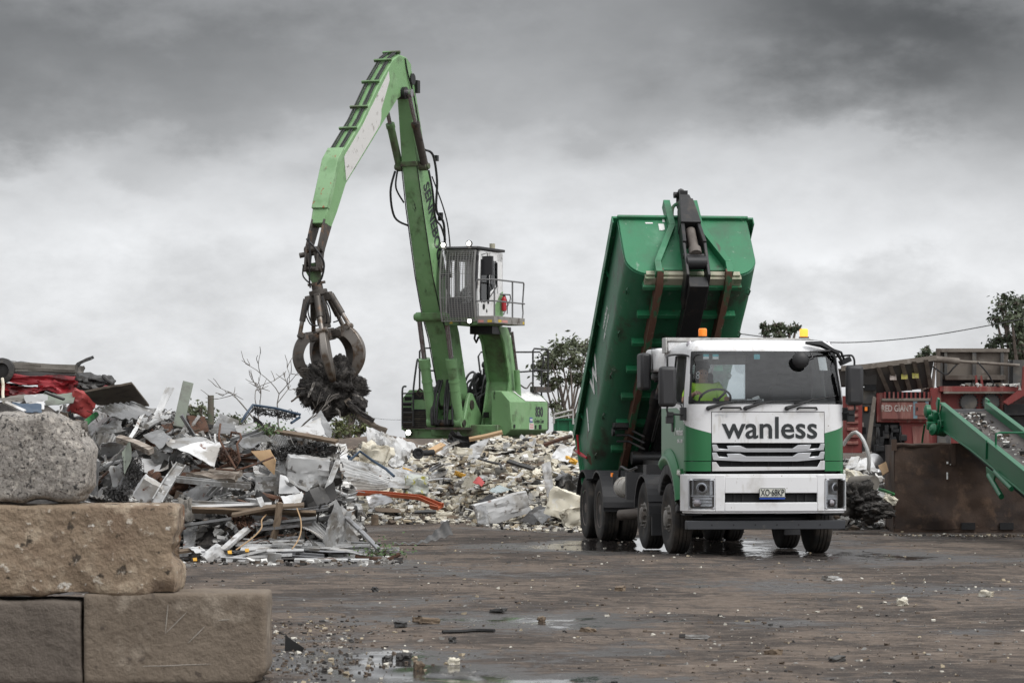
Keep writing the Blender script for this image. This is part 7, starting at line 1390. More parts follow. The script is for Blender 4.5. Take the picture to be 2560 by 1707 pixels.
# ================================================================ right side: skip, conveyor, shredder
def pz(py, D): return EYE - (py - YH) / FPX * D
def pxx(px, D): return (px - 1280) / FPX * D
M['skip_rust'] = mat('skip_rust', (.060, .036, .024), .75, .1, [((.030, .020, .016), 1.4, .42, .64), ((.115, .070, .045), 3.5, .54, .70), ((.19, .13, .09), 10, .68, .73)], (14, .6, .012))
SK = empty('steel_skip', (pxx(2237, 56.2), 56.2, 0), R(-2), 'rust brown dented steel skip under the green conveyor', 'skip')
x1 = pxx(2700, 56.2) - pxx(2237, 56.2); b = MB(); zt = pz(1112, 56.2)
def sk(u, v): return Vector((u * x1, -.0 + .05 * mn.noise(Vector((u * 5, v * 2.4, 1))) + .025 * mn.noise(Vector((u * 14, v * 7, 4))) - .10 * math.exp(-((u * x1 - .78) / .30) ** 2 - ((v - .12) / .16) ** 2) - (.02 if abs(u * x1 - 1.0) < .05 else 0), .05 + v * (zt - .05) + .02 * mn.noise(Vector((u * 8, v, 7)))))
b.sheet(sk, 70, 24, .012); b.build('front_wall', M['skip_rust'], SK, ang=60)
b = MB(); b.sheet(lambda u, v: Vector((-.01 + .03 * mn.noise(Vector((u * 4, v * 3, 2))), .02 + u * 1.9, .05 + v * (zt - .05))), 14, 10, .012); b.bx(0, x1, 1.86, 1.89, .05, zt - .02); b.bx(0, x1, .02, 1.86, .08, .10); b.build('side_wall', M['skip_rust'], SK)
b = MB(); b.tube([(-.03 + (x1 + .03) * k / 20, -.01 + .02 * mn.noise(Vector((k, 2, 2))), zt + .02 * mn.noise(Vector((k * .7, 0, 0)))) for k in range(21)], .035, 6); b.bx(-.06, .03, -.05, .04, zt - .10, zt + .10); b.bx(.98, 1.06, -.05, -.01, zt - .35, zt + .03); b.build('rim', M['skip_rust'], SK)
b = MB()
for k, x in enumerate((1.28, 1.95, 2.6)): b.box((x, -.04, .11), (.24, .04, .12))
b.build('lift_pocket', M['dark'], SK)
b = MB(); b.bx(-.02, x1, -.02, .9, .0, .06); b.build('skid', M['skip_rust'], SK)
b = MB(); b.bx(.90, .93, -.045, -.03, 1.2, 1.24); b.bx(.90, .925, -.045, -.03, .93, 1.05); b.bx(.96, .975, -.045, -.03, 1.18, 1.2); b.build('paint_mark', M['white_mark'], SK)

M['conv_green'] = mat('conv_green', (.008, .125, .052), .4, 0, [((.02, .08, .035), 2.5, .56, .75), (MUD, 6, .66, .74)], (30, .15, .004))
CVO = Vector((pxx(2357, 57.2), 57.2, pz(1008, 57.2))); e_ = Vector((pxx(2560, 50.6), 50.6, pz(1158, 50.6))); ad = e_ - CVO; aL = ad.length; a_ = ad.normalized()
CV = empty('conveyor', (0, 0, 0), 0, 'green belt conveyor sloping up over the rust brown skip', 'conveyor'); sd_ = Vector((1, .02, 0)); up_ = sd_.cross(a_); up_ = up_ if up_.z > 0 else -up_; up_.normalize()
CV.matrix_world = Matrix(((a_.x, sd_.x, up_.x, CVO.x), (a_.y, sd_.y, up_.y, CVO.y), (a_.z, sd_.z, up_.z, CVO.z), (0, 0, 0, 1)))     # x along and down the belt, y across, z off the belt
# in this frame the near rail's top edge runs along the x axis; image up is +z
LC = 10.0; HW = .82
for y in (0.0, HW):
    b = MB(); b.prism([(-.05, y - .03, 0), (LC, y - .03, 0), (LC, y - .03, -.34), (3.0, y - .03, -.38), (-.05, y - .03, -.46)], (0, .06, 0)); b.bx(-.05, LC, y - .05, y + .05, -.02, .012); b.prism([(-.05, y - .05, -.44), (3.0, y - .05, -.36), (LC, y - .05, -.32), (LC, y - .05, -.35), (3.0, y - .05, -.39), (-.05, y - .05, -.47)], (0, .10, 0))
    b.build('side_rail', M['conv_green'], CV, .006)
M['belt'] = mat('belt', (.042, .036, .034), .8, 0, [((.10, .085, .075), 2, .50, .68, (.3, 1, 1)), ((.22, .20, .17), 14, .66, .71)], (20, .3, .01))
b = MB(); b.sheet(lambda u, v: Vector((-.1 + u * LC, .03 + v * (HW - .06), -.14 - .05 * math.sin(math.pi * v))), 40, 10, .02); b.bx(.0, LC, .05, HW - .05, -.40, -.38); b.build('belt', M['belt'], CV)
b = MB(); b.cyl((-.1, .03, -.24), (-.1, HW - .03, -.24), .12, n=20)
for k in range(12): b.cyl((.5 + k * .8, .03, -.32), (.5 + k * .8, HW - .03, -.32), .05)
b.build('roller', M['black_steel'], CV)
b = MB(); b.bx(.3, LC, .06, HW - .06, -.50, -.40); b.build('under_shade', M['dark'], CV)  # near-black slab standing in for the shadow under the belt
b = MB(); b.cyl((-.10, -.26, -.26), (-.10, -.02, -.26), .08, n=18); b.box((-.12, -.12, -.26), (.24, .10, .22)); b.build('gearbox', M['conv_green'], CV, .02)
b = MB(); b.lathe([(.05, -.02), (.11, .0), (.115, .05), (.12, .06), (.12, .08), (.08, .10), (.05, .11)], (-.14, -.20, -.16), (0, -1, 0), 20); b.build('drive_wheel', M['conv_green'], CV)
b = MB(); A = Vector((.22, -.10, -.46)); b.lathe([(.03, -.16), (.08, -.15), (.09, -.10), (.09, .10), (.11, .11), (.11, .14), (.06, .16), (.04, .18)], A, (.25, -.55, .15), 20); b.box(A + Vector((0, .05, .14)), (.12, .14, .10)); b.box((.02, -.2, -.40), (.14, .16, .14)); b.build('motor', M['conv_green'], CV, .008)
b = MB(); b.prism([(-.35, -.03, -.05), (-.20, -.03, .08), (-.10, -.03, .06), (-.15, -.03, -.20)], (0, -.04, 0)); b.bx(-.36, -.06, HW, HW + .04, -.2, .05); b.prism([(4.6, -.05, -.40), (4.7, -.05, -.54), (5.2, -.05, -.60), (5.4, -.05, -.40)], (0, -.03, 0)); b.bx(4.4, 4.46, -.06, -.03, -.3, .02); b.split('bracket', M['conv_green'], CV, .006)
b = MB(); b.cyl((4.9, -.08, -.50), (6.0, -.08, -.66), .045); b.cyl((5.4, -.08, -.36), (6.8, -.08, -.40), .04); b.build('strut', M['conv_green'], CV)
b = MB(); b.tube([(4.9, .02, -.02), (4.9, .02, .19), (4.9, .08, .21), (4.9, HW + .2, .21), (4.9, HW + .25, .18)], .018, 6); b.build('hoop', M['conv_green'], CV)
b = MB(); b.tube(catmull([(.4, -.08, .02), (.3, -.10, -.15), (.42, -.1, -.35), (.35, -.14, -.5)], 5), .012, 5); b.tube(catmull([(-.1, -.3, -.4), (-.3, -.3, -.7), (-.35, -.3, -1.0), (-.3, -.25, -1.25)], 5), .018, 5); b.build('cable', M['conv_green'], CV)
b = MB(); b.cyl((7.5, .0, -.4), (7.2, .0, -1.0), .05); 
rr = random.Random(77); P, Z = [], []
cmw = CV.matrix_world.copy()
for i in range(260):
    x = abs(rr.gauss(0, 2.6)) + .25; cl = mn.noise(Vector((x * 1.6, 0, 3)))
    if cl < -.05 and rr.random() < .6: continue
    P.append(cmw @ Vector((x, min(max(rr.gauss(.40, .13), .1), HW - .1), -.135))); Z.append(.02 + .07 * rr.random() ** 3)
chips('belt_rubble', P, Z, [cm[3], cm[5], cm[5], cm[4], cm[4], cm[1]], 8)

D = 75.0; SHX = pxx(2150, D); SH = empty('shredder', (SHX, D, 0), R(-3), 'large weathered red and grey shredder behind the green conveyor', 'shredder')
X = lambda px: pxx(px, D) - SHX
Zp = lambda py: pz(py, D)
M['shred_red'] = mat('shred_red', (.20, .034, .030), .6, 0, [((.17, .035, .03), 2, .48, .70, (1, 1, .35)), ((.25, .13, .105), 3, .52, .68, (2, 1, .3)), ((.05, .035, .03), 5, .62, .72, (2, 1, .3))], (14, .3, .008))
M['shred_pink'] = mat('shred_pink', (.20, .075, .062), .7, 0, [((.28, .145, .12), 3, .48, .64, (2, 1, .25)), ((.12, .04, .035), 4, .56, .70, (2.5, 1, .25))], (14, .3, .008))
M['shred_grey'] = mat('shred_grey', (.085, .084, .082), .65, .1, [((.15, .135, .115), 2.2, .50, .70), ((.05, .04, .035), 4, .60, .72, (2, 1, .4))], (14, .4, .008))
M['shred_tan'] = mat('shred_tan', (.18, .155, .13), .75, .0, [((.10, .08, .065), 2, .45, .66), ((.26, .23, .20), 5, .58, .68)], (14, .4, .008))
M['sticker_pale'] = mat('sticker_pale', (.42, .36, .33), .6, 0, [((.25, .2, .17), 12, .5, .6)]); M['sticker_olive'] = mat('sticker_olive', (.36, .33, .08), .6, 0, [((.2, .17, .08), 14, .5, .6)])
b = MB(); b.prism([(X(2189), .0, Zp(986)), (X(2156), -.6, Zp(924)), (X(2330), -.6, Zp(898)), (X(2321), .0, Zp(968))], (0, 2.4, 0)); b.prism([(X(2040), -.3, Zp(966)), (X(2040), -.55, Zp(924)), (X(2190), -.55, Zp(920)), (X(2190), -.3, Zp(962))], (0, 2.4, 0)); hp = b.build('hopper', M['shred_grey'], SH, .01)
for k in range(5):
    t = (k + .35) / 5; a0 = Vector((X(2192) + (X(2322) - X(2192)) * (t + .16), -.01, Zp(984) + (Zp(968) - Zp(984)) * t)); a1 = Vector((X(2180) + (X(2328) - X(2180)) * t, -.60, Zp(921) + (Zp(898) - Zp(921)) * t)); b = MB(); b.prism([a0 + Vector((-.05, 0, 0)), a0 + Vector((.05, 0, 0)), a1 + Vector((.05, 0, 0)), a1 + Vector((-.05, 0, 0))], (0, -.07, 0)); b.build('rib', M['shred_tan'], hp)
b = MB(); pts = [(X(2100), -.6, Zp(922)), (X(2156), -.62, Zp(918)), (X(2240), -.62, Zp(908)), (X(2335), -.62, Zp(896))]
for p, q in zip(pts, pts[1:]): b.prism([Vector(p) + Vector((0, 0, -.06)), Vector(p) + Vector((0, 0, .06)), Vector(q) + Vector((0, 0, .06)), Vector(q) + Vector((0, 0, -.06))], (0, .14, 0))
b.build('hopper_rim', M['shred_tan'], hp)
for px, py, m_ in ((2229, 944, 'sticker_pale'), (2257, 942, 'sticker_olive'), (2284, 940, 'sticker_olive')): b = MB(); b.box((X(px), -.46, Zp(py)), (.15, .01, .17), Matrix.Rotation(R(-42), 3, 'X')); b.build('sticker', M[m_], hp)
b = MB(); b.bx(X(2189), X(2320), -.25, 1.6, Zp(1056), Zp(982)); bd = b.build('body', M['shred_red'], SH, .02)
b = MB(); b.bx(X(2200), X(2316), -.33, -.255, Zp(1050), Zp(1004)); pn = b.build('panel', M['shred_pink'], SH, .05, 2)
fit(text('lettering', 'RED GIANT', .30, M['sticker_pale'], pn, basis(((X(2202) + X(2277)) / 2, -.335, Zp(1029)), (1, 0, 0), (0, 0, 1)), .003, .008), .71, .155)
b = MB()
for x0, x1 in ((2280, 2290), (2310, 2318)): b.bx(X(x0), X(x1), -.336, -.325, Zp(1046), Zp(1000))
b.build('blue_patch', mat('blue_patch', (.16, .24, .28), .7, 0, [((.25, .1, .08), 4, .5, .6)]), pn)
b = MB(); b.bx(X(2285), X(2312), -.345, -.332, Zp(1038), Zp(1008)); b.build('hatch', M['shred_pink'], pn); b = MB(); b.bx(X(2288), X(2291), -.36, -.34, Zp(1026), Zp(1018)); b.build('handle', M['dark'], pn)
b = MB(); b.bx(X(2208), X(2320), -.27, -.252, Zp(997), Zp(980)); b.build('grille_recess', M['dark'], SH)
for k in range(11): b = MB(); x = X(2210) + k * (X(2318) - X(2210)) / 10; b.bx(x - .02, x + .02, -.33, -.25, Zp(997), Zp(980)); b.build('grille_fin', M['shred_red'], SH)
b = MB(); b.bx(X(2202), X(2322), -.36, -.22, Zp(1003), Zp(996)); b.build('ledge', M['shred_tan'], SH, .01)
b = MB(); b.bx(X(2322), X(2350), -.20, 1.8, Zp(1050), Zp(970)); b.bx(X(2350), X(2560), -.02, 1.8, Zp(1070), Zp(966)); b.bx(X(2345), X(2540), -.25, -.0, Zp(980), Zp(966)); b.build('chassis_box', M['shred_red'], SH, .015)
b = MB(); b.bx(X(2355), X(2530), -.30, -.0, Zp(984), Zp(979)); b.build('shelf', M['shred_tan'], SH)
for px in (2419, 2474):
    b = MB(); c = Vector((X(px), -.05, Zp(1006))); b.lathe([(.05, -.08), (.17, -.08), (.19, -.06), (.19, .10), (.10, .12)], c, (0, -1, 0), 24); ww = b.build('roller_wheel', M['shred_grey'], SH)
    b = MB()
    for k in range(18): a = k * .349; b.box(c + Vector((.20 * math.cos(a), -.02, .20 * math.sin(a))), (.05, .14, .035), Matrix.Rotation(-a, 3, 'Y'))
    b.build('tooth', M['black_steel'], ww)
b = MB(); b.bx(X(2343), X(2520), .2, .3, Zp(968), Zp(872)); b.build('side_board', M['shred_tan'], SH)
b = MB(); b.bx(X(2341), X(2522), .08, .32, Zp(880), Zp(871)); b.bx(X(2341), X(2350), .05, .2, Zp(966), Zp(871)); b.build('frame', M['shred_tan'], SH)
for x0, x1, y0, y1 in ((2360, 2368, 946, 880), (2430, 2440, 968, 872), (2500, 2508, 966, 880), (2348, 2356, 966, 890), (2521, 2527, 966, 900)): b = MB(); b.bx(X(x0), X(x1), .10, .199, Zp(y0), Zp(y1)); b.build('stanchion', M['shred_grey'], SH, .008)
b = MB(); b.bx(X(2362), X(2512), .02, .15, Zp(950), Zp(938)); b.build('cross_beam', M['shred_tan'], SH, .01); b = MB(); b.bx(X(2356), X(2505), .19, .3, Zp(964), Zp(948)); b.build('gap', M['dark'], SH)
b = MB(); b.cyl((X(2328), -.3, Zp(898)), (X(2394), -.2, Zp(904)), .075); b.cyl((X(2394), -.2, Zp(904)), (X(2545), -.1, Zp(914)), .035); b.build('cylinder', M['shred_tan'], SH)
b = MB(); b.tube(catmull([(X(2394), -.2, Zp(906)), (X(2380), -.25, Zp(920)), (X(2362), -.2, Zp(936)), (X(2330), -.25, Zp(918)), (X(2320), -.3, Zp(912))], 5), .02, 5); b.tube(catmull([(X(2440), -.2, Zp(906)), (X(2465), -.25, Zp(935)), (X(2482), -.2, Zp(965)), (X(2500), -.2, Zp(990))], 5), .02, 5); b.build('hose', M['hose'], SH)
b = MB()
for x in (2439, 2452): b.prism([(X(x - 3), -.2, Zp(968)), (X(x + 4), -.2, Zp(970)), (X(x - 1), -.2, Zp(938)), (X(x - 5), -.2, Zp(940))], (0, .1, 0))
b.split('bracket', M['shred_red'], SH)
b = MB(); arm = [(2498, 1006), (2545, 970), (2548, 918), (2556, 914), (2600, 950), (2600, 975), (2560, 985), (2512, 1014)]; b.prism([(X(x), -.6, Zp(y)) for x, y in arm], (0, .16, 0)); ar = b.build('arm', M['shred_red'], SH, .01)
b = MB(); b.prism([(X(2536), -.604, Zp(976)), (X(2544), -.604, Zp(976)), (X(2540), -.604, Zp(962))], (0, -.004, 0)); b.build('warning_sign', M['sticker_pale'], ar)
b = MB(); b.bx(X(2525), X(2700), .0, 1.9, Zp(1060), Zp(900)); b.bx(X(2505), X(2700), -.3, 1.8, .5, Zp(1010)); b.bx(X(2500), X(2640), -.5, -.3, Zp(1040), Zp(1034)); b.build('rear_housing', M['black_steel'], SH, .02)
b = MB(); b.bx(X(2530), X(2700), -.02, .0, Zp(1020), Zp(900)); b.build('rear_plate', M['shred_grey'], SH)
# lower half: red chute plates, dark engine bay, left louvred end
b = MB(); b.bx(X(2190), X(2300), -.1, 1.6, .35, Zp(1056)); b.build('engine_bay', M['dark'], SH)
for pts, m_ in (([(2246, 1056), (2340, 1056), (2340, 1130), (2262, 1112)], 'shred_red'), ([(2278, 1066), (2318, 1064), (2322, 1108), (2282, 1110)], 'shred_pink'), ([(2350, 1056), (2420, 1066), (2420, 1130), (2370, 1120)], 'shred_red')): b = MB(); b.prism([(X(x), -.14 - (.03 if m_ == 'shred_pink' else 0), Zp(y)) for x, y in pts], (0, .1, 0)); b.build('chute_plate', M[m_], SH)
b = MB(); b.bx(X(2340), X(2362), -.25, 0, .2, Zp(1056)); b.bx(X(2360), X(2374), -.2, 0, .2, Zp(1060)); b.build('leg', M['shred_grey'], SH, .01)
b = MB(); rr = random.Random(3)
for k in range(22): x = rr.uniform(2186, 2255); y = rr.uniform(1062, 1130); s = rr.uniform(.04, .22); b.box((X(x), -.15 - rr.random() * .1, Zp(y)), (s, .12, rr.uniform(.03, .2)))
for k in range(6): x = rr.uniform(2190, 2250); b.tube(catmull([(X(x), -.2, Zp(1064)), (X(x + rr.uniform(-10, 10)), -.25, Zp(1090)), (X(x + rr.uniform(-16, 16)), -.2, Zp(1120))], 4), .025, 5)
b.build('engine', M['black_steel'], SH, .008)
b = MB(); b.bx(X(2030), X(2154), -.25, 1.6, Zp(1132), Zp(990)); lp = b.build('left_housing', M['shred_red'], SH, .01)
b = MB()
for k in range(7): z = Zp(1112) + k * .16; b.prism([(X(2116), -.255, z), (X(2116), -.33, z + .02), (X(2116), -.33, z + .06), (X(2116), -.255, z + .10)], (X(2144) - X(2116), 0, 0))
b.split('louvre', M['shred_pink'], lp)
b = MB(); b.bx(X(2148), X(2190), -.12, 1.2, Zp(1128), Zp(968)); b.bx(X(2140), X(2190), -.15, .1, Zp(1010), Zp(985)); b.build('post_housing', M['shred_grey'], SH, .01)
b = MB(); b.bx(X(2158), X(2172), -.16, -.12, Zp(1030), Zp(1016)); b.bx(X(2152), X(2164), -.14, -.11, Zp(1084), Zp(1068)); b.bx(X(2160), X(2188), -.30, -.14, Zp(976), Zp(962)); b.build('recess', M['dark'], SH)
b = MB(); b.box((X(2164), -.17, Zp(1022)), (.06, .02, .09)); b.build('marker_lamp', M['amber'], SH); b = MB(); b.box((X(2155), -.145, Zp(1061)), (.07, .01, .1)); b.build('notice', M['sticker_pale'], SH)
b = MB(); b.prism([(X(2160), -.38, Zp(1128)), (X(2173), -.38, Zp(1128)), (X(2188), -.38, Zp(995)), (X(2180), -.38, Zp(990))], (0, .10, 0)); b.build('lever_plate', M['shred_tan'], SH, .008)
b = MB(); b.bx(X(2040), X(2640), .1, 1.5, .25, .7)
for q in (.05, 1.3): b.bx(X(2060), X(2600), q, q + .35, .0, .55)
b.build('track_base', M['black_steel'], SH, .03)
b = MB()
for px in (2170, 2232): b.cyl((X(px), -.1, .45), (X(px), .2, .45), .45, n=22)
b.build('wheel', M['tyre'], SH)
b = MB(); rr = random.Random(9)
P, Z = [], []
for i in range(160): px = rr.uniform(2400, 2540); P.append((pxx(px, D) , D - .15 + rr.uniform(-.06, .06) - (pxx(px, D) - SHX) * math.sin(R(3)), Zp(966) + .02)); Z.append(.04 + .10 * rr.random() ** 2)
chips('shelf_rubble', P, Z, [cm[3], cm[1], cm[5], cm[4]], 12)

# far container and rail behind the handler
GC = empty('green_container', at(1410, 1095, 96), 0, 'green steel container beyond the scrap handler', 'container'); GC.location.z = 0
b = MB(); b.bx(-.30, 1.6, 0, 2, .2, pz(1048, 96)); b.build('body', M['conv_green'], GC, .01)
for x in (-.2, .15, .5): b = MB(); b.bx(x, x + .05, -.06, -.002, .3, pz(1048, 96) - .05); b.build('rib', M['conv_green'], GC)
b = MB(); b.bx(-.34, 1.6, -.08, .02, pz(1050, 96), pz(1046, 96)); b.build('rim', M['conv_green'], GC)
HR = tag(MB().tube([at(1384, 1058, 95.5), at(1386, 1036, 95.5), at(1432, 1024, 95.5), at(1433, 1060, 95.5)], .035, 6).tube([at(1385, 1046, 95.5), at(1432, 1036, 95.5)], .025, 5).build('handrail', M['alu']), 'pale handrail standing on the far green container', 'handrail')
# ================================================================ trees, pole, wire
M['bark'] = mat('bark', (.16, .13, .11), .85, 0, [((.07, .055, .045), 3, .45, .65)])
M['bark_dead'] = mat('bark_dead', (.14, .125, .11), .85)
def foliage_mat(name, c, c2):
    m = mat(name, c, .6, 0, [(c2, 1.1, .45, .6)]); m.node_tree.nodes['Principled BSDF'].inputs['Transmission Weight'].default_value = 0.0; return m
M['gum'] = foliage_mat('gum', (.080, .098, .052), (.125, .140, .080)); M['gum_dark'] = foliage_mat('gum_dark', (.042, .058, .030), (.072, .090, .045)); M['gum_yellow'] = foliage_mat('gum_yellow', (.075, .092, .034), (.14, .15, .05))
def tree(name, base, clumps, mt, label, cat='tree', seed=0, leaf=.22, dens=260, trunk=.16, stems=1, droop=.5):
    """base: foot of the trunk; clumps: (x, y, z, radius) in metres from the foot; limbs run to every clump, leaves hang round it in loose sprays"""
    rr = random.Random(seed); root = empty(name, base, 0, label, cat); b = MB(); f = MB()
    feet = [Vector((rr.uniform(-.4, .4) * (stems > 1), rr.uniform(-.3, .3), -.1)) for _ in range(stems)]
    for i, (x, y, z, r) in enumerate(clumps):
        c = Vector((x, y, z)); ft = feet[i % stems]; mid = ft.lerp(c, .5) + Vector((-(c.x - ft.x) * .22 + rr.uniform(-.2, .2), 0, rr.uniform(0, .3)))
        pts = catmull([ft, ft.lerp(mid, .6), mid, c.lerp(mid, .35), c], 4); n = len(pts); b.tube(pts, [max(trunk * (1 - .85 * k / n), .02) for k in range(n)], 6)
        k_ = int(dens * 3.2 * r * r) + 40
        for s in range(int(16 + 26 * r)):
            d = Vector((rr.gauss(0, 1), rr.gauss(0, 1), rr.gauss(0, .8))).normalized(); tip = c + Vector((d.x * r * rr.uniform(.3, 1.1), d.y * r * rr.uniform(.3, 1.1), d.z * r * .85 * rr.uniform(.3, 1.1)))
            b.tube([c.lerp(tip, -.1), c.lerp(tip, .5) + Vector((0, 0, .08)), tip], [.025, .016, .006], 4)
            if s % 3 == 0: tip = c + Vector((rr.gauss(0, r * .45), rr.gauss(0, r * .45), rr.gauss(0, r * .38)))
            sp = r * (rr.uniform(.14, .36) if s % 3 else rr.uniform(.35, .6))
            for q in range(max(6, k_ // int(16 + 26 * r))):
                p = tip + Vector((rr.gauss(0, sp), rr.gauss(0, sp), rr.gauss(0, sp * .8))); dd = Vector((rr.gauss(0, 1), rr.gauss(0, 1), rr.gauss(-droop, .7))).normalized(); w = dd.orthogonal().normalized(); w.rotate(Matrix.Rotation(rr.uniform(0, 6.28), 3, dd)); L_ = leaf * rr.uniform(.5, 1.1)
                f.add([p, p + dd * L_ * .45 + w * L_ * .22, p + dd * L_, p + dd * L_ * .45 - w * L_ * .22], [(0, 1, 2, 3)])
    b.build('trunk', M['bark'], root, ang=80); f.build('crown', mt, root, smooth=False); return root
def tpx(D, gx, lst): k = ppm(D); return Vector((pxx(gx, D), D, 0)), [((px - gx) / k, dy, pz(py, D), r / k) for px, py, r, dy in lst]
bs, cl = tpx(140, 1420, [(1352, 912, 20, 0), (1376, 888, 24, 1), (1400, 872, 24, -1), (1436, 862, 26, 1), (1468, 868, 26, 0), (1390, 906, 20, 2), (1425, 900, 22, -1), (1358, 938, 14, 0), (1392, 948, 18, 1), (1450, 905, 22, 2), (1386, 1012, 12, 0), (1400, 1036, 16, -1), (1430, 940, 18, 0), (1460, 950, 16, 0), (1375, 965, 9, 0), (1440, 1040, 18, 1)])
tree('gum_tree', bs, cl, M['gum'], 'tall many stemmed gum tree between the scrap handler and the tipping bin', seed=3, leaf=.27, dens=330, trunk=.085, stems=4)
bs, cl = tpx(120, 505, [(480, 1040, 16, 0), (500, 1026, 18, 0), (520, 1030, 12, 1), (488, 1062, 14, 0), (508, 1055, 16, 1), (476, 1020, 10, 0)])
tree('gum_tree', bs, cl, M['gum'], 'rounded grey green tree left of the plain wooden pole', seed=5, leaf=.2, dens=420, stems=2)
bs, cl = tpx(122, 575, [(560, 1052, 14, 0), (580, 1046, 16, 0), (598, 1052, 14, 1), (570, 1068, 14, 0), (590, 1070, 14, 0)])
tree('gum_tree', bs, cl, M['gum'], 'low grey green tree behind the leafless tree', seed=6, leaf=.2, dens=420)
bs, cl = tpx(112, 865, [(846, 1058, 16, 0), (866, 1044, 18, 1), (888, 1036, 16, 0), (905, 1046, 14, 1), (850, 1080, 18, 0), (872, 1072, 20, -1), (896, 1072, 18, 0), (912, 1064, 12, 0), (838, 1086, 12, 0), (876, 1020, 12, 0)])
tree('gum_tree', bs, cl, M['gum_yellow'], 'yellowish green bushy tree under the hanging grey timber', seed=7, leaf=.2, dens=460, stems=2)
bs, cl = tpx(130, 2560, [(2492, 800, 20, 0), (2505, 765, 20, 0), (2520, 742, 18, 1), (2540, 765, 24, 0), (2556, 750, 20, 1), (2520, 800, 22, -1), (2545, 810, 26, 0), (2575, 790, 28, 1), (2530, 845, 24, 0), (2560, 850, 28, -1), (2500, 850, 18, 0), (2482, 862, 12, 0), (2560, 890, 24, 0), (2525, 885, 18, 0), (2590, 840, 26, 0)])
tree('gum_tree', bs, cl, M['gum_dark'], 'tall dark green tree at the right edge behind the shredder', seed=9, leaf=.24, dens=360)
bs, cl = tpx(118, 1950, [(1918, 828, 12, 0), (1938, 816, 12, 0), (1958, 812, 12, 1), (1976, 822, 12, 0), (1950, 834, 16, 0), (1990, 818, 7, 0), (1908, 815, 5, 0)])
tree('wattle_tree', bs, cl, M['gum_dark'], 'sparse dark treetop showing just above the truck roof', seed=11, leaf=.2, dens=260)
bs, cl = tpx(125, 2312, [(2300, 892, 10, 0), (2314, 880, 10, 0), (2326, 870, 7, 1), (2318, 894, 12, 0), (2340, 884, 6, 0)])
tree('wattle_tree', bs, cl, M['gum_dark'], 'small treetop showing above the shredder hopper', seed=12, leaf=.18, dens=420)
def bare(name, base, h, seed, label, spread=.9, r0=.07, depth=5, lean=0.):
    rr = random.Random(seed); b = MB(); tw = MB()
    def grow(p, d, L, r, k):
        pts = [p]; q = p.copy(); dd = d.copy()
        for i in range(4): dd = (dd + Vector((rr.gauss(0, .16), rr.gauss(0, .16), rr.gauss(.03, .08)))).normalized(); q = q + dd * L / 4; pts.append(q.copy())
        (b if k == depth else tw).tube(pts, [r * (1 - .11 * i) for i in range(5)], 5)
        if k <= 0: return
        for i in range(rr.choice((2, 2, 3))): a = dd.orthogonal().normalized(); a.rotate(Matrix.Rotation(rr.uniform(0, 6.28), 3, dd)); nd = (dd + a * rr.uniform(.35, spread)).normalized(); grow(pts[rr.choice((2, 3, 4, 4))], nd, L * rr.uniform(.6, .85), max(r * .58, .008), k - 1)
    grow(Vector((0, 0, -.1)), Vector((lean, 0, 1)).normalized(), h * .34, r0, depth); root = empty(name, base, 0, label, 'dead tree'); b.build('trunk', M['bark_dead'], root, ang=80); tw.build('branches', M['bark_dead'], root, ang=80); return root
bare('dead_tree', Vector((pxx(605, 58), 58, 0)), 3.7, 31, 'leafless spreading tree rising behind the left heap', 1.0, .05, 5, .0)
bare('dead_tree', Vector((pxx(688, 64), 64, 0)), 2.4, 8, 'small leafless tree behind the blue black frame', .7, .03, 3, .15)
bare('dead_tree', Vector((pxx(985, 70), 70, 0)), 2.2, 14, 'thin leafless sapling left of the scrap handler', .5, .03, 3, -.1)
b = MB(); D = 72; p = Vector((pxx(527, D), D, 0)); b.cyl((0, 0, 0), (0, 0, pz(988, D)), .075, .07, 10); o = b.build('wooden_pole', mat('pole_wood', (.13, .115, .09), .85, 0, [((.09, .12, .07), 2, .5, .65)])); o.location = p; tag(o, 'plain upright wooden pole between the two left trees', 'pole')
b = MB(); D = 112; pts = [at(x, y, D) for x, y in ((1560, 806), (1700, 818), (1832, 832), (1960, 848), (2090, 856), (2200, 852), (2330, 838), (2480, 812), (2640, 780))]; b.tube(catmull(pts, 4), .018, 5); tag(b.build('overhead_cable', M['rail_black']), 'thin overhead cable sagging across the sky at the right', 'cable')
b = MB(); pts = [at(x, y, 112) for x, y in ((880, 1032), (960, 1048), (1060, 1046), (1180, 1030))]; b.tube(catmull(pts, 4), .008, 4); tag(b.build('overhead_cable', M['rail_black']), 'faint overhead cable passing behind the scrap handler', 'cable')

# ================================================================ the driver
M['skin'] = mat('skin', (.42, .24, .17), .55); M['hivis'] = mat('hivis', (.50, .85, .08), .7); M['hair'] = mat('hair', (.03, .022, .018), .8); M['trousers'] = mat('trousers', (.02, .025, .045), .85)
DR = empty('person', (0, 0, 0), 0, 'seated driver in a bright yellow green shirt behind the windscreen', 'person'); DR.matrix_world = TM
def skinned(name, chains, mt, sub=2):
    """one continuous skin grown over joined chains of (point, radius)"""
    me = bpy.data.meshes.new(name); V, E_, Rr, key = [], [], [], {}
    for ch in chains:
        last = None
        for p, r in ch:
            k = tuple(round(c, 4) for c in p)
            if k not in key: key[k] = len(V); V.append(p); Rr.append(r)
            if last is not None and last != key[k]: E_.append((last, key[k]))
            last = key[k]
    me.from_pydata(V, E_, []); me.materials.append(mt); o = bpy.data.objects.new(name, me); C.objects.link(o); o.parent = DR; m = o.modifiers.new('skin', 'SKIN')
    for i, r in enumerate(Rr): me.skin_vertices[0].data[i].radius = (r, r) if not isinstance(r, tuple) else r; me.skin_vertices[0].data[i].use_root = i == 0
    m.use_smooth_shade = True; s = o.modifiers.new('sub', 'SUBSURF'); s.levels = sub; s.render_levels = sub; return o
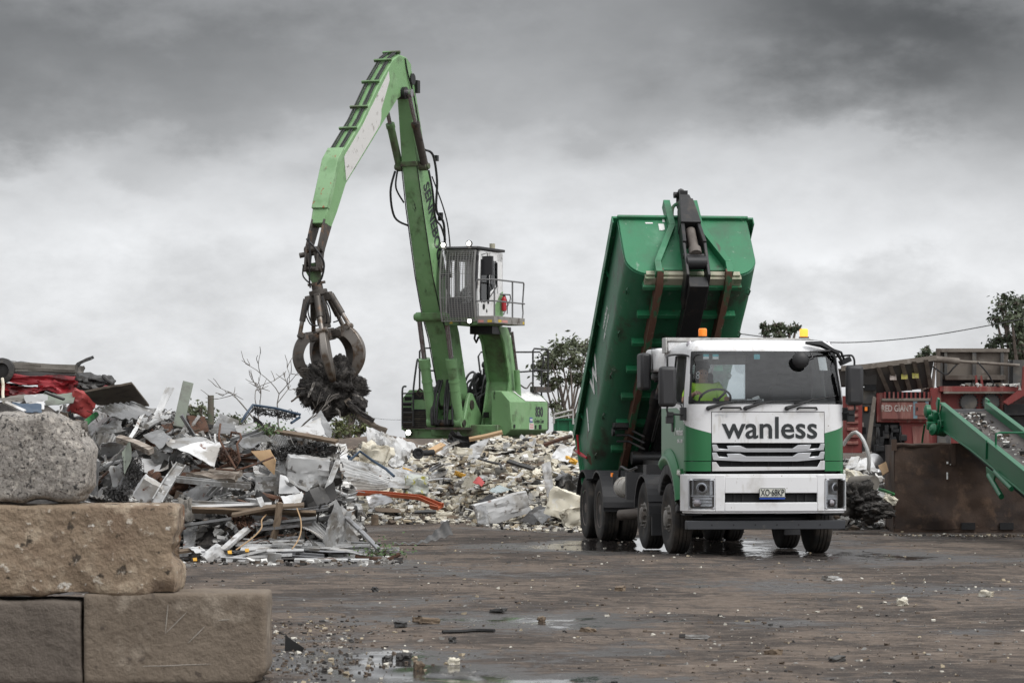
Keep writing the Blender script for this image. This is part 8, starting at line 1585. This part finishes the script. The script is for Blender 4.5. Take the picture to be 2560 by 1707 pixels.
pel, che, nk = (.16, -.64, 1.92), (.12, -.65, 2.30), (.15, -.67, 2.43)
hd = [((.17, -.68, 2.47), .055), ((.19, -.685, 2.52), .075), ((.18, -.69, 2.58), .092), ((.165, -.69, 2.645), .078)]
def hand(w, d, side, curl):                     # wrist, direction, thumb side: palm and five fingers closing on the wheel
    w, d = Vector(w), Vector(d).normalized(); s = d.cross(Vector((0, 0, 1))).normalized() * side; dn = d.cross(s).normalized(); dn = dn if dn.z < 0 else -dn; palm = w + d * .055; out = [[(tuple(w), .026), (tuple(palm), (.036, .018))]]
    for k, L_ in enumerate((.062, .074, .068, .052)):
        kn = palm + d * .035 + s * (.026 - .0175 * k); out.append([(tuple(palm), (.036, .018)), (tuple(kn), .0095), (tuple(kn + d * L_ * .45 + dn * L_ * .15 * curl), .0088), (tuple(kn + d * L_ * .55 + dn * L_ * .6 * curl), .008), (tuple(kn + d * L_ * .3 + dn * L_ * .9 * curl), .007)])
    th = palm - d * .02 + s * .034; out.append([(tuple(palm), (.036, .018)), (tuple(th), .0115), (tuple(th + s * .018 + d * .03 + dn * .01), .0105), (tuple(th + s * .012 + d * .055 + dn * .02), .009)]); return out
rs, ls = (.13, -.86, 2.385), (.13, -.46, 2.385); re_, le = (.36, -1.0, 2.16), (.36, -.36, 2.08); rw, lw = (.58, -.86, 2.30), (.58, -.42, 2.22)
ch = [[(pel, .15), ((.13, -.645, 2.08), .15), (che, .16), (nk, .055)] + hd, [(che, .16), (rs, .065), (re_, .046), (rw, .028)], [(che, .16), (ls, .065), (le, .046), (lw, .028)],
      [(pel, .15), ((.25, -.74, 1.90), .085), ((.62, -.78, 1.88), .062), ((.74, -.78, 1.48), .042), ((.86, -.78, 1.40), .035)], [(pel, .15), ((.25, -.54, 1.90), .085), ((.62, -.50, 1.88), .062), ((.74, -.50, 1.48), .042), ((.86, -.50, 1.40), .035)],
      [hd[1], ((.275, -.69, 2.545), .016)]]
skinned('body', ch + hand(rw, (.75, .35, -.15), 1, 1) + hand(lw, (.75, -.2, .05), -1, 1), M['skin'])
skinned('shirt', [[(pel, .168), ((.13, -.645, 2.08), .168), (che, .178), ((.14, -.66, 2.40), .085)], [(che, .178), (rs, .085), ((.25, -.93, 2.27), .072), ((.32, -.975, 2.19), .064)], [(che, .178), (ls, .085), ((.25, -.40, 2.23), .072), ((.32, -.375, 2.13), .064)]], M['hivis'])
skinned('trousers', [[((.16, -.64, 1.90), .165), ((.25, -.74, 1.90), .098), ((.62, -.78, 1.88), .076), ((.74, -.78, 1.50), .056)], [((.16, -.64, 1.90), .165), ((.25, -.54, 1.90), .098), ((.62, -.50, 1.88), .076), ((.74, -.50, 1.50), .056)]], M['trousers'])
skinned('hair', [[((.12, -.69, 2.62), .100), ((.16, -.69, 2.69), .085)], [((.12, -.69, 2.62), .100), ((.09, -.69, 2.55), .082)]], M['hair'])
b = MB()
for q in (-1, 1): b.lathe([(.004, 0), (.011, .004), (.011, .01), (.004, .014)], (.262, -.69 + q * .032, 2.575), (1, 0, 0), 10); 
b.split('eye', M['dark'], DR)
b = MB(); b.tube([(.262, -.715, 2.505), (.268, -.69, 2.502), (.262, -.665, 2.505)], .005, 5); b.build('mouth', mat('lips', (.3, .12, .1), .5), DR)
